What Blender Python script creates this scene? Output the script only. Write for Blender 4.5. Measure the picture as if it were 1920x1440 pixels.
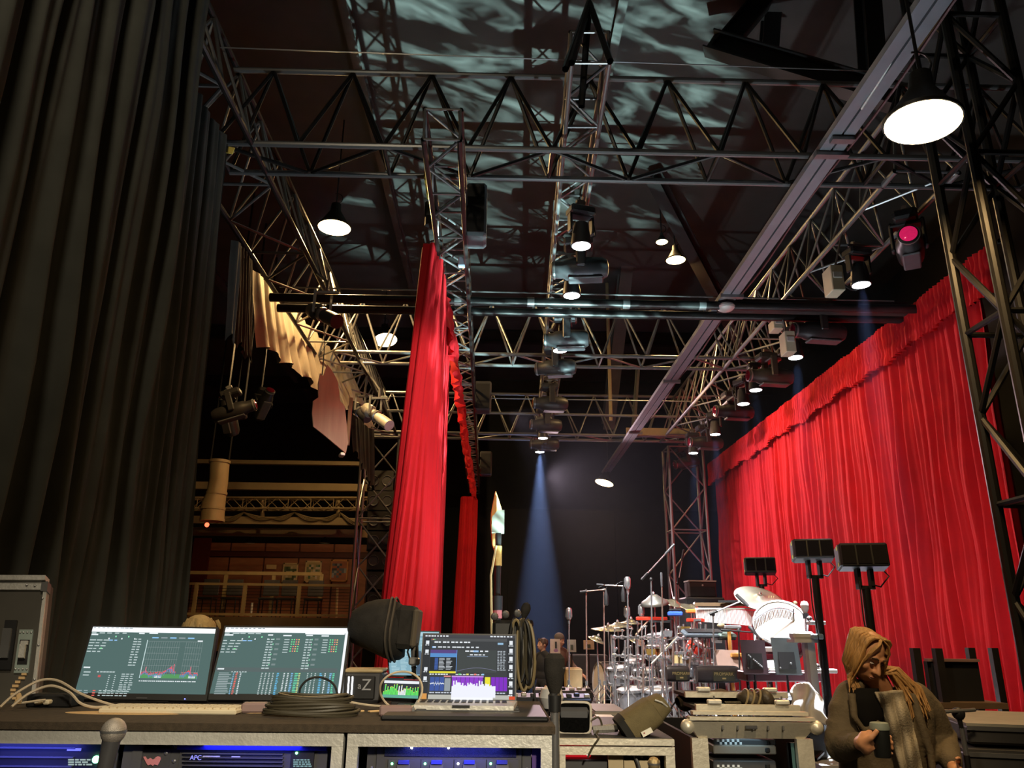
import bpy, bmesh, math, random
from mathutils import Vector as V, Matrix as MX, noise as NZ
for o in list(bpy.data.objects): bpy.data.objects.remove(o)
SC = bpy.context.scene; COL = SC.collection
RND = random.Random(11)
# ------------------------------------------------------------------ camera, exposure, world, large lights
EYE = V((0, 0, 1.65)); FPX = 1443.0
def rad(a): return math.radians(a)
_p, _y, _r = rad(17.86), rad(1.0), rad(0.65)
_F = V((math.sin(_y)*math.cos(_p), math.cos(_y)*math.cos(_p), math.sin(_p)))
_R = V((math.cos(_y), -math.sin(_y), 0)); _U = _R.cross(_F)
CR = _R*math.cos(_r)+_U*math.sin(_r); CU = _U*math.cos(_r)-_R*math.sin(_r)
cam = bpy.data.cameras.new('camera'); cam.lens = 36*FPX/1920; cam.sensor_width = 36; cam.clip_start = .05; cam.clip_end = 200
co = bpy.data.objects.new('camera', cam); COL.objects.link(co)
co.matrix_world = MX(((CR.x, CU.x, -_F.x, EYE.x), (CR.y, CU.y, -_F.y, EYE.y), (CR.z, CU.z, -_F.z, EYE.z), (0, 0, 0, 1)))
SC.camera = co
SC.view_settings.view_transform = 'Standard'; SC.view_settings.look = 'None'
SC.view_settings.exposure = 0.0; SC.view_settings.gamma = 1.0; SC.view_settings.use_curve_mapping = False
w = bpy.data.worlds.new('world'); SC.world = w; w.use_nodes = True
w.node_tree.nodes['Background'].inputs[0].default_value = (.9, .95, 1, 1); w.node_tree.nodes['Background'].inputs[1].default_value = 0.002
SC.cycles.max_bounces = 6; SC.cycles.diffuse_bounces = 3; SC.cycles.glossy_bounces = 3; SC.cycles.transmission_bounces = 4
SC.cycles.volume_bounces = 0; SC.cycles.transparent_max_bounces = 6; SC.cycles.sample_clamp_indirect = 4; SC.cycles.use_denoising = True
SC.cycles.caustics_reflective = False; SC.cycles.caustics_refractive = False
WARM = (1.0, .62, .25); COOL = (.92, .96, 1.0)
def lamp(kind, name, loc, energy, color, aim=None, size=.1, angle=60, blend=.3, parent=None):
    d = bpy.data.lights.new(name, kind); d.energy = energy; d.color = color
    if kind == 'AREA': d.shape = 'DISK'; d.size = size
    else: d.shadow_soft_size = size
    if kind == 'SPOT': d.spot_size = rad(angle); d.spot_blend = blend
    o = bpy.data.objects.new(name, d); COL.objects.link(o); o.location = loc
    if aim is not None: o.rotation_euler = (V(aim)-V(loc)).to_track_quat('-Z', 'Y').to_euler()
    if parent is not None: o.location = V(loc)-org(parent); o.parent = parent
    return o
# work lamps of the wings behind and above the photographer (same kind of high bay lamp as those in view)
lamp('SPOT', 'wing_work_light', (.9, -1.6, 3.2), 760, (1, .86, .62), (-.15, 2.7, 1.2), .16, 42, .9)
lamp('SPOT', 'wing_work_light', (1.0, 1.0, 3.9), 270, (1, .74, .42), (1.6, 3.5, 1.45), .12, 30, .8)
lamp('AREA', 'wing_work_light', (-1.7, .9, 6.4), 66, (1, .84, .60), (-1.5, 3.2, 1.2), .5)
# follow lights from the house side truss on the backdrop
lamp('SPOT', 'backdrop_light', (1.2, 17.8, 5.2), 1150, (1, .70, .76), (5.6, 12.6, 2.0), .1, 110, .7)
lamp('SPOT', 'backdrop_light', (.2, 13.0, 5.3), 420, (1, .70, .76), (5.6, 14.0, 2.0), .1, 100, .7)
lamp('SPOT', 'backdrop_light', (-.6, 8.6, 5.3), 45, (1, .66, .68), (5.6, 9.8, 2.0), .12, 85, .8)
lamp('SPOT', 'border_light', (3.4, 14.5, 5.5), 120, (1, .60, .30), (5.6, 13.5, 5.2), .1, 120, .8)
lamp('SPOT', 'border_light', (3.4, 10.8, 5.5), 60, (1, .60, .30), (5.6, 10.6, 5.2), .1, 120, .8)
lamp('SPOT', 'house_curtain_light', (.45, 3.6, 5.2), 520, (1, .82, .74), (-.8, 8.4, 2.8), .1, 42, .6)
lamp('SPOT', 'kit_light_or_added_spot', (3.6, 9.2, 5.4), 5000, COOL, (3.75, 9.3, 1.3), .12, 30, .5)
lamp('SPOT', 'kit_light_or_added_spot', (3.45, 8.75, 5.4), 9000, COOL, (3.2, 7.75, .6), .1, 26, .5)
lamp('SPOT', 'kit_light_or_added_spot', (-.4, 7.2, 5.3), 1500, (1, .93, .85), (2.6, 10.6, 1.1), .1, 34, .5)  # unseen extra spot added for sparkle on the chrome of the kit
lamp('SPOT', 'projector_spill', (1.2, 7.3, .7), 420, (.75, .92, 1), (.9, 7.6, 6), .06, 120, .6)
lamp('SPOT', 'kit_light_or_added_spot', (1.0, 9.0, 5.4), 2600, COOL, (2.3, 11.0, 1.0), .08, 42, .5)
lamp('SPOT', 'crew_fill', (.1, 9.5, 5.3), 520, (1, .85, .7), (.75, 14.2, 1.3), .08, 22, .5)  # unseen fill spot added to lift the far figures out of the dark
def gobo_light():                                   # textured projector on the stage floor throwing clouds on the ceiling
    o = lamp('SPOT', 'cloud_projector_light', (1.2, 7.3, .6), 15000, (.56, .93, .93), (-.25, 10.6, 9.6), .02, 50, .25)
    d = o.data; d.use_nodes = True; nt = d.node_tree; N = nt.nodes; L = nt.links
    em = N['Emission']; g = N.new('ShaderNodeTexCoord'); mp = N.new('ShaderNodeMapping'); mp.inputs['Scale'].default_value = (3.4, 11, 1)
    sep = N.new('ShaderNodeSeparateXYZ'); L.new(g.outputs['Normal'], sep.inputs[0])
    dv = N.new('ShaderNodeVectorMath'); dv.operation = 'DIVIDE'; cb = N.new('ShaderNodeCombineXYZ')
    for i in range(3): L.new(sep.outputs[2], cb.inputs[i])
    L.new(g.outputs['Normal'], dv.inputs[0]); L.new(cb.outputs[0], dv.inputs[1]); L.new(dv.outputs[0], mp.inputs[0])
    n = N.new('ShaderNodeTexNoise'); n.inputs['Scale'].default_value = 2.0; n.inputs['Detail'].default_value = 4; n.inputs['Roughness'].default_value = .6
    n.inputs['Distortion'].default_value = .6; L.new(mp.outputs[0], n.inputs['Vector'])
    r = N.new('ShaderNodeValToRGB'); r.color_ramp.elements[0].position = .47; r.color_ramp.elements[1].position = .72
    L.new(n.outputs['Fac'], r.inputs[0]); L.new(r.outputs['Color'], em.inputs['Strength'])
gobo_light()
# ------------------------------------------------------------------ helpers
def P(px, py, d):
    v = CR*((px-960)/FPX)-CU*((py-720)/FPX)+_F
    return EYE+v*(d/v.y)
def PZ(px, py, z):
    v = CR*((px-960)/FPX)-CU*((py-720)/FPX)+_F
    return EYE+v*((z-EYE.z)/v.z)
ORG = {}
def org(p):
    return ORG.get(p.name, V((0, 0, 0))) if p is not None else V((0, 0, 0))
def tag(o, label=None, cat=None, group=None, kind=None):
    if label: o['label'] = label
    if cat: o['category'] = cat
    if group: o['group'] = group
    if kind: o['kind'] = kind
    return o
def thing(name, label, cat, loc=(0, 0, 0), group=None):
    o = bpy.data.objects.new(name, None); COL.objects.link(o); o.empty_display_size = .1
    o.location = loc; ORG[o.name] = V(loc); return tag(o, label, cat, group)
def kids(o): return [c for c in bpy.data.objects if c.parent == o]
CH = {}
def adopt(o, p):
    o.parent = p; CH.setdefault(p.name, []).append(o)
def dup(root, loc, rot=None, label=None, group=None, scale=None):
    r = root.copy(); COL.objects.link(r); r.location = loc; ORG[r.name] = V(loc)
    if rot is not None: r.rotation_euler = (0, 0, rot) if not hasattr(rot, '__len__') else rot
    if scale: r.scale = (scale,)*3
    if label: r['label'] = label
    if group: r['group'] = group
    for c in CH.get(root.name, []):
        k = c.copy(); COL.objects.link(k); adopt(k, r)
        for g in CH.get(c.name, []):
            h = g.copy(); COL.objects.link(h); adopt(h, k)
    return r
def frame(t, up=V((0, 0, 1))):
    t = V(t).normalized()
    if abs(t.dot(up)) > .98: up = V((0, 1, 0)) if abs(t.y) < .9 else V((1, 0, 0))
    s = t.cross(up).normalized(); return s, s.cross(t)
def rot(ax, ang): return MX.Rotation(rad(ang), 4, ax)
class MB:
    def __init__(s): s.v = []; s.f = []; s.mi = []; s.col = []; s.m = 0; s.c = None; s.T = None
    def add(s, vs, fs):
        b = len(s.v)
        for p in vs: s.v.append((s.T @ V(p)) if s.T is not None else V(p))
        for q in fs: s.f.append([b+i for i in q]); s.mi.append(s.m); s.col.append(s.c)
        return s
    def box(s, c, d, r=None):
        x, y, z = d[0]/2, d[1]/2, d[2]/2; c = V(c)
        vs = [V(q) for q in ((-x, -y, -z), (x, -y, -z), (x, y, -z), (-x, y, -z), (-x, -y, z), (x, -y, z), (x, y, z), (-x, y, z))]
        if r is not None: vs = [r @ q for q in vs]
        return s.add([q+c for q in vs], [(3, 2, 1, 0), (4, 5, 6, 7), (0, 1, 5, 4), (1, 2, 6, 5), (2, 3, 7, 6), (3, 0, 4, 7)])
    def cbox(s, c, d, b, r=None):                       # box with chamfered vertical (z) edges and top/bottom
        x, y, z = d[0]/2, d[1]/2, d[2]/2
        def ring(k, zz): return [(-x+b, -y+k, zz), (x-b, -y+k, zz), (x-k, -y+b, zz), (x-k, y-b, zz), (x-b, y-k, zz), (-x+b, y-k, zz), (-x+k, y-b, zz), (-x+k, -y+b, zz)]
        vs = [V(q) for q in ring(b, -z)+ring(0, -z+b)+ring(0, z-b)+ring(b, z)]; c = V(c)
        if r is not None: vs = [r @ q for q in vs]
        fs = [tuple(range(7, -1, -1)), tuple(range(24, 32))]
        for j in range(3):
            for i in range(8): fs.append((j*8+i, j*8+(i+1) % 8, j*8+8+(i+1) % 8, j*8+8+i))
        return s.add([q+c for q in vs], fs)
    def tube(s, a, b, r, r2=None, n=8, cap=True):
        a, b = V(a), V(b); r2 = r if r2 is None else r2; u, w_ = frame(b-a); vs = []
        for p, q in ((a, r), (b, r2)):
            for i in range(n):
                t = 2*math.pi*i/n; vs.append(p+u*(q*math.cos(t))+w_*(q*math.sin(t)))
        fs = [(i, (i+1) % n, n+(i+1) % n, n+i) for i in range(n)]
        if cap: fs += [tuple(range(n-1, -1, -1)), tuple(range(n, 2*n))]
        return s.add(vs, fs)
    def path(s, pts, r, n=6, closed=False):
        pts = [V(p) for p in pts]; m = len(pts); vs = []; fs = []; rr = r if hasattr(r, '__len__') else [r]*m; u = None
        for i, p in enumerate(pts):
            t = (pts[(i+1) % m]-pts[i-1]) if (closed or 0 < i < m-1) else (pts[1]-pts[0] if i == 0 else pts[-1]-pts[-2])
            if t.length < 1e-9: t = V((0, 0, 1))
            t.normalize()
            if u is None: u, w_ = frame(t)
            else:
                u = u-t*u.dot(t)
                if u.length < 1e-6: u, w_ = frame(t)
                u.normalize(); w_ = u.cross(t)
            for k in range(n):
                a = 2*math.pi*k/n; vs.append(p+u*(rr[i]*math.cos(a))+w_*(rr[i]*math.sin(a)))
        for i in range(m if closed else m-1):
            j = (i+1) % m
            for k in range(n): fs.append((i*n+k, i*n+(k+1) % n, j*n+(k+1) % n, j*n+k))
        if not closed: fs += [tuple(range(n-1, -1, -1)), tuple(range((m-1)*n, m*n))]
        return s.add(vs, fs)
    def lathe(s, prof, T=None, n=16, cap=True):         # prof: (radius, z) pairs, T: matrix
        vs = []; fs = []; m = len(prof)
        for r, z in prof:
            for i in range(n):
                a = 2*math.pi*i/n; q = V((r*math.cos(a), r*math.sin(a), z)); vs.append(T @ q if T is not None else q)
        for j in range(m-1):
            for i in range(n): fs.append((j*n+i, j*n+(i+1) % n, (j+1)*n+(i+1) % n, (j+1)*n+i))
        if cap: fs += [tuple(range(n-1, -1, -1)), tuple(range((m-1)*n, m*n))]
        return s.add(vs, fs)
    def ell(s, c, r, n=12, m=8, T=None):
        prof = [(math.sin(math.pi*j/m), -math.cos(math.pi*j/m)) for j in range(m+1)]; prof[0] = (1e-3, -1); prof[-1] = (1e-3, 1)
        if not hasattr(r, '__len__'): r = (r, r, r)
        Q = MX.Translation(V(c)) @ (T.to_4x4() if T is not None else MX.Identity(4)) @ MX.Diagonal((r[0], r[1], r[2], 1))
        return s.lathe(prof, Q, n)
    def prism(s, poly, th, T):                          # polygon in local xy extruded along local z, both sides
        n = len(poly); vs = [T @ V((x, y, -th/2)) for x, y in poly]+[T @ V((x, y, th/2)) for x, y in poly]
        return s.add(vs, [tuple(range(n-1, -1, -1)), tuple(range(n, 2*n))]+[(i, (i+1) % n, n+(i+1) % n, n+i) for i in range(n)])
    def grid(s, fn, nu, nv, closed=False):
        vs = [fn(i/nu, j/nv) for j in range(nv+1) for i in range(nu+(0 if closed else 1))]; k = nu if closed else nu+1; fs = []
        for j in range(nv):
            for i in range(nu): fs.append((j*k+i, j*k+(i+1) % k, (j+1)*k+(i+1) % k, (j+1)*k+i))
        return s.add(vs, fs)
    def build(s, name, mat, parent=None, origin=None, smooth=30, solid=0):
        og = org(parent) if parent is not None else V(origin if origin is not None else (0, 0, 0))
        me = bpy.data.meshes.new(name); me.from_pydata([tuple(p-og) for p in s.v], [], s.f)
        for m in (mat if isinstance(mat, (list, tuple)) else [mat]): me.materials.append(m)
        if max(s.mi, default=0) > 0: me.polygons.foreach_set('material_index', s.mi)
        if any(c is not None for c in s.col):
            a = me.color_attributes.new('Col', 'FLOAT_COLOR', 'CORNER'); k = 0
            for q, c in zip(s.f, s.col):
                c = c or (0, 0, 0)
                for _ in q: a.data[k].color = (c[0], c[1], c[2], 1); k += 1
        bm = bmesh.new(); bm.from_mesh(me); bmesh.ops.recalc_face_normals(bm, faces=bm.faces); bm.to_mesh(me); bm.free()
        if smooth:
            me.polygons.foreach_set('use_smooth', [True]*len(me.polygons)); me.set_sharp_from_angle(angle=rad(smooth))
        o = bpy.data.objects.new(name, me); COL.objects.link(o)
        if solid:
            md = o.modifiers.new('thickness', 'SOLIDIFY'); md.thickness = solid; md.offset = 0
        if parent is not None: adopt(o, parent); ORG[o.name] = og
        else: o.location = og; ORG[o.name] = og
        return o
def MAT(name, col, rough=.5, metal=0., var=.12, scale=9., bump=0., em=None, es=0., spec=.5, bscale=None, stretch=None):
    m = bpy.data.materials.new(name); m.use_nodes = True; nt = m.node_tree; N = nt.nodes; L = nt.links; b = N['Principled BSDF']
    b.inputs['Roughness'].default_value = rough; b.inputs['Metallic'].default_value = metal; b.inputs['Specular IOR Level'].default_value = spec
    if var > 0 or bump > 0:
        tc = N.new('ShaderNodeTexCoord'); n = N.new('ShaderNodeTexNoise'); n.inputs['Scale'].default_value = scale; n.inputs['Detail'].default_value = 4
        mp = N.new('ShaderNodeMapping'); mp.inputs['Scale'].default_value = stretch or (1, 1, 1)
        L.new(tc.outputs['Object'], mp.inputs[0]); L.new(mp.outputs[0], n.inputs['Vector'])
        mx = N.new('ShaderNodeMix'); mx.data_type = 'RGBA'; L.new(n.outputs['Fac'], mx.inputs['Factor'])
        mx.inputs['A'].default_value = tuple(c*(1-2*var) for c in col)+(1,); mx.inputs['B'].default_value = tuple(min(1, c*(1+2*var)) for c in col)+(1,)
        L.new(mx.outputs['Result'], b.inputs['Base Color'])
        if bump > 0:
            n2 = N.new('ShaderNodeTexNoise'); n2.inputs['Scale'].default_value = bscale or scale*6; L.new(mp.outputs[0], n2.inputs['Vector'])
            bp = N.new('ShaderNodeBump'); bp.inputs['Strength'].default_value = bump; bp.inputs['Distance'].default_value = .01
            L.new(n2.outputs['Fac'], bp.inputs['Height']); L.new(bp.outputs['Normal'], b.inputs['Normal'])
    else: b.inputs['Base Color'].default_value = tuple(col)+(1,)
    if em is not None: b.inputs['Emission Color'].default_value = tuple(em)+(1,); b.inputs['Emission Strength'].default_value = es
    return m
def MATCOL(name, es=0., rough=.5):                      # colours from the mesh (flat print, screens)
    m = bpy.data.materials.new(name); m.use_nodes = True; N = m.node_tree.nodes; b = N['Principled BSDF']; a = N.new('ShaderNodeAttribute'); a.attribute_name = 'Col'
    b.inputs['Roughness'].default_value = rough
    if es > 0:
        b.inputs['Base Color'].default_value = (.01, .01, .01, 1); m.node_tree.links.new(a.outputs['Color'], b.inputs['Emission Color']); b.inputs['Emission Strength'].default_value = es
    else: m.node_tree.links.new(a.outputs['Color'], b.inputs['Base Color'])
    return m
BLACKSTEEL = MAT('black_steel', (.045, .043, .042), .38, .75, .2, 5)
STEEL = MAT('worn_steel', (.27, .27, .27), .36, .65, .15, 6)
GREYALU = MAT('grey_rail_metal', (.30, .31, .34), .45, .35, .1, 4)
ALU = MAT('scuffed_aluminium', (.76, .75, .70), .42, .45, .12, 14, .15)
CHROME = MAT('chrome', (.85, .85, .87), .2, .9, 0)
BLACKPL = MAT('black_plastic', (.012, .012, .013), .5, 0, .2, 12)
GREYPL = MAT('dark_grey_plastic', (.06, .06, .065), .45, 0, .15, 10)
REDV = MAT('red_velvet', (.64, .012, .020), .78, 0, .10, 3, .1, spec=.25)
BLACKV = MAT('black_serge', (.050, .052, .046), .9, 0, .18, 4, .12, spec=.2)
DARKV = MAT('black_masking_cloth', (.006, .006, .007), .95, 0, .2, 4, spec=.1)
LAMPW = MAT('warm_lamp_lens', (1, .9, .7), .4, 0, 0, em=(1, .72, .34), es=14)
LENSW = MAT('lit_white_lens', (1, 1, 1), .3, 0, 0, em=(.92, .97, 1), es=14)
# ------------------------------------------------------------------ the room
def struct(name, mb, mat, smooth=0):
    o = mb.build(name, mat, smooth=smooth); o['kind'] = 'structure'; return o
FLOORM = MAT('stage_floor_black', (.05, .05, .052), .45, 0, .3, 3, .1)
CEILM = MAT('dark_roof_deck', (.085, .08, .072), .85, 0, .2, 1.5, .1)
WALLM = MAT('dark_wall', (.02, .018, .016), .9, 0, .25, 2, .1)
X0, X1, Y0, Y1, ZC = -15., 9., -4., 27., 9.5
struct('floor', MB().box(((X0+X1)/2, (Y0+Y1)/2, -.1), (X1-X0, Y1-Y0, .2)), FLOORM)
cm = MB().box(((X0+X1)/2, (Y0+Y1)/2, ZC+.1), (X1-X0, Y1-Y0, .2))
struct('ceiling', cm, CEILM)
struct('wall_left', MB().box((X0-.1, (Y0+Y1)/2, ZC/2), (.2, Y1-Y0, ZC)), WALLM)
struct('wall_right', MB().box((X1+.1, (Y0+Y1)/2, ZC/2), (.2, Y1-Y0, ZC)), WALLM)
struct('wall_back', MB().box(((X0+X1)/2, Y1+.1, ZC/2), (X1-X0, .2, ZC)), WALLM)
struct('wall_front', MB().box(((X0+X1)/2, Y0-.1, ZC/2), (X1-X0, .2, ZC)), WALLM)
DARKBEAM = MAT('dark_roof_steel', (.035, .032, .03), .6, .3, .2, 4)
GREYBEAM = MAT('dusty_roof_steel', (.12, .12, .11), .8, .1, .2, 4)
def ibeam(name, a, b, h, wd, mat, up=V((0, 0, 1))):
    a, b = V(a), V(b); t = (b-a); L = t.length; t.normalize(); s, u = frame(t, up)
    T = MX(((s.x, u.x, t.x, (a.x+b.x)/2), (s.y, u.y, t.y, (a.y+b.y)/2), (s.z, u.z, t.z, (a.z+b.z)/2), (0, 0, 0, 1)))
    m = MB(); m.T = T
    m.box((0, h/2, 0), (wd, .02, L)); m.box((0, -h/2, 0), (wd, .02, L)); m.box((0, 0, 0), (.02, h, L)); m.T = None
    return struct(name, m, mat)
k = 1
for y in (19.6, 24.0): ibeam('trim_%d' % k, (X0, y, ZC-.18), (X1, y, ZC-.18), .34, .18, DARKBEAM); k += 1     # roof beams across the stage
for x in (-6.6, -2.1, 1.5, 5.4): ibeam('trim_%d' % k, (x, Y0, ZC-.1), (x, Y1, ZC-.1), .18, .12, GREYBEAM); k += 1
for a, b, h in ((P(1330, 80, 8), P(1700, 190, 7.2), .26), (P(1350, 95, 8), P(1480, -60, 8), .24), (P(1625, -20, 7.6), P(1640, 190, 7.6), .26), (P(1225, 330, 11.5), P(1420, 700, 16), .30), (P(1450, -20, 8.2), P(1440, 110, 8.2), .16)):
    ibeam('trim_%d' % k, a, b, h, .22, DARKBEAM); k += 1
for a, b, h in ((P(1177, 470, 15.5), P(1140, 800, 18.5), .30), (P(1196, 690, 16.5), P(1188, 800, 16.8), .08)):
    ibeam('trim_%d' % k, a, b, h, .28 if h > .1 else .06, GREYBEAM); k += 1
# ------------------------------------------------------------------ trusses
UT = {}
def bar(name, a, b, r, mat, parent, n=7):
    key = (round(r, 4), mat.name, n)
    if key not in UT:
        m = MB().tube((0, 0, 0), (0, 0, 1), r, None, n, False); me_o = m.build('bar', mat); UT[key] = me_o.data
        bpy.data.objects.remove(me_o)
    o = bpy.data.objects.new(name, UT[key]); COL.objects.link(o); a, b = V(a), V(b)
    o.rotation_mode = 'QUATERNION'; o.rotation_quaternion = (b-a).to_track_quat('Z', 'Y'); o.scale = (1, 1, (b-a).length)
    o.location = a-org(parent); ORG[o.name] = a; adopt(o, parent); return o
def truss(name, label, A, B, w, h, kind='tri', rc=.024, rb=.012, step=.76, mat=STEEL, side=None, group=None, mat2=None):
    A, B = V(A), V(B); t = (B-A); L = t.length; t.normalize()
    if side is None: s, u = frame(t)
    else: s = V(side).normalized(); u = s.cross(t).normalized(); u = -u if u.z < -1e-6 else u
    root = thing(name, label, 'truss', A, group); mat2 = mat2 or mat
    def q(d, i): return A+t*d+{0: -s*(w/2), 1: s*(w/2), 2: (u*h if kind == 'tri' else -s*(w/2)+u*h), 3: s*(w/2)+u*h}[i]
    nc = 3 if kind == 'tri' else 4
    for i in range(nc): bar('chord', q(0, i), q(L, i), rc, mat, root, 10)
    n = max(1, round(L/step)); d = L/n
    faces = ((0, 2), (1, 2), (0, 1)) if kind == 'tri' else ((0, 2), (1, 3), (0, 1), (2, 3))
    for fi, (a, b) in enumerate(faces):
        for i in range(n):
            if kind == 'tri' and fi < 2:
                bar('brace', q(i*d, a), q((i+.5)*d, b), rb, mat2, root); bar('brace', q((i+1)*d, a), q((i+.5)*d, b), rb, mat2, root)
            else:
                x, y = (a, b) if (i+fi) % 2 else (b, a); bar('brace', q(i*d, x), q((i+1)*d, y), rb, mat2, root)
                if i % 2 == 0: bar('brace', q(i*d, a), q(i*d, b), rb, mat2, root)
        if not (kind == 'tri' and fi < 2): bar('brace', q(L, a), q(L, b), rb, mat2, root)
    return root
HB = EYE.z+4.3
truss('roof_truss', 'nearest steel roof truss with zigzag braces across the top of the view', (-2.7, 6.42, HB), (5.2, 6.42, HB), .48, 1.02, rc=.03, rb=.02, mat=STEEL, mat2=BLACKSTEEL)
truss('roof_truss', 'second roof truss of warm lit zigzag braces behind the pipe pair', (-2.7, 12.05, HB), (4.6, 12.05, HB), .55, 1.02, rc=.03, rb=.017)
truss('roof_truss', 'third and farthest roof truss behind the tan joist', (-2.9, 17.3, HB), (5.0, 17.3, HB), .5, 1.02, rc=.035, rb=.016, mat=STEEL)
truss('side_truss', 'left long triangular truss running away above the black drapes', (-2.68, 3.9, HB), (-2.68, 17.3, HB), .68, 1.05, rc=.03, rb=.016, mat=BLACKSTEEL, mat2=STEEL)
truss('side_truss', 'right long triangular truss carrying the row of lights before the red backdrop', (4.12, 6.4, HB), (4.12, 17.6, HB), .62, 1.0, rc=.03, rb=.015, mat=STEEL)
LTA, LTB = P(1107, 118, 4.45/.858), P(1018, 830, 4.45/.238)
truss('lighting_truss', 'central aluminium box truss hung with the row of moving lights', LTA, LTB, .31, .31, 'box', rc=.022, rb=.012, step=.42, mat=STEEL)
RTA, RTB = P(828, 262, 5.5), P(889, 925, 22.6)
truss('curtain_truss', 'black box truss above the gathered red house curtain', RTA, RTB, .30, .30, 'box', rc=.024, rb=.012, step=.42, mat=BLACKSTEEL, mat2=STEEL)
truss('truss_tower', 'near black lattice tower standing at the right edge', (3.68, 5.25, 0), (3.68, 5.25, 8.2), .46, .46, 'box', rc=.038, rb=.022, step=.62, mat=MAT('tower_black', (.02, .019, .018), .4, .5, .2, 5), side=(1, 0, 0))
truss('truss_tower', 'far lattice tower standing behind the drum kit beside the red backdrop', (4.45, 18.4, 0), (4.45, 18.4, 5.9), .82, .6, 'box', rc=.035, rb=.018, step=.95, mat=STEEL, side=(1, 0, 0))
truss('truss_tower', 'far lattice tower holding the line array beside the balcony', (-2.75, 18.2, 0), (-2.75, 18.2, 6.1), .85, .6, 'box', rc=.035, rb=.02, step=.95, mat=STEEL, side=(1, 0, 0))
# bridle over the light truss
b = thing('truss_bridle', 'black steel bridle meeting in a point above the central light truss', 'bridle', P(1105, 5, 5.3))
for px, py in ((1072, 118), (1144, 115), (1060, 130), (1090, 200)): bar('strop', P(1105, 5, 5.3), P(px, py, 4.9 if px != 1090 else 5.4), .028, BLACKSTEEL, b)
bar('drop_chain', P(1105, 5, 5.3), P(1107, -60, 5.3), .014, STEEL, b); bar('drop_chain', P(1104, 20, 5.3), P(1098, 140, 5.6), .012, ALU, b)
# pipe pairs, cable, rails
def pipes(name, label, pts, r, mat, cat='pipe'):
    t = thing(name, label, cat, pts[0][0])
    for a, c in pts: bar('pipe', a, c, r, mat, t, 12)
    return t
pp = pipes('pipe_pair', 'pair of thick black pipes crossing the stage under the second truss', [((-3.0, 9.25, EYE.z+4.11), (5.6, 9.25, EYE.z+4.11)), ((-3.0, 9.62, EYE.z+4.12), (5.6, 9.62, EYE.z+4.12))], .058, BLACKSTEEL)
for x in (-.6, .35, 1.6, 2.6): bar('coupler', (x, 9.25, EYE.z+4.11), (x+.09, 9.25, EYE.z+4.11), .066, STEEL, pp, 12)
tag(MB().tube((-3, 9.6, EYE.z+4.42), (5.4, 9.6, EYE.z+4.38), .012).build('steel_cable', STEEL, origin=(-3, 9.6, EYE.z+4.42)), 'thin steel cable strung just above the pair of thick pipes', 'cable')
tag(MB().tube((-2.6, 5.8, EYE.z+5.05), (4, 5.8, EYE.z+4.95), .006).build('steel_cable', STEEL, origin=(-2.6, 5.8, EYE.z+5.05)), 'thinnest wire strung above the nearest roof truss', 'cable')
tag(MB().tube((-2.6, 14.6, EYE.z+4.4), (4, 14.6, EYE.z+4.4), .012).build('steel_cable', STEEL, origin=(-2.6, 14.6, EYE.z+4.4)), 'thin cable strung between second and third roof truss', 'cable')
tag(MB().tube((-2.6, 16.1, EYE.z+4.53), (4, 16.1, EYE.z+4.5), .03).build('conduit_pipe', STEEL, origin=(-2.6, 16.1, EYE.z+4.53)), 'grey conduit pipe strung above the tan joist', 'pipe')
def rail():
    A, B = V((2.98, 3.3, EYE.z+4.2)), V((2.98, 20.8, EYE.z+4.2)); t = thing('track_rail', 'long grey double channel rail running diagonally from the top right', 'rail', A)
    for dx in (-.075, .045): MB().box((A.x+dx, (A.y+B.y)/2, A.z), (.10, B.y-A.y, .06)).build('channel', GREYALU, t)
    MB().box((A.x-.015, (A.y+B.y)/2, A.z+.02), (.03, B.y-A.y, .05)).build('slot', BLACKSTEEL, t)
    MB().path([(A.x+.13, y, A.z-.02+.03*math.sin(y*2.1)) for y in [3.3+i*.35 for i in range(36)]], .012, 5).build('power_cable', MAT('dark_red_cable', (.10, .02, .02), .6), t)
    for y in (5.72, 5.95, 9.05, 12.6, 16.2): MB().box((A.x, y, A.z-.045), (.30 if y > 5.8 else .2, .07, .05)).build('bracket', STEEL, t)
    bar('stay', (A.x+.06, 3.4, A.z+.16), (A.x-.02, 5.3, A.z-.05), .012, ALU, t)
    m = MB(); m.ell((A.x-.02, 9.25, A.z-.11), (.12, .12, .06), 14, 8); m.build('round_fixture', ALU, t)
rail()
tag(MB().box((3.85, 16.9, EYE.z+4.36), (1.9, .05, .17)).build('joist', MAT('tan_painted_wood', (.42, .34, .20), .7, 0, .1, 5), origin=(2.9, 16.9, EYE.z+4.36)), 'tan timber joist crossing under the far roof truss', 'joist')
tag(MB().tube((2.5, 16.5, EYE.z+4.5), (2.5, 16.5, ZC), .04).build('drop_pipe', MAT('tan_pipe_paint', (.40, .33, .2), .6), origin=(2.5, 16.5, EYE.z+4.5)), 'tan vertical pipe rising above the long rail', 'pipe')
tag(MB().cbox(((P(1345, 570, 9.4)+P(1700, 583, 9.4))/2), (P(1700, 583, 9.4).x-P(1345, 570, 9.4).x, .12, .17), .01).build('box_beam', DARKBEAM, origin=P(1345, 570, 9.4)), 'black box beam lying on the pipe pair right of the long rail', 'beam')
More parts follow.
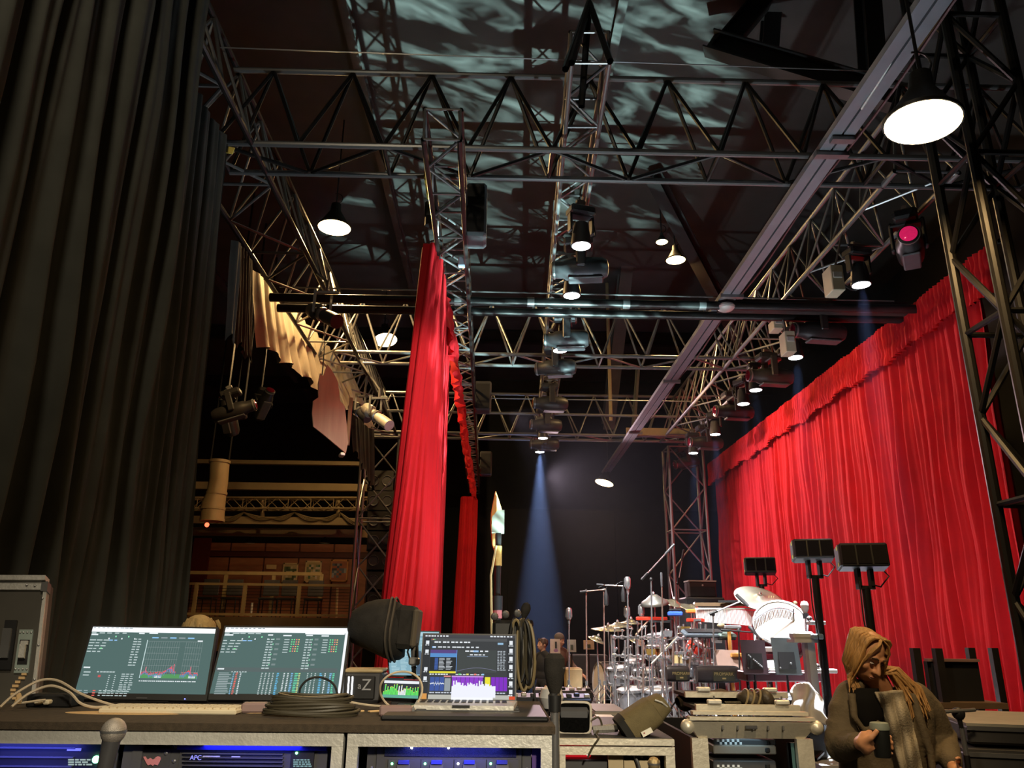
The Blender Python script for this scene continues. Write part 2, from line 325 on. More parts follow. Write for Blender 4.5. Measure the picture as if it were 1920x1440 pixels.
# red timber ledge and lattice on the far wall
truss('wall_truss', 'distant horizontal lattice on the dark wall above the reddish ledge', (-1.2, 23.0, 4.25), (3.9, 23.0, 4.25), .4, .4, 'box', rc=.03, rb=.014, step=.6, mat=BLACKSTEEL)
tag(MB().cbox((1.6, 23.3, 3.75), (6.2, .35, .42), .04).build('wall_ledge', MAT('dull_red_paint', (.14, .035, .03), .7), origin=(1.6, 23.3, 3.6)), 'dull reddish ledge on the far dark wall', 'ledge')
tag(MB().box((1.6, 24.4, 5.15), (9, .2, .3)).build('wall_beam', GREYBEAM, origin=(1.6, 24.4, 5.0)), 'grey beam along the far wall above the lattice', 'beam')
# ------------------------------------------------------------------ curtains
def hsh(i): return math.sin(i*127.1+311.7)*43758.5453 % 1.0
def pleats(s, v, seed, wl, depth):
    a = 2*math.pi*(s+.10*wl*NZ.noise(V((s*1.2/wl*.3, v*1.3, seed))))/wl+1.6*NZ.noise(V((s*.9, seed, 0)))
    am = .65+.55*NZ.noise(V((s*1.7, v*.8, seed+5)))
    return depth*(am*(1.9*abs(math.sin(a/2))**.75-1)+.16*math.sin(2.3*a+seed)+.45*NZ.noise(V((s*4, v*1.5, seed+9))))
def drape(name, mat, top, bot, zt, zb, wl=.28, depth=.06, seed=1, nu=None, nv=20, parent=None, zbf=None, ztf=None, flare=.4, origin=None):
    """cloth hung from the polyline TOP to the polyline BOT; folds run down it"""
    def along(pl, q):
        L = [0]
        for a, c in zip(pl, pl[1:]): L.append(L[-1]+(V(c)-V(a)).length)
        d = q*L[-1]
        for i in range(len(pl)-1):
            if d <= L[i+1]+1e-9:
                f = (d-L[i])/(L[i+1]-L[i]); a, c = V(pl[i]), V(pl[i+1]); t = (c-a).normalized(); return a.lerp(c, f), V((t.y, -t.x)), d
        return V(pl[-1]), V((1, 0)), L[-1]
    ln = sum((V(c)-V(a)).length for a, c in zip(top, top[1:])); nu = nu or int(max(ln, .5)/wl*11)
    def fn(u, v):
        a, n, d = along(top, u); b_, n2, _ = along(bot, u); z1 = ztf(u) if ztf else zt; z0 = zbf(u) if zbf else zb
        p = a.lerp(b_, v); nn = n.lerp(n2, v); o = pleats(d, v*3, seed, wl, depth*(1-flare+flare*min(1, v*2.5)))
        return (p.x+nn.x*o, p.y+nn.y*o, z1+(z0-z1)*v)
    return MB().grid(fn, nu, nv).build(name, mat, parent, smooth=0 if nu < 3 else 180, origin=origin)
ZT = EYE.z+4.2
bk = thing('backdrop_curtain', 'tall bright red pleated curtain across the right side behind the drum kit', 'curtain', (5.6, 8.2, 0))
drape('cloth', REDV, [(5.62, 19.5), (5.62, 8.1)], [(5.62, 19.45), (5.62, 8.35)], ZT, .02, .24, .125, 3, nu=640, nv=26, parent=bk)
drape('valance', REDV, [(5.5, 19.6), (5.5, 7.7)], [(5.46, 19.6), (5.46, 7.7)], ZT+.02, 0, .085, .065, 8, nu=900, nv=8, parent=bk, flare=.1,
      zbf=lambda u: ZT-.52-.022*math.sin(u*26)-.03*math.sin(u*71+1)-.015*math.sin(u*190))
bar('batten', (5.58, 7.6, ZT+.03), (5.58, 19.6, ZT+.03), .03, BLACKSTEEL, bk)
for i, (y0, y1, z0) in enumerate(((7.3, 6.5, ZT-.75),)):
    tag(drape('curtain_return', REDV, [(5.75, y0), (5.75, y1)], [(5.75, y0), (5.75, y1)], ZT+.2, z0, .2, .05, 14, nv=8, origin=(5.75, y0, z0)), 'short darker red cloth seen through the near tower at upper right', 'curtain')
hc = thing('house_curtain', 'red house curtain gathered edge on beneath the black truss', 'curtain', (-.8, 7.4, 0))
zt = EYE.z+3.95
drape('cloth', REDV, [(-.86, 7.75), (-.84, 7.42), (-.72, 7.38), (-.66, 7.7), (-.70, 9.9)], [(-1.22, 7.95), (-1.10, 7.35), (-.78, 7.28), (-.56, 7.5), (-.66, 9.6)], zt, .05, .10, .034, 21, nu=240, nv=30, parent=hc, flare=.25)
drape('valance', REDV, [(-.70, 8.6), (-.70, 21.8)], [(-.64, 8.6), (-.64, 21.8)], zt, 0, .42, .10, 31, nu=500, nv=8, parent=hc, flare=.1,
      zbf=lambda u: zt-.44-.10*abs(math.sin(u*34)))
tag(drape('house_curtain', REDV, [(-1.0, 21.2), (-.95, 20.9), (-.62, 20.9), (-.55, 21.5)], [(-1.15, 21.2), (-1.05, 20.8), (-.66, 20.8), (-.58, 21.5)], EYE.z+3.5, .05, .15, .04, 41, nu=130, nv=20, origin=(-.8, 21, 0)), 'narrow far red curtain leg beyond the end of the black truss', 'curtain')
dl = 'black pleated drape filling the left edge of the view'
tag(drape('wing_drape', BLACKV, [(-2.26, 1.6), (-2.26, 4.45), (-2.22, 4.6)], [(-2.30, 1.6), (-2.26, 4.75), (-2.24, 4.9)], ZT+.35, .02, .26, .12, 51, nu=260, nv=22, origin=(-2.26, 1.6, 0)), dl, 'drape')
tag(drape('wing_drape', BLACKV, [(-2.36, 4.0), (-2.30, 5.55)], [(-2.36, 4.3), (-2.28, 6.05)], EYE.z+3.85, .02, .17, .07, 61, nu=130, nv=22, origin=(-2.3, 4.0, 0)), 'second black drape just behind the first, with a yellow tag', 'drape')
# pale border and dark blacks hung at the left above the balcony
BEIGE = MAT('pale_grey_cloth', (.50, .44, .34), .85, 0, .15, 4, .1)
def border(name, label, a, b, c, d, mat, wl, depth, seed, cat='curtain'):  # a,b top corners, c,d bottom corners
    def fn(u, v):
        t = V(a).lerp(V(b), u); q = V(d).lerp(V(c), u); p = t.lerp(q, v); o = pleats(u*(V(b)-V(a)).length, v, seed, wl, depth)
        zz = .10*abs(math.sin(u*24)) if v > .99 else 0
        return (p.x+o, p.y, p.z+zz)
    return tag(MB().grid(fn, 150, 10).build(name, mat, smooth=180, origin=d), label, cat)
border('border_cloth', 'pale grey pleated border cloth hung high at left behind the drape', P(476, 505, 9.4), P(652, 690, 14.2), P(700, 812, 15), P(484, 652, 9.6), BEIGE, .36, .07, 71)
border('border_cloth', 'dark far border cloth hung beyond the pale border', P(660, 774, 15.5), P(700, 806, 17), P(702, 930, 17), P(664, 850, 15.5), BLACKV, .3, .05, 72)
border('border_cloth', 'narrow black cloth hung at the left end of the pale border', P(440, 450, 7.2), P(472, 490, 8.6), P(470, 690, 8.6), P(428, 640, 7.2), BLACKV, .3, .05, 73)
border('far_drape', 'black masking drape closing the far end of the stage', V((-1.6, 22, 5.0)), V((6.4, 22, 5.0)), V((6.4, 22, .02)), V((-1.6, 22, .02)), DARKV, .5, .09, 74, 'drape')
# small tags pinned on the drapes
tag(MB().box(P(432, 282, 5.52), (.055, .01, .06), rot('Y', 12)).build('cloth_tag', MAT('yellow_tag', (.75, .6, .12), .6), origin=P(432, 282, 5.52)), 'yellow and white tag pinned at the top of the second drape', 'tag')
tag(MB().box(P(274, 30, 4.30), (.03, .14, .20), rot('Y', -6)).build('cloth_strip', MAT('white_cloth_tie', (.8, .78, .72), .7), origin=P(274, 30, 4.30)), 'white cloth strip hanging at the top of the black drape', 'strip')
# ------------------------------------------------------------------ ceiling lamps
SHADE = MAT('dark_lamp_shade', (.03, .028, .026), .5, .5)
def bay_lamp(label, c, dia, power, tilt=None):
    c = V(c); drop = ZC-c.z-.82*dia; t = thing('bay_lamp', label, 'lamp', c); r = dia/2
    T = MX.Translation(c) @ (tilt or MX.Identity(4))
    MB().lathe([(r*1.03, -.01), (r*1.05, .01), (r*.80, .16*dia), (r*.34, .55*dia), (r*.3, .8*dia), (.02, .82*dia)], T, 28).build('shade', SHADE, t)
    MB().lathe([(.001, -.012), (r*.7, -.012), (r*.985, -.011), (r*.985, -.002)], T, 28, False).build('lens', LAMPW, t)
    top = T @ V((0, 0, .82*dia)); MB().tube(top, top+V((0, 0, drop)), .012).build('cord', BLACKSTEEL, t)
    hook = [top+V((.09*math.sin(a), 0, .09-.09*math.cos(a))) for a in [i*.5 for i in range(8)]]; MB().path(hook, .008, 5).build('hook', BLACKSTEEL, t)
    q = T @ V((0, 0, -.03)); lamp('AREA', 'lamp_glow', q, power, WARM, T @ V((0, 0, -1)), dia*.9, parent=t)
    return t
bay_lamp('large glowing warm bay lamp hanging at the upper right', P(1730, 228, 4.25), .47, 70, rot('Y', 6))
bay_lamp('glowing warm bay lamp at left beside the black drape truss', P(627, 426, 10.6), .50, 270)
bay_lamp('glowing warm bay lamp just left of the red house curtain', P(723, 637, 17), .54, 170, rot('X', -16) @ rot('Y', -8))
bay_lamp('glowing warm bay lamp half hidden by a slanting roof beam', P(1267, 487, 13), .36, 90)
bay_lamp('small warm bay lamp seen nearly edge on by a slanting roof beam', P(1241, 453, 13), .22, 10)
bay_lamp('tilted black bay lamp at the far end of the long rail', P(1133, 905, 20.6), .50, 60, rot('Y', 16) @ rot('X', -8))
# ------------------------------------------------------------------ haze over the stage
hz = bpy.data.materials.new('stage_haze'); hz.use_nodes = True; _n = hz.node_tree.nodes; _n.remove(_n['Principled BSDF'])
_v = _n.new('ShaderNodeVolumeScatter'); _v.inputs['Color'].default_value = (.75, .85, 1, 1); _v.inputs['Density'].default_value = .0028; _v.inputs['Anisotropy'].default_value = .2
hz.node_tree.links.new(_v.outputs[0], _n['Material Output'].inputs['Volume'])
tag(MB().box((2.4, 16.6, 3.2), (5.2, 7.6, 6.1)).box((4.5, 10.0, 3.2), (1.0, 5.4, 6.1)).build('haze', hz, origin=(2.4, 16.6, .15), smooth=0), 'thin bluish haze hanging over the stage in which beams show', 'haze', kind='stuff')
# ------------------------------------------------------------------ moving lights
FIXM = MAT('fixture_grey', (.055, .056, .06), .42, .2, .15, 8); FIXD = MAT('fixture_black', (.025, .024, .024), .4, .3, .2, 8)
GLASSO = MAT('amber_lens_glass', (.35, .10, .04), .08, .6, 0); GLASSR = MAT('ruby_lens_glass', (.22, .01, .03), .06, .6, 0)
LENSM = MAT('lit_magenta_lens', (.5, .02, .1), .1, .3, .3, 40, em=(1, .02, .16), es=.5)
BOXM = MAT('beige_box_paint', (.55, .48, .34), .6, 0, .08, 6)
def clampmb(m): m.box((0, 0, -.02), (.06, .05, .09)); m.tube((-.05, 0, .0), (.05, 0, .0), .028); m.tube((.05, 0, -.03), (.09, 0, -.03), .009); return m
def wash(label, lit=True, body=None, group=None):
    t = thing('wash_light', label, 'stage light', (0, 0, 0), group); bm_ = body or FIXM
    clampmb(MB()).build('clamp', STEEL, t); MB().cbox((0, 0, -.12), (.28, .20, .10), .02).build('base', bm_, t)
    y = MB()
    for s in (-1, 1): y.cbox((s*.125, 0, -.26), (.026, .09, .22), .008)
    y.cbox((0, 0, -.165), (.27, .10, .03), .008); y.build('yoke', bm_, t)
    MB().lathe([(.045, -.24), (.075, -.26), (.088, -.33), (.098, -.40), (.108, -.46), (.112, -.515), (.104, -.522)], None, 20).build('head', bm_, t)
    m = MB(); m.path([(.10, .05, -.12), (.18, .06, -.22), (.19, .05, -.34), (.11, .03, -.40)], .008, 5); m.build('power_cable', BLACKPL, t)
    MB().lathe([(.001, -.525), (.06, -.526), (.098, -.524), (.098, -.520)], None, 20, False).build('lens', LENSW if lit else GLASSO, t)
    return t
def spot(label, glass, body=None, group=None, longer=1.0):
    t = thing('spot_head', label, 'stage light', (0, 0, 0), group); bm_ = body or FIXM
    clampmb(MB()).build('clamp', STEEL, t); MB().cbox((0, 0, -.12), (.34, .24, .11), .025).build('base', bm_, t)
    for s in (-1, 1):
        m = MB(); m.cbox((.03, s*.155, -.30), (.11, .04, .34), .015); m.build('yoke_arm', bm_, t)
    MB().cbox((.03, 0, -.175), (.13, .34, .04), .012).build('yoke_bridge', bm_, t)
    T = MX.Translation((.02, 0, -.44)) @ rot('Y', -90); L = longer
    h = MB(); h.lathe([(.085, .33*L), (.098, .325*L), (.102, .20*L), (.125, .16*L), (.138, .05), (.14, -.10), (.13, -.25*L), (.10, -.31*L), (.05, -.325*L)], T, 20); h.build('head', bm_, t)
    MB().lathe([(.101, .29*L), (.108, .29*L), (.108, .31*L), (.101, .31*L)], T, 20, False).build('head_ring', STEEL, t)
    MB().cbox((.08, 0, -.575), (.40*L, .17, .03), .012).build('head_vent', GREYPL, t)
    MB().lathe([(.001, .345*L), (.05, .342*L), (.084, .331*L)], T, 20, False).build('lens', glass, t)
    return t
ORD = ['nearest', 'second nearest', 'third from the front', 'fourth from the front', 'fifth from the front', 'farthest']
wp = wash('x'); sp = spot('x', GLASSO); spd = spot('x', GLASSR, FIXD, None, 1.15); wpd = wash('x', True, FIXD)
def put(proto, loc, rz, label, group, used=set()):
    if proto.name in used: return dup(proto, loc, rz, label, group)
    used.add(proto.name); proto.location = loc; ORG[proto.name] = V(loc); proto['label'] = label; proto['group'] = group
    proto.rotation_euler = (0, 0, rz) if not hasattr(rz, '__len__') else rz; return proto
BEAM = (.42, .56, 1.0)
zc = EYE.z+4.45
for i, (px, py) in enumerate(((1090, 462), (1072, 555), (1050, 658), (1018, 822), (1012, 848))):
    q = PZ(px, py, zc-.55); t = put(wp, q+V((0, 0, .525)), .3+i*.7, ORD[i if i < 4 else 5]+' of the glowing white wash lights on the central truss', 'lit wash lights on the central truss')
    lamp('SPOT', 'beam', q+V((0, 0, -.02)), (2600, 2600, 2600, 6000, 44000)[i], BEAM, q+V((0, .0, -5)), .06, (14, 13, 13, 13, 19)[i], .5)
for i, (px, py, r) in enumerate(((1085, 505, -.12), (1060, 637, -.15), (1040, 690, -.2), (1030, 757, .1), (1022, 797, .1), (1020, 833, -.1))):
    q = PZ(px, py, zc-.44); put(sp, q+V((0, 0, .44)), r, ORD[i]+' of the unlit amber lens spot heads on the central truss', 'spot heads on the central truss')
zr = EYE.z+4.35
for i, (px, py) in enumerate(((1615, 535), (1492, 671), (1417, 732), (1394, 758), (1341, 815), (1300, 850))):
    q = PZ(px, py, zr-.55); put(wpd, q+V((0, 0, .525)), .2+i*.6, ORD[i]+' of the glowing white wash lights in the right hand row', 'lit wash lights in the right row')
    lamp('SPOT', 'beam', q+V((0, 0, -.02)), (5000, 5000, 1600, 4000, 5000, 5000)[i], BEAM, q+V((-.1, 0, -5)), .06, 13, .25)
for i, (px, py) in enumerate(((1532, 622), (1442, 706), (1374, 772), (1322, 830))):
    q = PZ(px, py, zr-.44); put(spd, q+V((0, 0, .44)), .12, 'dark spot head with ruby glint, '+ORD[i if i < 3 else 5]+' in the right row', 'spot heads in the right row')
q = PZ(1706, 462, zr-.44); ms = spot('dark spot head with glowing magenta lens under the right truss', LENSM, FIXD, 'spot heads in the right row', 1.0)
ms.location = q+V((0, 0, .44)); ms.rotation_euler = (0, 0, 1.05); ms['label'] = 'dark spot head with glowing magenta lens under the right truss'
q = P(1278, 868, 18.0); fs = spot('x', GLASSR, FIXM); fs['label'] = 'lone grey spot head clamped low on the far tower'; fs.location = q+V((0, 0, .44)); fs.rotation_euler = (0, rad(-14), .2)
for i, (px, py, d) in enumerate(((1563, 528, 7.6), (1477, 645, 9.6), (1455, 612, 9.9))):
    c = P(px, py, d); t = thing('power_box', ('beige power box glaring in the lamp light by the near right lights', 'beige power box hung between the second and third right lights', 'small beige power box high on the right truss')[i], 'box', c)
    MB().cbox(c, (.14, .22, (.30, .30, .14)[i]), .008).build('case', BOXM, t); MB().cbox(c+V((0, -.115, .03)), (.10, .012, .07), .004).build('cover', ALU, t); bar('hanger', c+V((0, 0, .06)), (4.43 if c.x > 4.1 else 3.81, c.y, HB), .012, STEEL, t)
# cable looms and clamps along the right truss
for i in range(9):
    y = 7.4+i*1.2; x = 4.43
    tag(MB().path([(x+.08*math.sin(a*2+i), y+a*.2, EYE.z+4.285-.14*math.sin(a*math.pi/1.6)**2) for a in [j*.2 for j in range(9)]], .018, 5).build('cable_swag', BLACKPL, origin=(x, y, EYE.z+4.1)), ('nearest', 'second', 'third', 'fourth', 'fifth', 'sixth', 'seventh', 'eighth', 'farthest')[i]+' black cable swag under the right long truss, counted from the front', 'cable', 'cable swags under the right truss')
# profile spots on the left truss and speakers behind the curtain truss
def profile(label, a, b, mat=FIXM):
    a, b = V(a), V(b); t = thing('profile_spot', label, 'stage light', a); s, u = frame(b-a); d = (b-a).normalized(); L = (b-a).length
    T = MX(((s.x, u.x, d.x, a.x), (s.y, u.y, d.y, a.y), (s.z, u.z, d.z, a.z), (0, 0, 0, 1)))
    MB().lathe([(.05, 0), (.10, .02), (.11, .22*L), (.075, .30*L), (.075, .62*L), (.09, .64*L), (.09, L), (.07, L)], T, 16).build('barrel', mat, t)
    MB().lathe([(.078, .42*L), (.095, .43*L), (.095, .50*L), (.078, .51*L)], T, 16, False).build('focus_ring', STEEL, t)
    MB().lathe([(.001, .985*L), (.07, .985*L)], T, 16, False).build('lens', GLASSR, t)
    m = MB(); c = a+d*(.3*L)
    for q in (-1, 1): m.box(c+s*(.12*q)+u*.12, (.03, .03, .30))
    m.box(c+u*.27, (.28, .04, .03)); m.tube(c+u*.27, c+u*.27+V((0, 0, .16)), .02); m.build('bracket', STEEL, t); bar('hanging_arm', c+u*.27+V((0, 0, .14)), (-2.34, c.y, HB), .018, STEEL, t)
    return t
profile('profile spot aimed right, on the left truss above the pipe pair end', P(585, 580, 9.0), P(632, 603, 8.6)); profile('profile spot pointing down right beside the plywood cutout', P(685, 765, 12.2), P(730, 798, 11.8), ALU)
profile('small profile spot under the left truss behind the profile spot', P(660, 760, 13), P(690, 785, 12.8))
for i, (px, py, d, sz) in enumerate(((893, 405, 7.2, (.22, .34, .62)), (906, 745, 13.5, (.30, .3, .55)), (911, 870, 19, (.3, .3, .6)))):
    c = P(px, py, d); t = thing('hung_speaker', ORD[(0, 1, 5)[i]]+' dark box hung on the stage side of the black curtain truss', 'speaker', c, 'dark boxes hung beside the curtain truss')
    MB().cbox(c, sz, .03).build('cabinet', GREYPL, t); MB().box(c+V((0, -sz[1]/2-.005, -.02)), (sz[0]*.8, .012, sz[2]*.85)).build('grille', BLACKPL, t); q = RTA.lerp(RTB, (c.y-RTA.y)/(RTB.y-RTA.y)); bar('hanger', c+V((0, 0, sz[2]/2-.02)), q+V((.15, 0, 0)), .018, STEEL, t)
h = thing('chain_hoist', 'black chain hoist with yellow sling beside the top of the red house curtain', 'hoist', P(805, 385, 7.2)); YEL = MAT('yellow_sling', (.62, .50, .06), .7)
c = P(806, 395, 7.2); MB().cbox(c, (.10, .10, .2), .02).build('body', BLACKPL, h); MB().tube(c+V((0, 0, -.18)), c+V((0, 0, -.08)), .05).build('hook_block', BLACKSTEEL, h)
bar('chain', c+V((0, 0, .1)), c+V((-.03, 0, .9)), .014, STEEL, h); m = MB(); m.path([P(800, 300, 6.4), P(797, 330, 6.6), P(803, 372, 7.1)], .014, 5); m.path([P(866, 300, 6.3), P(862, 330, 6.4)], .014, 5); m.build('sling', YEL, h)
# white box with red stripe clipped in the truss
tag(MB().cbox(P(866, 492, 7.8), (.08, .08, .11), .01).build('splitter_box', MAT('pale_blue_plastic', (.45, .55, .7), .4), origin=P(866, 492, 7.8)), 'small pale blue box clipped in the black curtain truss', 'box')
# ------------------------------------------------------------------ plywood cutouts
PLY = MAT('plywood', (.95, .66, .46), .75, 0, .14, 2.5, .1, stretch=(6, 6, .6))
def cutout(poly, d0, d1, th=.02):                        # outline at two distances left/right, given thickness
    cx = sum(p[0] for p in poly)/len(poly); x0 = min(p[0] for p in poly); x1 = max(p[0] for p in poly)
    pts = [P(px, py, d0+(d1-d0)*(px-x0)/(x1-x0)) for px, py in poly]; n = len(pts); nrm = (pts[n//3]-pts[0]).cross(pts[2*n//3]-pts[0]).normalized(); m = MB()
    m.add([p-nrm*th/2 for p in pts]+[p+nrm*th/2 for p in pts], [tuple(range(n-1, -1, -1)), tuple(range(n, 2*n))]+[(i, (i+1) % n, n+(i+1) % n, n+i) for i in range(n)]); return m, pts
t = thing('plywood_cutout', 'leaf shaped plywood cutout hung high at left of the red curtain', 'set piece', P(625, 770, 9.2))
m, _ = cutout([(613, 684), (622, 695), (632, 714), (636, 735), (637, 752), (646, 762), (648, 782), (650, 800), (652, 830), (648, 850), (626, 832), (606, 815), (587, 800), (585, 775), (587, 752), (597, 745), (596, 720), (600, 700), (606, 706)], 9.1, 9.35); m.build('panel', PLY, t)
MB().tube(P(604, 705, 9.2), P(608, 655, 9.4), .008).build('hanging_wire', STEEL, t); bar('wire', P(608, 655, 9.4), P(608, 560, 9.6), .006, STEEL, t)
c = P(641, 853, 9.4); MB().cbox(c, (.06, .14, .04), .008, rot('Z', 20)).build('hinge', ALU, t); MB().box(P(655, 790, 9.45), (.04, .04, .62)).build('batten', MAT('raw_timber', (.45, .33, .2), .8), t)
# spear shaped cutout with grey box on pole
t = thing('pole_sign', 'pointed plywood shape with grey box on a black pole in mid stage', 'set piece', P(935, 1280, 8.2)+V((0, 0, 0)))
m, _ = cutout([(929, 921), (934, 935), (940, 955), (941, 990), (936, 1030), (929, 1038), (923, 1022), (920, 985), (921, 962)], 8.25, 8.3); m.build('panel', MAT('orange_plywood', (.72, .36, .10), .7, 0, .1, 3), t)
c = P(933, 978, 8.15); MB().prism([(-.06, -.12), (.07, -.12), (.07, .115), (.0, .115), (-.06, .04)], .10, MX.Translation(c) @ rot('X', 90)).build('speaker_box', MAT('grey_olive_paint', (.17, .17, .13), .6), t)
x = c.x+.01; y = c.y
for z0, z1, r, mm in ((1.9, 2.65, .032, BLACKSTEEL), (0, 1.9, .04, BLACKSTEEL), (1.86, 2.0, .055, BLACKPL), (1.78, 1.86, .05, MAT('dusty_red_sleeve', (.4, .12, .12), .6)), (2.3, 2.5, .04, MAT('brown_tape', (.45, .28, .08), .5))): bar('pole_section', (x, y, z0), (x, y, z1), r, mm, t, 12)
m = MB(); m.path([(x-.02, y-.05, 2.5), (x-.07, y-.06, 2.2), (x-.06, y-.06, 1.9), (x-.05, y-.06, 1.6), (x-.1, y-.06, 1.4), (x-.2, y-.06, 1.15)], .012, 5); m.build('cable', MAT('tan_cable', (.5, .4, .18), .6), t)
for a in (0, 120, 240): m = MB(); m.tube((x, y, .5), (x+.45*math.cos(rad(a)), y+.45*math.sin(rad(a)), .02), .018); m.build('leg', BLACKSTEEL, t)
# ------------------------------------------------------------------ balcony across the house
TANP = MAT('tan_painted_metal', (.36, .27, .13), .55, 0, .12, 5); WOODP = MAT('reddish_wood_panel', (.30, .12, .06), .55, 0, .2, 3, stretch=(1, 1, 4)); DKWOOD = MAT('dark_red_wood', (.09, .02, .015), .5, 0, .2, 4)
FASC = MAT('brown_fascia', (.13, .085, .04), .7, 0, .2, 3); YB = 20.0
def XB(px, y, d): return P(px, y, d).x
zf = P(520, 1156, YB).z; zr_ = P(520, 1094, YB).z; xl, xr = XB(300, 1100, YB), XB(684, 1100, YB)
t = thing('balcony', 'brown balcony across the house seen between drape and red curtain', 'balcony', (xl, YB, zf-.6))
MB().box(((xl+xr)/2, YB+2, zf-.12), (xr-xl, 4, .2)).build('deck', FASC, t); MB().box(((xl+xr)/2, YB-.06, zf-.42), (xr-xl, .1, .8)).build('fascia', FASC, t)
for px in (320, 460, 560, 668): MB().box((XB(px, 1200, YB), YB+.3, (zf-.5)/2), (.2, .2, zf-.5)).build('post', DKWOOD, t)
t = thing('balcony_railing', 'front tan framed railing with dark mesh panels along the balcony edge', 'railing', (xl, YB, zf))
xs = [XB(px, 1120, YB) for px in (300, 366, 458, 560, 663)]
for x in xs: MB().box((x, YB, (zf+zr_)/2), (.09, .06, zr_-zf)).build('post', TANP, t)
for a, c in zip(xs, xs[1:]):
    for z in (zf+.04, zr_-.03): MB().box(((a+c)/2, YB, z), (c-a-.09, .05, .06)).build('rail', TANP, t)
    m = MB()
    for k in range(1, 9): m.box(((a+c)/2, YB+.01, zf+.07+(zr_-zf-.13)*k/9), (c-a-.09, .012, .012))
    m.build('mesh_bars', BLACKSTEEL, t)
zi = P(480, 1075, 22).z; xs = [XB(px, 1100, 22) for px in (330, 422, 512, 602)]
t = thing('balcony_railing', 'rear tan railing higher up behind the front balcony railing', 'railing', (xs[0], 22, zf))
MB().box(((xs[0]+xs[-1])/2, 22, zi), (xs[-1]-xs[0], .08, .09)).build('rail', TANP, t)
for x in xs: MB().box((x, 22, (zf+zi)/2), (.10, .06, zi-zf)).build('post', TANP, t)
YW = 24.0; zt_ = P(500, 1019, YW).z; xwl, xwr = XB(300, 1050, YW), XB(690, 1050, YW)
t = thing('panelled_wall', 'reddish wooden wall panelling behind the balcony', 'panelling', (xwl, YW, zf))
pw = (xwr-xwl)/6; zm = P(500, 1040, YW).z
for i in range(6):
    MB().box((xwl+(i+.5)*pw, YW, (zf+zm-.1)/2), (pw-.05, .06, zm-.1-zf)).build('panel', WOODP, t); MB().box((xwl+(i+.5)*pw, YW, (zm+.1+zt_)/2), (pw-.05, .06, zt_-zm-.1)).build('panel', WOODP, t)
MB().box(((xwl+xwr)/2, YW-.03, zm), (xwr-xwl, .12, .14)).build('dado', DKWOOD, t); MB().box(((xwl+xwr)/2, YW+.06, (zf+zt_)/2), (xwr-xwl, .06, zt_-zf)).build('backing', DKWOOD, t)
PRINT = MATCOL('framed_print'); FRM = MAT('cream_frame', (.62, .50, .28), .5)
for i, (px, py, w_, h_, lb) in enumerate(((544, 1075, 27, 36, 'left framed green and cream print on the balcony wall'), (587, 1072, 29, 38, 'middle framed green print with pale figure on the balcony wall'), (636, 1070, 31, 38, 'right framed blue and red print on the balcony wall'))):
    c = P(px, py, YW-.1); k = 24.2/FPX; W, H_ = w_*k, h_*k; t = thing('framed_picture', lb, 'picture', c)
    f = MB()
    for s in (-1, 1): f.box(c+V((s*(W/2-.02), 0, 0)), (.045, .03, H_)); f.box(c+V((0, 0, s*(H_/2-.02))), (W, .03, .045))
    f.build('frame', FRM if i < 2 else MAT('orange_frame', (.5, .22, .06), .5), t); m = MB(); rr = random.Random(i+3)
    pal = [((.10, .16, .06), (.45, .40, .22), (.6, .55, .4), (.05, .08, .03)), ((.10, .18, .08), (.5, .42, .2), (.65, .6, .5), (.2, .25, .12)), ((.10, .14, .2), (.35, .12, .06), (.3, .32, .34), (.05, .06, .09))][i]
    for a in range(6):
        for b_ in range(8):
            m.c = pal[rr.randrange(4)] if 1 <= b_ <= 6 else pal[1]; x0 = c.x-W/2+.04+(W-.08)*a/6; z0 = c.z-H_/2+.04+(H_-.08)*b_/8
            m.box((x0+(W-.08)/12, c.y, z0+(H_-.08)/16), ((W-.08)/6, .02, (H_-.08)/8))
    m.build('print', PRINT, t)
tag(MB().box(P(509, 1063, YW-.1), (.30, .03, .13)).build('wall_sign', FRM, origin=P(509, 1063, YW-.1)), 'small blank cream sign on the balcony wall', 'sign')
tag(MB().box(P(376, 1050, YW-.07), (.5, .1, 1.3)).build('dark_red_hanging', MAT('dark_red_cloth', (.12, .01, .012), .8), origin=P(376, 1050, YW-.07)), 'dark red cloth panel at the left of the balcony wall', 'cloth')
def bar_chair(label, c):
    t = thing('bar_chair', label, 'chair', c)
    MB().cbox(c+V((0, 0, .46)), (.42, .42, .06), .015).build('seat', BLACKPL, t); MB().cbox(c+V((0, .2, .75)), (.42, .04, .42), .012).build('backrest', GREYPL, t)
    for a in (-1, 1):
        for b_ in (-1, 1): bar('leg', c+V((a*.18, b_*.18, .44)), c+V((a*.19, b_*.2, 0)), .016, BLACKSTEEL, t)
    return t
for i, px in enumerate((385, 430, 500, 535, 585)):
    x = XB(px, 1150, YB+1.2); bar_chair(('leftmost', 'second', 'middle', 'fourth', 'rightmost')[i]+' black chair behind the front balcony railing', V((x, YB+1.2, zf)))
for i, (px, y0, y1, mm) in enumerate(((631, 1102, 1150, FRM), (471, 1130, 1148, ALU))):
    a, c = P(px, y1, YB+.5), P(px+2, y0, YB+.5); tag(MB().tube((a.x, a.y, zf), c, .03).build('stanchion', mm, origin=(a.x, a.y, zf)), ('tall brass post on the balcony at right', 'short bright post on the balcony at centre')[i], 'post')
TANB = MAT('tan_beam_paint', (.28, .21, .11), .6, 0, .12, 3); lab = ('uppermost thin tan pipe over the balcony', 'second, thick tan beam over the balcony', 'tan beam with hanging cable swags over the balcony', 'lowest dark tan beam over the balcony')
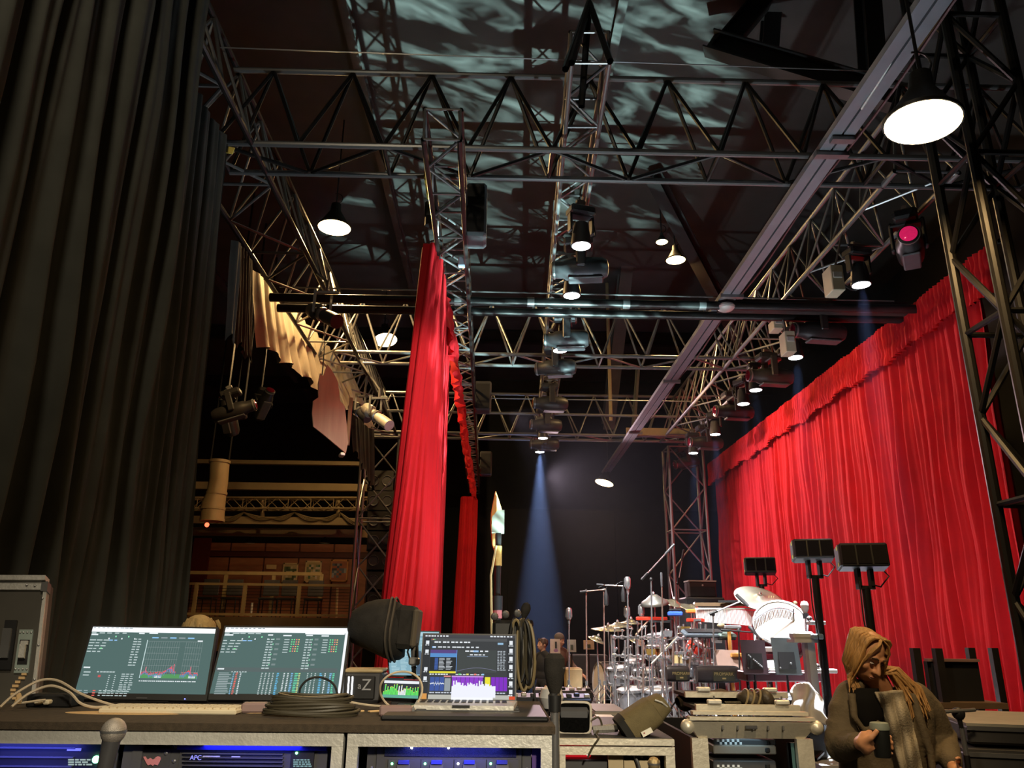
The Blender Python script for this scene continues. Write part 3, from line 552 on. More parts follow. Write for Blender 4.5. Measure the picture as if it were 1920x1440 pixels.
for i, (y, r, d, l0) in enumerate(((869, .05, 20, 418), (914, .09, 19.5, 424), (978, .09, 19.5, 418), (1000, .10, 20.5, 420))):
    a, c = P(330, y-3, d), P(690, y, d); tag(MB().box((a+c)/2, ((c-a).length, .15, r*2)).build('house_beam', TANB, origin=a), lab[i], 'beam')
ht = truss('house_truss', 'slim tan lattice truss over the balcony', P(330, 955, 19.5), P(690, 955, 19.5), .3, .27, 'box', rc=.025, rb=.011, step=.28, mat=TANB)
for px in (492, 634): bar('hanging_post', P(px, 938, 19.5), P(px, 978, 19.5), .05, TANB, ht)
m = MB()
for j in range(4):
    pts = [(415, 975), (457, 961), (510, 972), (552, 961), (600, 974), (637, 961), (678, 985)]
for dz in range(4):
    q = []
    for (xa, ya), (xb, yb) in zip(pts, pts[1:]):
        for k in range(5): f = k/5; q.append(P(xa+(xb-xa)*f, ya+(yb-ya)*f+(2+2.2*dz)*math.sin(f*math.pi), 19.41))
    m.path(q, .022, 5)
tag(m.build('cable_loom', MAT('tan_cable_loom', (.16, .12, .06), .7), origin=P(415, 975, 19.3)), 'swagged loom of cables hung under the lattice over the balcony', 'cable')
dct = thing('air_duct', 'fat beige ventilation duct hanging beside the drape edge', 'duct', P(400, 980, 17)); BEI = MAT('beige_duct', (.40, .30, .16), .55, .1, .1, 3)
m = MB(); pl = [P(412, 866, 17), P(410, 900, 17), P(406, 925, 17), P(400, 945, 17), P(398, 975, 17)]; m.path([p for p in pl], [.21, .20, .21, .25, .25], 18); m.build('tube', BEI, dct)
for q, r in ((pl[0], .23), (pl[2], .225), (pl[3]+V((0, 0, -.1)), .265), (pl[4], .26)): MB().lathe([(r*.9, -.03), (r, -.03), (r, .03), (r*.9, .03)], MX.Translation(q), 18, False).build('band', BEI, dct)
for s_ in (-1, 1): bar('hanging_rod', pl[0]+V((.2*s_, 0, -.05)), (pl[0].x+.2*s_, pl[0].y, ZC), .02, BLACKSTEEL, dct)
MB().ell(P(388, 984, 16.8), .05, 8, 6).build('indicator', MAT('red_indicator', (1, .1, .05), .4, 0, 0, em=(1, .12, .05), es=3), dct)
# dim warm lamps over the balcony and in the house
for px, d, e in ((470, 21.5, 6), (610, 21.5, 9)):
    c = P(px, 1000, 20.5)+V((0, 0, -.25)); t = thing('balcony_lamp', 'small shaded lamp under the beam over the balcony '+('left' if px < 500 else 'right'), 'lamp', c)
    MB().lathe([(.14, 0), (.05, .12), (.02, .16)], MX.Translation(c), 14).build('shade', SHADE, t); lamp('AREA', 'lamp_glow', c+V((0, 0, -.02)), e, WARM, c+V((0, .5, -1)), .22, parent=t)
# line array inside the far left tower
for i in range(8):
    c = P(716, 905+i*37, 18.6); t = thing('line_array_speaker', ('topmost', 'second from top', 'third from top', 'fourth from top', 'fourth from bottom', 'third from bottom', 'second from bottom', 'lowest')[i]+' black line array cabinet in the far tower column', 'speaker', c, 'line array cabinets by the balcony')
    MB().prism([(-.25, -.25), (.25, -.19), (.25, .20), (-.25, .25)], .62, MX.Translation(c) @ rot('Z', 90) @ rot('X', 90)).build('cabinet', MAT('array_black', (.03, .028, .025), .5) if i == 0 else bpy.data.materials['array_black'], t)
    for s in (-1, 1): MB().lathe([(.001, .0), (.10, .0), (.12, .012), (.13, .0)], MX.Translation(c+V((s*.16, -.255, .0))) @ rot('X', 90), 14, False).build('driver', GREYPL, t)
# dark fixtures hung over the house at left
for i, (px, py, d) in enumerate(((452, 806, 14), (486, 768, 15.5), (424, 768, 12.8))):
    c = P(px, py, d); t = dup(spd, c+V((0, 0, .4)), (0, rad(60-20*i), 1.2+i), ('leftmost', 'middle', 'rightmost')[(1, 2, 0)[i]]+' dark moving light hung over the house at left', 'dark lights over the house'); q_ = c+V((0, 0, .4)); bar('hanging_rod', (0, 0, 0), (0, 0, 0.1), .02, BLACKSTEEL, t); r_ = CH[t.name][-1]; r_.rotation_mode = 'QUATERNION'; Mi = (MX.Rotation(1.2+i, 4, 'Z') @ MX.Rotation(rad(60-20*i), 4, 'Y')).inverted(); r_.location = (0, 0, 0); r_.rotation_quaternion = (Mi.to_3x3() @ V((0, 0, 1))).to_track_quat('Z', 'Y'); r_.scale = (1, 1, ZC-q_.z)
# ------------------------------------------------------------------ front of desk: racks, worktop
CARPET = MAT('brown_black_carpet', (.060, .043, .027), .95, 0, .3, 60, .3); CASEBLK = MAT('black_case_laminate', (.022, .022, .024), .5, 0, .2, 8)
RACKBLK = MAT('rack_black', (.018, .018, .022), .42, .2, .2, 12); RACKGREY = MAT('rack_grey', (.085, .085, .09), .45, .2, .12, 10); BLUELED = MAT('blue_led', (.1, .1, 1), .4, 0, 0, em=(.10, .12, 1), es=9)
GREENLED = MAT('green_led', (.1, 1, .2), .4, 0, 0, em=(.15, 1, .3), es=12); WHITELED = MAT('white_led', (1, 1, 1), .4, 0, 0, em=(.9, .95, 1), es=8)
SCREEN = MATCOL('lit_screen', 1.0, .7); SCREEN.node_tree.nodes['Principled BSDF'].inputs['Specular IOR Level'].default_value = .05; FLAT = MATCOL('flat_print')
YF = 2.6; ZD = 1.375
def F(px, py, d=YF): return P(px, py, d)
class Slab:                                             # flat plate spanned by bottom left, bottom right, top left
    def __init__(s, bl, br, tl):
        s.o, s.ex, s.ey = V(bl), V(br)-V(bl), V(tl)-V(bl); s.n = s.ex.cross(s.ey).normalized(); s.W, s.H = s.ex.length, s.ey.length
        if s.n.y > 0: s.n = -s.n
    def at(s, u, v, d=0): return s.o+s.ex*u+s.ey*v+s.n*d
    def plate(s, m, u0, v0, u1, v1, d0, d1):
        vs = [s.at(u, v, d) for d in (d0, d1) for u, v in ((u0, v0), (u1, v0), (u1, v1), (u0, v1))]
        return m.add(vs, [(3, 2, 1, 0), (4, 5, 6, 7), (0, 1, 5, 4), (1, 2, 6, 5), (2, 3, 7, 6), (3, 0, 4, 7)])
    def quad(s, m, u0, v0, u1, v1, d, col=None):
        m.c = col; return m.add([s.at(u0, v0, d), s.at(u1, v0, d), s.at(u1, v1, d), s.at(u0, v1, d)], [(0, 1, 2, 3)])
def text(name, body, size, loc, ex, up, mat, parent, depth=.0006):
    cu = bpy.data.curves.new(name, 'FONT'); cu.body = body; cu.size = size; cu.extrude = depth; cu.align_x = 'CENTER'; cu.align_y = 'CENTER'
    o = bpy.data.objects.new(name, cu); COL.objects.link(o); bpy.context.view_layer.update()
    me = bpy.data.meshes.new_from_object(o.evaluated_get(bpy.context.evaluated_depsgraph_get())); bpy.data.objects.remove(o)
    me.materials.clear(); me.materials.append(mat); o = bpy.data.objects.new(name, me); COL.objects.link(o)
    ex = V(ex).normalized(); up = V(up); up = (up-ex*up.dot(ex)).normalized(); n = ex.cross(up); l = V(loc)-(org(parent) if parent is not None else V((0, 0, 0)))
    o.matrix_world = MX(((ex.x, up.x, n.x, l.x), (ex.y, up.y, n.y, l.y), (ex.z, up.z, n.z, l.z), (0, 0, 0, 1)))
    if parent is not None:
        mw = o.matrix_world.copy(); adopt(o, parent); o.matrix_basis = mw
    return o
XL, XM, XR = -2.15, F(650, 1380).x, F(1034, 1380).x
def rack_case(label, x0, x1, zb=.12):
    t = thing('rack_case', label, 'flight case', ((x0+x1)/2, YF, 0)); d = .85; zt_ = ZD-.022; fw = .034
    MB().box(((x0+x1)/2, YF+d/2, zt_-.009), (x1-x0, d, .018)).build('top_panel', CASEBLK, t)
    for x in (x0+.006, x1-.006): MB().box((x, YF+d/2+.01, (zb+zt_)/2), (.012, d-.02, zt_-zb-.02)).build('side_panel', CASEBLK, t)
    MB().box(((x0+x1)/2, YF+d-.01, (zb+zt_)/2), (x1-x0-.03, .012, zt_-zb-.02)).build('back_panel', CASEBLK, t)
    MB().box(((x0+x1)/2, YF+d/2, zb+.01), (x1-x0, d, .02)).build('bottom_panel', CASEBLK, t)
    m = MB(); m.box(((x0+x1)/2, YF-.004, zt_-.018), (x1-x0, .03, .045)); m.box(((x0+x1)/2, YF+.004, zt_+.002), (x1-x0-.01, .05, .006)); m.build('front_edge_rail', ALU, t)
    for s, x in ((1, x0), (-1, x1)): MB().box((x+s*fw/2, YF-.003, (zb+zt_-.041)/2), (fw, .03, zt_-.041-zb)).build('front_edge_post', ALU, t)
    for x in (x0+.06, x1-.06):
        for y in (YF+.1, YF+d-.1): MB().lathe([(.05, -.02), (.05, .02)], MX.Translation((x, y, .055)) @ rot('Y', 90), 14).build('wheel', BLACKPL, t); bar('caster', (x, y, .05), (x, y, zb), .02, STEEL, t)
    return t
rack_case('wide black rack case with scuffed aluminium edge under the two monitors', XL, XM-.006); rack_case('narrower black rack case with scuffed aluminium edge under the open laptop', XM+.006, XR)
wt = MB(); wt.box(((XL+XR)/2, YF+.42, ZD-.011), (XR-XL+.02, .90, .022)); tag(wt.build('worktop', CARPET, origin=((XL+XR)/2, YF+.42, ZD-.022)), 'dark brown carpet covered worktop lying across the rack cases', 'worktop')
YR = YF+.05                                             # rack rail plane
def rp(px, py, dy=0.): return P(px, py, YR+dy)
def rbox(m, px0, py0, px1, py1, dy, th=.02):            # plate facing the photographer between two pixels of the rack plane
    a, c = rp(px0, py0, dy), rp(px1, py1, dy); return m.box(((a.x+c.x)/2, YR+dy+th/2, (a.z+c.z)/2), (abs(c.x-a.x), th, abs(c.z-a.z)))
def unit(name, label, cat, x0, x1, z0, z1, mat, dy=0., depth=.4, ears=True):
    t = thing(name, label, cat, ((x0+x1)/2, YR, z0)); MB().cbox(((x0+x1)/2, YR+dy+depth/2+.012, (z0+z1)/2), (x1-x0-.05, depth, z1-z0-.004), .003).build('chassis', RACKBLK, t)
    MB().box(((x0+x1)/2, YR+dy+.006, (z0+z1)/2), (x1-x0-(.06 if ears else 0), .012, z1-z0-.004)).build('front_panel', mat, t)
    if ears:
        for x in (x0+.014, x1-.014):
            e = MB().box((x, YR+dy+.008, (z0+z1)/2), (.028, .006, z1-z0-.004)).build('rack_ear', RACKGREY, t)
            for z in (z1-.018, (z0+z1)/2, z0+.018): MB().lathe([(.006, 0), (.006, .004), (.003, .006)], MX.Translation((x, YR+dy+.005, z)) @ rot('X', 90), 10).build('screw', STEEL, e)
    return t
# left bay: blue lit server
zt_ = rp(100, 1372).z; a, c = rp(-260, 1400), rp(222, 1400)
u = unit('rack_server', 'dark blue lit rack server with green light at the far left of the wide case', 'server', a.x, c.x, zt_-.17, zt_, RACKBLK, .0)
m = MB(); rbox(m, 126, 1388, 207, 1393, -.004, .006); m.build('light_bar', MAT('pale_violet_strip', (.5, .5, .9), .4, 0, 0, em=(.42, .42, 1), es=.9), u)
m = MB(); rbox(m, 126, 1403, 151, 1408, -.004, .006); m.build('label_strip', MAT('violet_strip', (.35, .35, .9), .4, 0, 0, em=(.25, .25, .9), es=.5), u)
m = MB(); m.ell(rp(180, 1424, -.004), .011, 10, 8); m.build('status_light', GREENLED, u)
m = MB(); rr = random.Random(5)
for r in range(3):
    x = 128
    while x < 166: w_ = rr.choice((4, 7, 11)); m.c = (.35, .45, .42); sl = Slab(rp(x, 1426+r*4.5, -.002), rp(x+w_, 1426+r*4.5, -.002), rp(x, 1423+r*4.5, -.002)); sl.quad(m, 0, 0, 1, 1, .001, (.35, .45, .42)); x += w_+2
m.build('display_print', SCREEN, u)
m = MB()
for k in range(6): z = zt_-.02-.026*k; m.box(((a.x+c.x)/2-.05, YR-.002, z), (c.x-a.x-.16, .01, .004))
m.build('panel_ridge', RACKGREY, u)
# sticker panel
a, c = rp(252, 1390), rp(322, 1390)
u = unit('blank_panel', 'grey panel with a pink emblem between the blue server and the power supply', 'panel', a.x, c.x, rp(250, 1480).z, rp(250, 1402).z, RACKGREY, .004, .1, False)
T = lambda pts: [(px, py) for px, py in pts]
em = [(269, 1419), (273, 1418), (277, 1424), (282, 1421), (287, 1424), (292, 1421), (296, 1423), (291, 1420), (296, 1418), (301, 1419), (302, 1423), (299, 1430), (296, 1435), (290, 1433), (287, 1436), (283, 1433), (278, 1435), (275, 1431), (272, 1425)]
pts = [rp(x, y, -.0005) for x, y in em]; m = MB(); m.add(pts+[p+V((0, -.002, 0)) for p in pts], [tuple(range(len(pts), 2*len(pts)))]+[(i, (i+1) % len(pts), len(pts)+(i+1) % len(pts), len(pts)+i) for i in range(len(pts))])
m.build('pink_emblem', MAT('pink_sticker', (.75, .28, .30), .5, 0, 0), u)
for px in (262, 312):
    for py in (1412, 1450): m = MB(); m.lathe([(.006, 0), (.006, .004), (.003, .006)], MX.Translation(rp(px, py, .004)) @ rot('X', 90), 10); m.build('screw', STEEL, u)
m = MB(); rbox(m, 252, 1384, 258, 1470, -.01, .012); rbox(m, 236, 1380, 240, 1470, -.004, .01); tag(m.build('rack_strip', STEEL, origin=rp(250, 1470)), 'steel rack strip standing left of the pink emblem panel', 'rack strip')
# uninterruptible supply
a, c = rp(322, 1390), rp(634, 1390); z1 = rp(480, 1389).z
u = unit('power_supply_unit', 'grey ridged rack power supply with blue rim under the right monitor', 'power supply', a.x, c.x, z1-.12, z1, RACKGREY, .0)
MB().box(((a.x+c.x)/2, YR-.012, z1-.012), (c.x-a.x-.058, .03, .022)).build('blue_rim', MAT('blue_lit_rim', (.06, .06, .55), .35, .2, .1), u)
m = MB()
for k in range(5): rbox(m, 342, 1404+k*7.5, 530, 1408+k*7.5, -.016, .02)
m.build('ridge', RACKGREY, u, smooth=0); c_ = rp(367, 1421, -.0175); text('maker_letters', 'APC', .019, c_, (1, 0, .0), (0, 0, 1), MAT('violet_letters', (.3, .3, .9), .4, 0, 0, em=(.3, .32, 1), es=.7), u)
m = MB(); rbox(m, 380, 1417, 412, 1419.5, -.019, .004); rbox(m, 434, 1418, 450, 1420, -.019, .004); m.build('glint_strip', ALU, u)
m = MB(); rbox(m, 547, 1406, 586, 1450, -.010, .012); m.build('display_frame', BLACKPL, u); m = MB(); m.ell(rp(556, 1412, -.012), .004, 8, 6); m.build('status_light', GREENLED, u)
m = MB(); rr = random.Random(8)
for r in range(4):
    x = 550
    while x < 580: w_ = rr.choice((4, 6, 9)); sl = Slab(rp(x, 1426+r*4, -.0125), rp(x+w_, 1426+r*4, -.0125), rp(x, 1423.4+r*4, -.0125)); sl.quad(m, 0, 0, 1, 1, .001, (.2, .34, .36)); x += w_+1.6
m.build('display_print', SCREEN, u)
# bay roof lights
for px in (141, 447): q = rp(px, 1372, -.02); tag(MB().cbox(q, (.03, .03, .012), .003).build('bay_light', WHITELED, origin=q), ('small light', 'small light')[0]+' under the case edge above the '+('blue server' if px < 300 else 'ridged power supply'), 'light')
lamp('AREA', 'bay_glow', (rp(60, 1385).x, YR-.022, ZD-.068), 2.6, (.10, .12, 1), (rp(60, 1385).x, YR+.02, .9), .30); lamp('AREA', 'bay_glow', (rp(480, 1385).x, YR-.022, ZD-.068), 1.2, (.10, .12, 1), (rp(480, 1385).x, YR+.02, .9), .30)
# right bay server
a, c = rp(690, 1390), rp(996, 1390); z1 = rp(850, 1384).z; zb_ = z1-.175
u = unit('rack_server', 'grey rack server with four drive drawers in the narrower case', 'server', a.x, c.x, zb_, z1, RACKGREY, 0)
MB().box(((a.x+c.x)/2, YR-.006, z1-.004), (c.x-a.x-.01, .03, .008)).build('top_lip', ALU, u)
m = MB(); rbox(m, 722, 1398, 968, 1420, -.006, .008); m.build('vent_mesh', MAT('blue_black_mesh', (.02, .02, .06), .5, .2, .3, 120, .6), u)
for px in (772, 841): m = MB(); m.ell(rp(px, 1402, -.008), .004, 8, 6); m.build('lamp_dot', WHITELED, u)
for i, (x0, x1) in enumerate(((727, 788), (789, 850), (851, 911), (912, 973))):
    m = MB(); rbox(m, x0+1, 1424, x1-1, 1470, -.008, .012); dr = m.build('drive_drawer', RACKGREY, u); cx = (x0+x1)/2
    m = MB(); rbox(m, cx-11, 1427, cx+9, 1433, -.026, .018); m.build('handle', MAT('blue_handle', (.04, .05, .4), .4) if i == 0 else bpy.data.materials['blue_handle'], dr)
    m = MB(); rbox(m, cx-13, 1433, cx+11, 1446, -.018, .014); m.build('latch', STEEL, dr)
    m = MB(); m.ell(rp(x0+8, 1432, -.009), .0035, 8, 6); m.build('drive_light', GREENLED if i != 2 else WHITELED, dr)
m = MB(); rbox(m, 998, 1372, 1016, 1470, -.004, .02); tag(m.build('rack_post', MAT('violet_lit_post', (.10, .05, .22), .45, .2), origin=rp(1007, 1470)), 'violet lit rack post at the right of the four drawer server', 'post')
q = rp(991, 1379, -.012); tag(MB().cbox(q, (.01, .01, .03), .002).build('bay_light', MAT('cyan_led', (.1, .4, 1), .4, 0, 0, em=(.08, .35, 1), es=8), origin=q), 'tiny cyan light at the upper right of the narrower case', 'light')
lamp('AREA', 'bay_glow', (rp(850, 1385).x, YR-.022, ZD-.068), 1.4, (.16, .18, 1), (rp(850, 1385).x, YR+.0, .9), .3)
# ------------------------------------------------------------------ screens
def bezelled(name, label, cat, bl, br, tl, bez, th, base=None, mat=BLACKPL):
    s = Slab(bl, br, tl); t = thing(name, label, cat, (s.o+s.ex*.5)); u, v = bez/s.W, bez/s.H; m = MB()
    s.plate(m, 0, 0, 1, 1, -th, 0); m.build('casing', mat, t); return s, t, u, v
def words(m, s, u, v, w_, h, n, col, rr, d=.0012):       # a line of print: n dashes
    x = u
    for _ in range(n):
        k = w_/n*rr.uniform(.5, .9); s.quad(m, x, v, x+k, v+h, d, col); x += w_/n
G = (.085, .150, .142)
def ui_table(m, s, rr, u0, u1, v0, v1, rows, cols):
    for r in range(rows):
        v = v1-(v1-v0)*(r+.5)/rows; h = (v1-v0)/rows*.5
        for cu, cw, col in cols: s.quad(m, u0+(u1-u0)*cu, v, u0+(u1-u0)*(cu+cw*rr.uniform(.6, 1)), v+h, .0012, col)
def monitor(label, bl, br, tl, right):
    s, t, bu, bv = bezelled('monitor', label, 'monitor', bl, br, tl, .008, .028); rr = random.Random(3 if right else 4); m = MB(); Wt = (.85, .92, .95); Li = (.50, .60, .60)
    s.quad(m, bu, bv*3, 1-bu, 1-bv, .0004, G); m.build('screen', SCREEN, t); m = MB()
    s.quad(m, bu, .905, 1-bu, 1-bv, .0008, (1.3, 1.35, 1.4))                                          # white menu bar
    words(m, s, .02, .955, .32, .012, 9, (.3, .35, .38), rr, .0012); words(m, s, .02, .880, .30, .016, 5, Li, rr); words(m, s, .02, .855, .09, .02, 1, Wt, rr)
    for k in range(5): words(m, s, .02, .78-.04*k, .16-.01*k, .014, 3, Li, rr)
    words(m, s, .17, .78, .08, .014, 2, (.3, .55, .9), rr); s.quad(m, .115, .665, .13, .68, .0012, (.2, .9, .3))
    for k in range(5): s.quad(m, .16+.05*k, .80+.03*(k % 2), .17+.05*k, .82+.03*(k % 2), .0012, (Wt, (.3, .9, .5))[k % 2])
    if right:
        s.quad(m, .965, .06, 1-bu, .93, .0009, (.95, .97, 1)); s.quad(m, .65, .885, .96, .920, .0009, (1.2, 1.25, 1.3))
        for u0 in (.36, .66):
            words(m, s, u0, .86, .06, .018, 1, Wt, rr); words(m, s, u0+.12, .855, .08, .018, 1, Wt, rr)
            for k in range(12): words(m, s, u0+.0, .80-.036*k, .06, .016, 2, Li, rr); 
            for k in range(6): s.quad(m, u0+.07, .80-.07*k, u0+.10, .825-.07*k, .0012, (.2, .26, .26)); s.quad(m, u0+.05, .80-.07*k, u0+.055, .82-.07*k, .0013, (.3, .9, .5))
            for k in range(6):
                s.quad(m, u0+.135, .80-.035*k, u0+.175, .812-.035*k, .0012, Li)
                for j in range(4): s.quad(m, u0+.19+.018*j, .80-.032*k, u0+.20+.018*j, .814-.032*k, .0012, ((.2, .9, .35), (.2, .9, .35), (.95, .25, .2), (.95, .6, .2))[(j+k//3) % 4])
        s.quad(m, .02, .365, .94, .42, .0006, (.10, .135, .135)); words(m, s, .03, .39, .08, .018, 1, Wt, rr); words(m, s, .14, .355, .12, .012, 6, Li, rr)
        cols = [(.02, .12, (.35, .42, .43)), (.135, .012, (.3, .6, .9)), (.155, .02, (.95, .15, .12)), (.19, .014, Wt)]
        for a in (.36, .39, .42, .45): cols.append((a, .014, (.6, .68, .68)))
        cols += [(.485, .022, (.15, .55, .9)), (.54, .014, Wt), (.57, .014, Wt), (.60, .02, (.25, .55, .9)), (.63, .03, (.15, .75, .45)), (.66, .016, (.7, .8, .3))]
        for a in (.73, .76, .79): cols.append((a, .012, (.6, .68, .68)))
        cols += [(.83, .022, (.15, .55, .9)), (.87, .014, Wt), (.91, .02, (.25, .55, .9)), (.935, .02, (.15, .75, .45))]
        ui_table(m, s, rr, .03, .97, .06, .35, 13, cols)
    else:
        words(m, s, .39, .88, .05, .018, 1, Wt, rr); words(m, s, .47, .885, .08, .018, 1, Wt, rr)
        for k in range(11): words(m, s, .36, .80-.036*k, .07, .015, 2, Li, rr)
        for k in range(5): s.quad(m, .50+.07*k, .825, .55+.07*k, .84, .0012, ((.3, .6, .95), (.3, .36, .38))[k % 2])
        words(m, s, .86, .785, .06, .018, 1, Wt, rr)
        g0, g1, h0, h1 = .47, .90, .28, .78
        for k in range(25): x = g0+(g1-g0)*k/24; s.quad(m, x, h0, x+.0012, h1, .0009, (.30, .36, .36))
        for k in range(7): y = h0+(h1-h0)*k/6; s.quad(m, g0, y, g1, y+.003, .0009, (.30, .36, .36))
        s.quad(m, g0+(g1-g0)*.60, h0, g0+(g1-g0)*.70, h1, .001, G); s.quad(m, g0, h0, g1, h0+.055, .0011, (.10, .33, .12)); s.quad(m, g0-.004, h0, g0+.002, h1+.02, .0012, (.6, .75, .75))
        for x in (.25, .85): s.quad(m, g0+(g1-g0)*x, h0+.005, g0+(g1-g0)*(x+.12), h0+.035, .0013, (.7, .8, .75))
        pv = .1
        for k in range(96):
            f = k/95
            if .61 < f < .69: continue
            e = .10+.20*math.exp(-((f-.07)/.03)**2)*.4+.16*math.exp(-((f-.5)/.09)**2)+.07*math.exp(-((f-.82)/.04)**2)+rr.uniform(-.02, .035); x = g0+(g1-g0)*f; b_ = h0+(h1-h0)*e
            s.quad(m, x, b_-.012-rr.uniform(0, .045), x+.003, b_, .0014, (.16, .25, .55))
            if rr.random() < .85: s.quad(m, x, b_, x+.0042, b_+rr.uniform(.008, .022), .0015, (.85, .10, .12))
        for f, e in ((.07, .30), (.52, .33), (.56, .38), (.86, .32)): x = g0+(g1-g0)*f; s.quad(m, x, h0+.14*(h1-h0), x+.006, h0+(h1-h0)*e, .0014, (.75, .16, .22))
        words(m, s, g0, h0-.045, g1-g0, .012, 30, Wt, rr); words(m, s, .03, .40, .08, .018, 1, Wt, rr)
        for k in range(2): words(m, s, .04, .34-.04*k, .06, .014, 1, Li, rr)
        s.quad(m, .155, .28, .175, .31, .0012, (.6, .1, .1)); words(m, s, .14, .345, .14, .014, 6, Li, rr)
        for k in range(9): s.quad(m, .235, .30-.026*k, .245, .31-.026*k, .0012, Li); s.quad(m, .28, .30-.026*k, .29, .31-.026*k, .0012, Li); words(m, s, .33, .32-.028*k, .10, .012, 3, Li, rr)
        for k in range(3): words(m, s, .03, .10-.03*k, .10, .01, 2, (.35, .42, .43), rr); s.quad(m, .145, .10-.03*k, .165, .112-.03*k, .0012, (.95, .15, .12)); words(m, s, .19, .10-.03*k, .22, .012, 7, Li, rr)
    m.build('interface_print', SCREEN, t); m = MB(); c_ = s.at(.5, 0)
    m = MB(); s.plate(m, .48, .012, .56, .03, 0, .002); m.build('maker_badge', GREYPL, t)
    b0 = s.at(.5, .25, -.06); m = MB(); m.tube((b0.x, b0.y, ZD+.012), b0, .022); m.build('stand_neck', BLACKPL, t); MB().cbox((b0.x, b0.y, ZD+.006), (.24, .16, .012), .004).build('stand_foot', BLACKPL, t)
    m = MB(); m.ell(s.at(.84, .016, .002), .0022, 8, 6); m.build('power_light', BLUELED, t)
    return t
monitor('left flat monitor showing a red and blue level graph', P(133, 1310, 3.22), P(387, 1314, 3.22), P(172, 1172, 3.36), False)
monitor('right flat monitor showing colourful tables, with a white edge strip', P(386, 1312, 3.24), P(640, 1314, 3.24), P(421, 1173, 3.38), True)
def laptop():
    bl, br, tl = P(783, 1321, 3.06), P(968, 1323, 3.06), P(793, 1187, 3.14); s, t, bu, bv = bezelled('laptop', 'open silver laptop with purple and blue charts on a black pad', 'laptop', bl, br, tl, .006, .006, mat=GREYPL)
    rr = random.Random(12); m = MB(); s.quad(m, bu, bv*4, 1-bu, 1-bv, .0004, (.03, .034, .04)); m.build('screen', SCREEN, t); m = MB(); W_ = (.8, .85, .9); B = (.05, .10, .35)
    s.quad(m, bu, .935, 1-bu, 1-bv, .0007, (.06, .06, .07)); words(m, s, .03, .95, .25, .018, 8, W_, rr); words(m, s, .72, .95, .25, .018, 7, W_, rr)
    s.quad(m, .09, .14, .90, .93, .0007, (.045, .05, .055)); s.quad(m, .09, .885, .90, .93, .0008, (.08, .085, .09)); words(m, s, .13, .86, .4, .02, 9, W_, rr); words(m, s, .12, .79, .50, .018, 10, (.7, .75, .8), rr)
    for i, cc in enumerate(((.9, .2, .2), (.9, .7, .2), (.2, .8, .3))): s.quad(m, .10+.014*i, .90, .108+.014*i, .915, .0011, cc)
    s.quad(m, .11, .785, .15, .81, .001, (.25, .5, .9)); s.quad(m, .80, .84, .86, .87, .001, (.3, .5, .7))
    s.quad(m, .095, .71, .37, .76, .0009, (.10, .06, .22)); s.quad(m, .095, .655, .37, .71, .0009, (.10, .28, .6)); s.quad(m, .095, .455, .37, .655, .0009, (.02, .025, .03))
    for k in range(9): s.quad(m, .145, .63-.019*k, .18, .645-.019*k, .001, (.05, .12, .4)); words(m, s, .19, .632-.019*k, .15, .008, 2, (.6, .65, .7), rr)
    s.quad(m, .095, .43, .37, .455, .001, (.85, .78, .05)); s.quad(m, .37, .44, .375, .76, .001, (.15, .35, .8))
    s.quad(m, .38, .44, .79, .76, .0009, (.055, .065, .065)); words(m, s, .46, .735, .26, .018, 5, W_, rr); s.quad(m, .54, .73, .60, .755, .0012, (.3, .55, .9)); words(m, s, .51, .685, .18, .014, 4, W_, rr); s.quad(m, .48, .665, .70, .67, .001, (.3, .4, .6))
    for k in range(13): words(m, s, .80, .74-.022*k, .09, .010, 3, (.45, .5, .55), rr)
    for k in range(40): u = .38+.41*k/40; v = .46+.045*math.sin(k/39*3); s.quad(m, u, v, u+.011, v+.004, .0011, (.25, .25, .4))
    words(m, s, .10, .405, .20, .016, 7, W_, rr); words(m, s, .37, .405, .30, .014, 8, (.7, .75, .8), rr)
    for i, cc in enumerate(((.1, .8, .2), (.9, .85, .1), (.9, .2, .15), (.3, .6, .9))): s.quad(m, .40+.08*i, .405, .425+.08*i, .425, .0012, cc)
    for i in range(3): s.quad(m, .11+.05*i, .185, .155+.05*i, .375, .001, B); 
    for k in range(24): u = .11+.145*k/24; v = .28+.03*NZ.noise(V((k*.5, 1, 2))); s.quad(m, u, v, u+.007, v+.012, .0013, (.8, .85, .9))
    s.quad(m, .26, .185, .32, .36, .001, (.30, .34, .37)); s.quad(m, .25, .375, .32, .395, .001, (.7, .25, .25))
    for i in range(7): s.quad(m, .335+.046*i, .19, .377+.046*i, .38, .001, (.28, .05, .62))
    s.quad(m, .33, .375, .66, .395, .0012, (.55, .3, .75)); s.quad(m, .675, .19, .73, .38, .001, (.85, .78, .05))
    for i in range(4): s.quad(m, .74+.042*i, .19, .778+.042*i, .38, .001, (.22, .03, .55))
    words(m, s, .11, .155, .78, .014, 26, (.6, .65, .75), rr)
    for k in range(34): u = .335+.45*k/34; h = .11+.16*abs(NZ.noise(V((k*.45, 4, 1))))+.06; s.quad(m, u, .10, u+.0135, .10+h*.9, .0015, (.88, .90, 1.0))
    s.quad(m, .10, .075, .96, .135, .0009, (.5, .5, .45)); s.quad(m, .335, .065, .76, .14, .0013, (.95, .97, 1)); s.quad(m, .925, .075, .985, .12, .0014, (.7, .08, .03)); s.quad(m, .03, .075, .085, .15, .001, (.7, .32, .08))
    for k in range(4): s.quad(m, .04, .84-.13*k-(.12 if k > 1 else 0), .075, .89-.13*k-(.12 if k > 1 else 0), .001, (.8, .85, .9)); words(m, s, .035, .82-.13*k-(.12 if k > 1 else 0), .05, .01, 2, W_, rr)
    for k in range(7): s.quad(m, .925, .84-.115*k, .96, .90-.115*k, .001, (.82, .86, .9)); words(m, s, .915, .82-.115*k, .055, .01, 2, W_, rr)
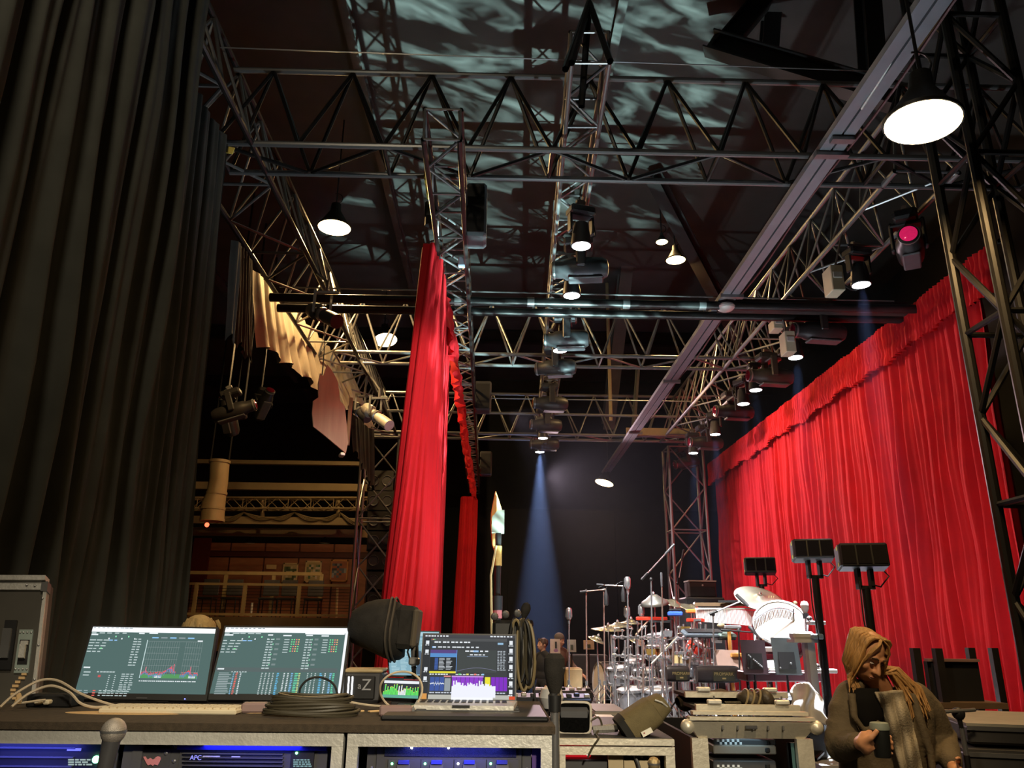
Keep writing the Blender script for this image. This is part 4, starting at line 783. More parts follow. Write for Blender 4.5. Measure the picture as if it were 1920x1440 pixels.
    m.build('interface_print', SCREEN, t)
    a, b_ = P(776, 1330, 2.85), P(963, 1332, 2.85); z = ZD+.026; h0, h1 = V((bl.x-.004, 3.07, z)), V((br.x+.004, 3.07, z)); f0, f1 = V((a.x, 2.85, z)), V((b_.x, 2.85, z)); m = MB()
    m.add([q+V((0, 0, dz)) for dz in (-.007, .007) for q in (f0, f1, h1, h0)], [(3, 2, 1, 0), (4, 5, 6, 7), (0, 1, 5, 4), (1, 2, 6, 5), (2, 3, 7, 6), (3, 0, 4, 7)]); m.build('base', ALU, t)
    m = MB(); c_ = (f0+f1)/2; m.box(c_+V((-.01, .002, .004)), (.06, .012, .008)); m.build('finger_notch', BLACKPL, t); kb = MB()
    for r in range(5):
        for k in range(13): p = h0.lerp(h1, (k+1.2)/15.2); kb.box((p.x, 3.045-.019*r, z+.0085), (.016, .015, .003))
    kb.build('keyboard_keys', BLACKPL, t)
    pad = thing('laptop_pad', 'black ribbed pad lying under the open laptop', 'pad', (c_.x, 2.9, ZD)); MB().cbox((c_.x+.01, 2.90, ZD+.008), (.54, .44, .016), .006).build('mat', BLACKPL, pad)
    m = MB()
    for k in range(3): m.tube((c_.x-.17, 2.84+.08*k, ZD+.0165), (c_.x+.19, 2.84+.08*k, ZD+.0165), .0035)
    m.build('rib', GREYPL, pad)
laptop()
def rear_laptop():
    bl, br, tl = P(729, 1268, 3.42), P(835, 1270, 3.42), P(722, 1181, 3.47); s, t, bu, bv = bezelled('tablet_screen', 'pale cyan lit screen standing behind the open laptop', 'screen', bl, br, tl, .005, .010); m = MB(); rr = random.Random(2)
    s.quad(m, bu, bv, 1-bu, 1-bv, .0005, (.24, .43, .52)); s.quad(m, bu, .88, 1-bu, .96, .0008, (.45, .66, .74))
    for k in range(24): words(m, s, .06, .82-.031*k, .50, .010, 3, (.50, .70, .76), rr, .0009); words(m, s, .62, .82-.031*k, .34, .010, 2, (.50, .70, .76), rr, .0009)
    s.quad(m, .5, .05, .62, .55, .001, (.08, .13, .2)); s.quad(m, .75, .2, .84, .8, .001, (.14, .24, .32)); m.build('screen', SCREEN, t)
    MB().cbox((s.at(.5, 0).x, 3.44, (ZD+s.o.z)/2), (.12, .06, s.o.z-ZD), .01).build('stand', BLACKPL, t)
    bl, br, tl = P(714, 1309, 3.2), P(800, 1312, 3.2), P(720, 1270, 3.28); s, t, bu, bv = bezelled('meter_screen', 'small screen of green and yellow level bars left of the open laptop', 'screen', bl, br, tl, .004, .012); m = MB()
    s.quad(m, bu, bv, 1-bu, 1-bv, .0005, (.03, .04, .05)); s.quad(m, bu, .72, 1-bu, .85, .0008, (.85, .88, .92)); s.quad(m, .45, .9, .85, .93, .0008, (.5, .05, .04)); s.quad(m, bu, .03, 1-bu, .17, .0008, (.12, .4, .3))
    for k in range(34):
        u = .03+.94*k/34; h = .12+.42*abs(math.sin(k*1.7))*rr.uniform(.4, 1); c_ = (.9, .95, .95) if 11 < k < 18 else (.15, .85, .15); s.quad(m, u, .17, u+.022, .17+h, .001, c_); s.quad(m, u, .17+h, u+.022, .20+h, .001, (.8, .8, .1))
    m.build('screen', SCREEN, t); MB().cbox((s.at(.5, 0).x, 3.24, (ZD+s.o.z)/2), (.10, .05, max(.006, s.o.z-ZD)), .002).build('stand', BLACKPL, t)
rear_laptop()
# ------------------------------------------------------------------ small things on the worktop
IVORY = MAT('ivory_plastic', (.80, .70, .50), .5, 0, .05, 8); TAN_PAPER_POOL = MAT('tan_paper_and_light_pool', (.75, .50, .24), .8, 0, .06, 6); PINKG = MAT('greyish_pink_plastic', (.30, .20, .19), .5); ORANGE = MAT('orange_plastic', (.75, .22, .04), .5)
OLIVEC = MAT('olive_black_cable', (.06, .05, .03), .5); WHITEC = MAT('cream_cable', (.62, .52, .38), .5)
a, c = P(196, 1327, 2.86), P(452, 1332, 2.86); t = thing('keyboard', 'long ivory keyboard lying in front of the two monitors', 'keyboard', ((a.x+c.x)/2, 2.88, ZD))
MB().cbox(((a.x+c.x)/2, 2.89, ZD+.008), (c.x-a.x, .15, .016), .004, rot('Z', -1)).build('tray', IVORY, t)
for r in range(5):
    for k in range(17): p = V((a.x+(c.x-a.x)*(k+.7)/17.4, 2.835+.027*r, ZD+.018)); (MB().box(p, (.022, .021, .006)).build('key', IVORY, t) if (r, k) == (0, 0) else None)
k0 = [o for o in bpy.data.objects if o.name.startswith('key') and o.parent == t and o.name == 'key'][0]
for r in range(5):
    for k in range(17):
        if (r, k) == (0, 0): continue
        o = k0.copy(); COL.objects.link(o); o.location = (k0.location.x+(c.x-a.x)*k/17.4, k0.location.y+.027*r, k0.location.z); adopt(o, t)
for i, (px, py, w_, h_, d) in enumerate(((240, 1337, .42, .07, 2.74), (403, 1335, .09, .04, 2.78), (473, 1336, .13, .035, 2.77))):  # tan ovals put warm pools of lamp light onto the worktop as discs
    c_ = PZ(px, py, ZD); tag(MB().lathe([(.001, .0012), (w_/2, .0012), (w_/2, 0)], MX.Translation((c_.x, c_.y, ZD)) @ MX.Diagonal((1, h_/w_*1.6, 1, 1)), 22).build('light_pool_disc', TAN_PAPER_POOL, origin=(c_.x, c_.y, ZD)), ('widest long oval painted light pool by the front edge below the left monitor', 'small oval painted light pool below the gap between the monitors', 'oval painted light pool left of the cable coil')[i], 'paper')
a = P(105, 1311, 3.05); t = thing('usb_hub', 'low black box with cream plugs left of the left monitor', 'hub', (a.x, a.y, ZD)); MB().cbox((a.x, 3.05, ZD+.022), (.16, .10, .044), .006).build('case', BLACKPL, t)
for px, py in ((72, 1308), (88, 1310)): q = P(px, py, 2.98); MB().cbox((q.x, 2.99, ZD+.02), (.022, .03, .016), .004).build('plug', IVORY, t)
def cord(label, pts, r, mat, name='cable'):
    pts = [V(p) for p in pts]; out = []
    for i in range(len(pts)-1):                         # Catmull Rom
        p0, p1, p2, p3 = pts[max(0, i-1)], pts[i], pts[i+1], pts[min(len(pts)-1, i+2)]
        for k in range(8):
            f = k/8; out.append(.5*((2*p1)+(p2-p0)*f+(2*p0-5*p1+4*p2-p3)*f*f+(3*p1-p0-3*p2+p3)*f**3))
    out.append(pts[-1]); return tag(MB().path(out, r, 6).build(name, mat, origin=out[0]), label, 'cable')
cord('upper cream cable arching from the case to the keyboard', [P(0, 1326, 2.9), P(30, 1300, 2.95), P(75, 1276, 3.0), P(110, 1277, 3.0), P(150, 1300, 2.95), P(185, 1314, 2.93), P(215, 1323, 2.93)], .0045, WHITEC)
cord('lower cream cable drooping to the keyboard under the upper one', [P(22, 1325, 2.85), P(55, 1300, 2.9), P(95, 1286, 2.92), P(130, 1298, 2.9), P(150, 1318, 2.85), P(175, 1326, 2.85), P(200, 1325, 2.88)], .0045, WHITEC)
cord('short cream plug lead running across the low black box', [P(40, 1318, 2.9), P(62, 1315, 2.93), P(85, 1312, 2.96)], .004, WHITEC)
t = thing('cable_coil', 'flat coil of olive cable on the worktop below the right monitor', 'cable', PZ(583, 1330, ZD)); c_ = PZ(583, 1330, ZD+.02); m = MB()
for k in range(9):
    pts = [(c_.x+(.155-.004*k+.01*math.sin(k*2.1))*math.cos(a_)+.004*math.sin(k), c_.y+(.07-.002*k)*math.sin(a_), ZD+.008+.007*k+.004*math.sin(a_*2+k)) for a_ in [i*math.pi/14 for i in range(28)]]; m.path(pts, .0055, 6, True)
m.build('turns', OLIVEC, t)
cord('thin black cable loop standing up before the right monitor', [P(562, 1313, 3.0), P(563, 1290, 3.0), P(580, 1273, 3.0), P(605, 1271, 3.0), P(627, 1285, 3.0), P(634, 1312, 3.0)], .004, BLACKPL)
for i, (px, py, d, lb) in enumerate(((478, 1326, 2.9, 'pinkish grey adapter with orange plug left of the cable coil'), (742, 1331, 2.84, 'pinkish grey adapter left of the open laptop'))):
    q = P(px, py, d); t = thing('adapter', lb, 'adapter', (q.x, q.y, ZD)); MB().cbox((q.x, q.y, ZD+.017), (.085 if i == 0 else .11, .06, .032), .006, rot('Z', 8)).build('case', PINKG, t)
    MB().cbox((q.x+.055, q.y, ZD+.014), (.03, .035, .024), .004).build('plug', STEEL if i else PINKG, t); MB().cbox((q.x+.085, q.y+.02, ZD+.012), (.04, .03, .02), .004).build('lead_end', ORANGE if i == 0 else GREYPL, t)
for i, px in enumerate((668, 704)): q = PZ(px, 1335, ZD); tag(MB().cbox((q.x, q.y, ZD+.003), (.055, .018, .006), .002, rot('Z', 20+20*i)).build('tie_strip', TAN_PAPER_POOL, origin=(q.x, q.y, ZD)), ('longer tan tie strip right of the cable coil', 'short tan tie strip by the adapter at the laptop')[i], 'tie strip')
q = P(752, 1295, 3.0); R_ = .076; cord('cream cable ring standing left of the open laptop', [P(760, 1322, 3.0)]+[q+V((R_*math.cos(a_), .03*math.sin(a_*2), R_*.85*math.sin(a_))) for a_ in [rad(-80-k*30) for k in range(12)]]+[P(740, 1325, 2.98), P(690, 1322, 3.0), P(640, 1313, 3.0)], .004, WHITEC)
q = P(682, 1285, 3.3); t = thing('desk_console', 'black fronted desk device with tan top and a Z mark right of the right monitor', 'device', (q.x, 3.35, ZD)); hgt = P(682, 1260, 3.3).z-ZD
a, c = P(640, 1285, 3.3), P(716, 1285, 3.3); cx, wd = (a.x+c.x)/2, c.x-a.x
MB().cbox((cx, 3.39, ZD+hgt/2), (wd, .18, hgt), .012).build('body', GREYPL, t); MB().cbox((cx, 3.39, ZD+hgt+.004), (wd, .18, .012), .004).build('top_cover', MAT('tan_cover', (.55, .42, .22), .5), t)
MB().cbox((cx-.01, 3.297, ZD+hgt*.5), (wd*.8, .012, hgt*.75), .004).build('front_screen', BLACKPL, t)
for px in (653, 660): p = P(px, 1286, 3.288); MB().box((p.x, 3.289, p.z), (.0045, .003, hgt*.6)).build('level_strip', WHITELED, t)
text('front_mark', 'Z', .06, P(687, 1285, 3.288), (1, 0, 0), (0, 0, 1), MAT('grey_mark', (.45, .46, .5), .4, .3, 0), t); text('front_mark', 'a', .035, P(674, 1286, 3.288), (1, 0, 0), (0, 0, 1), bpy.data.materials['grey_mark'], t)
# padded hood on a stand
FELT = MAT('black_felt', (.030, .027, .024), .95, 0, .2, 30, .2, spec=.15); a, c = P(640, 1168, 3.45), P(790, 1172, 3.45)
t = thing('boom_lamp_hood', 'bulky black felt hood on a stand behind the right monitor', 'hood', P(778, 1318, 3.2)); k = 3.45/FPX*.93
def hood():
    ax = [(655, 1178, 12, .3), (662, 1174, 30, .5), (685, 1172, 42, .75), (705, 1174, 49, .9), (725, 1178, 54, 1), (738, 1182, 55, 1), (752, 1185, 50, .9), (760, 1188, 42, .8)]; m = MB(); n = 20; vs = []
    for px, py, r, dd in ax:
        c_ = P(px, py, 3.42)
        for i in range(n): a_ = 2*math.pi*i/n; vs.append(c_+V((.10*(1-dd)*0, .16*dd*math.cos(a_), r*k*math.sin(a_)*1.0)))
    fs = [(j*n+i, j*n+(i+1) % n, (j+1)*n+(i+1) % n, (j+1)*n+i) for j in range(len(ax)-1) for i in range(n)]+[tuple(range(n-1, -1, -1)), tuple(range((len(ax)-1)*n, len(ax)*n))]
    m.add(vs, fs); m.build('hood', FELT, t, smooth=60); m = MB(); n = 20; ri = []
    for px, r in ((734, 58), (742, 58)):
        c_ = P(px, 1180, 3.42); ri.append([c_+V((.004*math.sin(i), .168*math.cos(2*math.pi*i/n), r*k*math.sin(2*math.pi*i/n))) for i in range(n)])
    for r in ri: m.path(r, .005, 6, True)
    m.build('seam_piping', MAT('brown_piping', (.07, .055, .04), .8), t)
    c_ = P(764, 1176, 3.40); MB().cbox(c_, (.085, .24, .17), .02, rot('Y', 4)).build('felt_box', FELT, t); c_ = P(781, 1178, 3.38); MB().cbox(c_, (.022, .20, .15), .008, rot('Y', 4)).build('flap', MAT('brown_felt', (.10, .08, .055), .9), t)
    b0 = P(778, 1316, 3.25); bar('pole', (b0.x, 3.25, ZD), P(776, 1252, 3.3), .010, BLACKSTEEL, t); bar('clamp_tube', P(776, 1252, 3.3), P(775, 1205, 3.36), .012, CHROME, t); bar('clamp_tube', P(782, 1240, 3.3), P(781, 1208, 3.36), .008, BLACKSTEEL, t); MB().cbox(P(777, 1240, 3.3), (.045, .03, .03), .006).build('clamp', STEEL, t); MB().cbox((b0.x, 3.25, ZD+.006), (.12, .12, .012), .003).build('foot', BLACKSTEEL, t)
    m = MB(); m.path([P(770, 1205, 3.35), P(764, 1222, 3.33), P(770, 1240, 3.31), P(776, 1246, 3.3)], .004, 5); m.build('lead', BLACKPL, t)
hood()
# flight case standing at left behind the desk
def left_case():
    bl, br, tl = P(-130, 1345, 3.12), P(62, 1345, 3.12), P(-80, 1092, 3.34); s = Slab(bl, br, tl); t = thing('flight_case', 'upright black flight case with aluminium edges and butterfly latch at the left edge', 'flight case', (s.at(.5, 0).x, 3.2, ZD)); m = MB(); m2 = MB()
    s.plate(m, 0, 0, 1, 1, -.05, 0); m.build('body', MAT('brownish_black_laminate', (.085, .078, .064), .5, 0, .12, 5), t); s.plate(m2, 0, .935, 1, 1.0, -.02, .008); m2.build('top_edge', ALU, t); m2 = MB(); s.plate(m2, .965, 0, 1.0, .935, -.02, .008); m2.build('side_edge', ALU, t)
    m2 = MB(); s.plate(m2, 0, 1.005, .985, 1.045, -.02, .02); m2.build('lid_edge', ALU, t); m2 = MB(); s.plate(m2, .94, .92, 1.012, 1.0, -.02, .012); m2.build('corner_plate', STEEL, t)
    m2 = MB(); s.plate(m2, .76, .30, .905, .62, 0, .006); m2.build('latch_dish', MAT('pale_teal_zinc', (.50, .60, .55), .35, .4, .1, 20), t); m2 = MB(); s.plate(m2, .785, .36, .885, .54, .006, .009); m2.build('latch_recess', BLACKPL, t)
    lt = MB(); s.plate(lt, .80, .40, .86, .50, .009, .02); s.plate(lt, .80, .50, .875, .53, .009, .014); lt = lt.build('latch_handle', ALU, t)
    for u in (.775, .81, .85, .89):
        for v in (.325, .595): m2 = MB(); m2.ell(s.at(u, v, .007), .004, 8, 5); m2.build('rivet', STEEL, lt)
    for u, v in ((.78, .97), (.87, .965), (.97, .86), (.985, .5), (.985, .25)): m2 = MB(); m2.ell(s.at(u, v, .009), .005, 8, 5); m2.build('rivet', STEEL, t)
    m2 = MB(); s.plate(m2, .60, .32, .725, .69, 0, .01); m2.build('handle_plate', BLACKPL, t); m2 = MB(); s.plate(m2, .60, .40, .69, .62, .01, .018); m2.build('handle', STEEL, t)
    m2 = MB()
    for k in range(9): u = .80+.05*math.sin(k*.6+2.4); s.plate(m2, u, .06+.028*k, u+.05+.012*(k % 2), .078+.028*k, .001, .006)
    m2.build('tag_strip', TAN_PAPER_POOL, t); m2 = MB(); pts = [s.at(.845+.035*math.cos(a_), .09+.075*math.sin(a_), .006) for a_ in [i*math.pi/8 for i in range(16)]]; m2.add(pts, [tuple(range(16))]); m2.build('sticker', TAN_PAPER_POOL, t)
left_case()
# ball microphone in front of the racks
def ball_mic(label, px, py, d, r, L, ballmat, tilt=(0, 0), base=None):
    c_ = P(px, py, d); t = thing('microphone', label, 'microphone', c_+V((0, 0, -L))); MB().ell(c_, (r, r, r*1.05), 16, 12).build('grille_ball', ballmat, t)
    MB().lathe([(r*1.03, -.003), (r*1.05, .003)], MX.Translation(c_), 16, False).build('grille_band', STEEL, t)
    e = c_+V((tilt[0], tilt[1], -L)); d_ = (e-c_).normalized(); s_, u_ = frame(d_); T = MX(((s_.x, u_.x, d_.x, c_.x), (s_.y, u_.y, d_.y, c_.y), (s_.z, u_.z, d_.z, c_.z), (0, 0, 0, 1)))
    MB().lathe([(r*.72, r*.72), (r*.70, r*1.2), (r*.52, L), (r*.40, L+.003)], T, 14).build('body', GREYPL, t); return t, e
GRILLE = MAT('dusty_grille', (.42, .38, .34), .5, .5, .15, 80, .3)
t, e = ball_mic('grey ball microphone standing before the wide rack case', 213, 1371, 2.2, .031, .15, GRILLE, (-.012, 0))
bar('stand_rod', e+V((0, 0, .01)), (e.x, e.y, .03), .012, STEEL, t); MB().lathe([(.14, 0), (.14, .02), (.02, .03)], MX.Translation((e.x, e.y, 0)), 20).build('stand_base', BLACKSTEEL, t)
# ------------------------------------------------------------------ microphones and coil behind the desk
t, e = ball_mic('black foam microphone on a chrome stand right of the desk', 1043, 1252, 2.72, .030, .07, FELT, (-.01, 0)); x, y = P(1040, 1300, 2.72).x, 2.72
MB().lathe([(.014, 0), (.026, .03), (.036, .08), (.034, .115), (.02, .13)], MX.Translation((x, y, e.z-.015)), 14).build('foam_neck', FELT, t); bar('clip', (x, y, e.z-.09), (x, y, e.z-.01), .012, BLACKPL, t); bar('stand_tube', (x, y, .05), (x, y, P(1040, 1322, 2.72).z), .0155, CHROME, t, 14); bar('stand_tube', (x, y, .06), (x, y, e.z-.08), .010, CHROME, t, 12); MB().lathe([(.02, 0), (.022, .05), (.014, .06)], MX.Translation((x, y, P(1040, 1322, 2.72).z-.02)), 12).build('clutch', BLACKPL, t)
for a_ in (30, 150, 270): bar('leg', (x, y, .16), (x+.26*math.cos(rad(a_)), y+.26*math.sin(rad(a_)), .012), .009, BLACKSTEEL, t)
x, y = P(946, 1300, 3.72).x, 3.72; t = thing('cable_stand', 'stand with black clamp carrying the long hank of cable beside the laptop', 'stand', (x, y, 0)); zc_ = P(955, 1182, y).z
bar('tube', (x, y, .04), (x, y, zc_), .016, BLACKSTEEL, t, 12); MB().cbox((x, y, zc_), (.12, .06, .09), .015).build('clamp', BLACKPL, t); m = MB(); m.tube((x+.03, y, zc_+.02), (x+.12, y-.05, zc_+.03), .016); m.build('peg', BLACKSTEEL, t)
for q in ((-.05, .06), (.0, .07), (.055, .075)): m = MB(); m.ell((x+q[0], y-.03, zc_+q[1]), .018, 8, 6); m.build('knob', STEEL, t)
for a_ in (10, 130, 250): bar('leg', (x, y, .16), (x+.28*math.cos(rad(a_)), y+.28*math.sin(rad(a_)), .012), .01, BLACKSTEEL, t)
h = thing('cable_hank', 'long hank of black and tan cable hanging beside the open laptop', 'cable', (x+.08, y-.05, P(985, 1300, y).z))
for k in range(14):
    xo = .035+.0055*k+.006*math.sin(k*1.9); w_ = .010+.006*(k % 4); zt2, zb2 = zc_+.045+.006*math.sin(k), P(985, 1296-((k*7) % 23), y).z; sl = .05+.02*math.sin(k*1.3)
    pts = [(x+xo+w_*math.cos(a_)+(zc_-(zt2+zb2)/2-(zt2-zb2)/2*math.sin(a_))*sl*.5, y-.05+.02*math.sin(k+a_), (zt2+zb2)/2+(zt2-zb2)/2*math.sin(a_)) for a_ in [i*math.pi/14 for i in range(28)]]
    MB().path(pts, .0068, 6, True).build('cable_turn', (BLACKPL, OLIVEC, BLACKPL, MAT('tan_cable_turn', (.26, .2, .1), .5) if k == 3 else bpy.data.materials.get('tan_cable_turn', OLIVEC))[k % 4], h)
t = thing('gooseneck_microphone', 'black pear shaped microphone on a thin gooseneck above the cable hank', 'microphone', P(1003, 1310, 3.75)); c_ = P(986, 1141, 3.75); d_ = (P(981, 1162, 3.75)-c_).normalized(); s_, u_ = frame(d_); T = MX(((s_.x, u_.x, d_.x, c_.x), (s_.y, u_.y, d_.y, c_.y), (s_.z, u_.z, d_.z, c_.z), (0, 0, 0, 1)))
MB().lathe([(.001, -.028), (.016, -.022), (.023, -.004), (.020, .02), (.010, .045), (.006, .055)], T, 14).build('capsule', FELT, t)
gn = [P(981, 1162, 3.75), P(980, 1175, 3.75), P(990, 1190, 3.75), P(998, 1225, 3.75), P(1001, 1270, 3.75), P(1003, 1310, 3.75)]; m = MB(); m.path(gn, .005, 6); m.build('gooseneck', BLACKPL, t); bar('post', (gn[-1].x, gn[-1].y, .03), gn[-1], .012, BLACKSTEEL, t); MB().lathe([(.12, 0), (.12, .02), (.015, .03)], MX.Translation((gn[-1].x, gn[-1].y, 0)), 18).build('base', BLACKSTEEL, t)
# ------------------------------------------------------------------ low case with speaker and bag
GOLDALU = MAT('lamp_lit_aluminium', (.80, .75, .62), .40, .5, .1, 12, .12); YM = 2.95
a, c = P(1042, 1395, YM), P(1262, 1395, YM); zt2 = P(1150, 1383, YM).z; t = thing('rack_case', 'middle low rack case with double aluminium rail carrying the bag and speaker', 'flight case', ((a.x+c.x)/2, YM, 0)); cx, wd = (a.x+c.x)/2, c.x-a.x
MB().box((cx, YM+.35, zt2-.008), (wd, .7, .016)).build('top_panel', CASEBLK, t)
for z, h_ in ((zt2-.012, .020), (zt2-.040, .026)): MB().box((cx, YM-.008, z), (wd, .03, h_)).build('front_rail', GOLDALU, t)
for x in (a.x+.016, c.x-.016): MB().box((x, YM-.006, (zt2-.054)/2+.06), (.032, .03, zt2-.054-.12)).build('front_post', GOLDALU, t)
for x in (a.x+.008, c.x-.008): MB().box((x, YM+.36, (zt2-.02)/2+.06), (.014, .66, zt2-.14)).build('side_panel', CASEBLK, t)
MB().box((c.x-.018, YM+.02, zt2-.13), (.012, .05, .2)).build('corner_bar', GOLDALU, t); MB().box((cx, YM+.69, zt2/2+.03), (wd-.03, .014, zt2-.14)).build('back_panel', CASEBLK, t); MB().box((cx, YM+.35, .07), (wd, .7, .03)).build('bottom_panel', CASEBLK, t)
for x in (a.x+.07, c.x-.07):
    for yy in (YM+.1, YM+.6): bar('caster', (x, yy, .0), (x, yy, .06), .03, BLACKPL, t)
a, c = P(1064, 1396, YM+.06), P(1108, 1396, YM+.06); z0, z1 = P(1080, 1420, YM+.06).z, P(1080, 1398, YM+.06).z; t = thing('clock_display', 'red glowing digital clock in the middle low rack case', 'clock', ((a.x+c.x)/2-.01, YM+.06, z0))
a = P(1036, 1396, YM+.06); cx = (a.x+c.x)/2; MB().cbox((cx, YM+.10, (z0+z1)/2), (c.x-a.x, .08, z1-z0), .004).build('case', MAT('red_lit_panel', (.3, .01, .01), .4, 0, 0, em=(.75, .012, .02), es=.55), t)
text('digits', '00.00', .030, (cx+.026, YM+.0585, (z0+z1)/2), (1, 0, 0), (0, 0, 1), MAT('pale_digits', (1, .8, .8), .4, 0, 0, em=(1, .62, .6), es=2), t); MB().box((c.x-.012, YM+.059, z0+.012), (.008, .003, .008)).build('button', WHITELED, t)
tag(MB().cbox(((a.x+c.x)/2+.04, YM+.2, z0-.03), (.42, .3, .05), .004).build('rack_shelf_unit', GREYPL, origin=((a.x+c.x)/2+.04, YM+.2, z0-.055)), 'grey flat unit under the red clock in the middle case', 'rack unit')
pl_ = [(1140, 1402), (1241, 1402), (1236, 1416), (1222, 1440), (1216, 1475), (1143, 1475)]; t = thing('plywood_door', 'tan rack panel with a rectangular hand hole in the middle case', 'panel', P(1180, 1475, YM+.03)); pts = [P(x, y_, YM+.03) for x, y_ in pl_]; TANW = MAT('tan_board', (.50, .40, .24), .6, 0, .1, 4)
hx0, hx1, hy0, hy1 = 1170, 1217, 1407, 1426; m = MB()
for x0_, y0_, x1_, y1_ in ((1140, 1402, hx0, 1475), (hx0, 1402, hx1, hy0), (hx0, hy1, hx1, 1475), (hx1, 1402, 1238, 1440)):
    p, q = P(x0_, y0_, YM+.03), P(x1_, y1_, YM+.03); m.box(((p.x+q.x)/2, YM+.037, (p.z+q.z)/2), (q.x-p.x, .014, p.z-q.z))
m.build('board', TANW, t); p, q = P(hx0, hy0, YM+.05), P(hx1, hy1, YM+.05); MB().box(((p.x+q.x)/2, YM+.055, (p.z+q.z)/2), (q.x-p.x, .008, p.z-q.z)).build('hole_backing', BLACKPL, t)
m = MB(); m.path([P(1188, 1410, YM+.04), P(1190, 1418, YM+.02), P(1196, 1430, YM+.015), P(1200, 1445, YM+.015)], .006, 6); m.path([P(1205, 1412, YM+.04), P(1203, 1420, YM+.03)], .006, 6); m.build('lead', GREYPL, t)
bl, br, tl = P(1044, 1377, 3.06), P(1108, 1378, 3.06), P(1046, 1316, 3.10); s = Slab(bl, br, tl); t = thing('table_speaker', 'small square black speaker with pale rim right of the chrome stand', 'speaker', s.at(.5, 0)); T = MX.Translation(s.at(.5, .5, -.05)) @ rot('X', 4)
MB().cbox(s.at(.5, .5, -.055), (s.W, .11, s.H), .014).build('cabinet', GREYPL, t); m = MB(); rr_ = []
for i in range(32):
    a_ = 2*math.pi*i/32; e = 6; cx_, sx_ = math.cos(a_), math.sin(a_); rr_.append(s.at(.5+.49*math.copysign(abs(cx_)**(2/e), cx_), .5+.49*math.copysign(abs(sx_)**(2/e), sx_), .003))
m.path(rr_, .005, 6, True); m.build('rim', MAT('pale_rim', (.55, .5, .42), .5), t); m = MB(); s.plate(m, .03, .03, .97, .97, 0, .004); m.build('grille', MAT('black_grille', (.004, .004, .004), 1, 0, .4, 150, .3, spec=.02), t)
cord('curled grey lead from the small speaker to the bag', [P(1110, 1350, 3.05), P(1122, 1345, 3.05), P(1128, 1360, 3.05), P(1118, 1376, 3.02), P(1122, 1385, 2.92), P(1112, 1400, 2.92), P(1102, 1420, 2.92)], .004, OLIVEC)
t = thing('coiled_lead', 'springy grey coiled lead lying between speaker and bag', 'cable', P(1130, 1376, 3.05)); A_, B_ = P(1112, 1374, 3.05), P(1158, 1370, 3.05); m = MB(); m.path([A_.lerp(B_, i/120)+V((0, .012*math.cos(i*1.05), .012*math.sin(i*1.05)+.010)) for i in range(121)], .003, 5); m.build('coil', MAT('grey_coil', (.35, .33, .3), .5), t)
def bag():
    OL = MAT('olive_canvas', (.15, .115, .05), .85, 0, .12, 40, .25); T0 = P(1204, 1346, 3.05); ex = (P(1236, 1318, 3.05)-P(1172, 1366, 3.05)).normalized(); nn = V((0, 1, 0)); up = nn.cross(ex).normalized(); up = up if up.z > 0 else -up
    t = thing('canvas_bag', 'olive canvas bag with a white label lying on the middle low case', 'bag', P(1200, 1378, 3.05)); k_ = 3.05/FPX*.93
    def body(L0, L1, h0, h1, dep, mat, nm):
        def fn(u, v):
            a_ = 2*math.pi*u; e = 3.2; c_, s_ = math.cos(a_), math.sin(a_); hh = (h0+(h1-h0)*v)*k_; w_ = min(1, 1.6*math.sqrt(max(0, v*(1-v)))*2.2+.55)
            return T0+ex*((L0+(L1-L0)*v)*k_)+up*(hh*w_*math.copysign(abs(s_)**(2/e), s_))+nn*(dep*w_*math.copysign(abs(c_)**(2/e), c_))
        m = MB(); m.grid(fn, 28, 14, True); n = 28; m.f.append(list(range(n))[::-1]); m.mi.append(0); m.col.append(None); m.f.append([14*n+i for i in range(n)]); m.mi.append(0); m.col.append(None); return m.build(nm, mat, t, smooth=60)
    body(-38, 30, 29, 25, .09, OL, 'body'); body(24, 52, 24, 17, .075, OL, 'flap'); body(-47, -30, 27, 30, .088, MAT('black_bag_base', (.015, .014, .012), .9), 'base')
    f = T0+nn*-.095; s2 = Slab(f+ex*(-22*k_)+up*(-18*k_), f+ex*(-2*k_)+up*(-21*k_), f+ex*(-21*k_)+up*(-9*k_)); m = MB(); s2.plate(m, 0, 0, 1, 1, 0, .004); m.build('label', MAT('cream_label', (.85, .78, .66), .6), t); m = MB(); s2.plate(m, .18, .5, .30, .72, .004, .006); m.build('label_mark', MAT('maroon_mark', (.3, .02, .02), .6), t)
    m = MB(); m.path([f+ex*(34*k_)+up*(18*k_)+nn*.02, f+ex*(42*k_)+up*(8*k_)+nn*.012, f+ex*(46*k_)+up*(-4*k_)+nn*.02], .003, 5); m.build('zip', ALU, t)
bag()
t, e = ball_mic('brass ball microphone at the lower edge before the middle case', 1226, 1432, 2.75, .02, .12, MAT('brass_grille', (.55, .42, .22), .4, .7, .1, 80, .3), (.03, 0)); bar('stand_rod', e+V((0, 0, .01)), (e.x, e.y, .03), .011, STEEL, t); MB().lathe([(.12, 0), (.12, .02), (.02, .03)], MX.Translation((e.x, e.y, 0)), 18).build('stand_base', BLACKSTEEL, t)
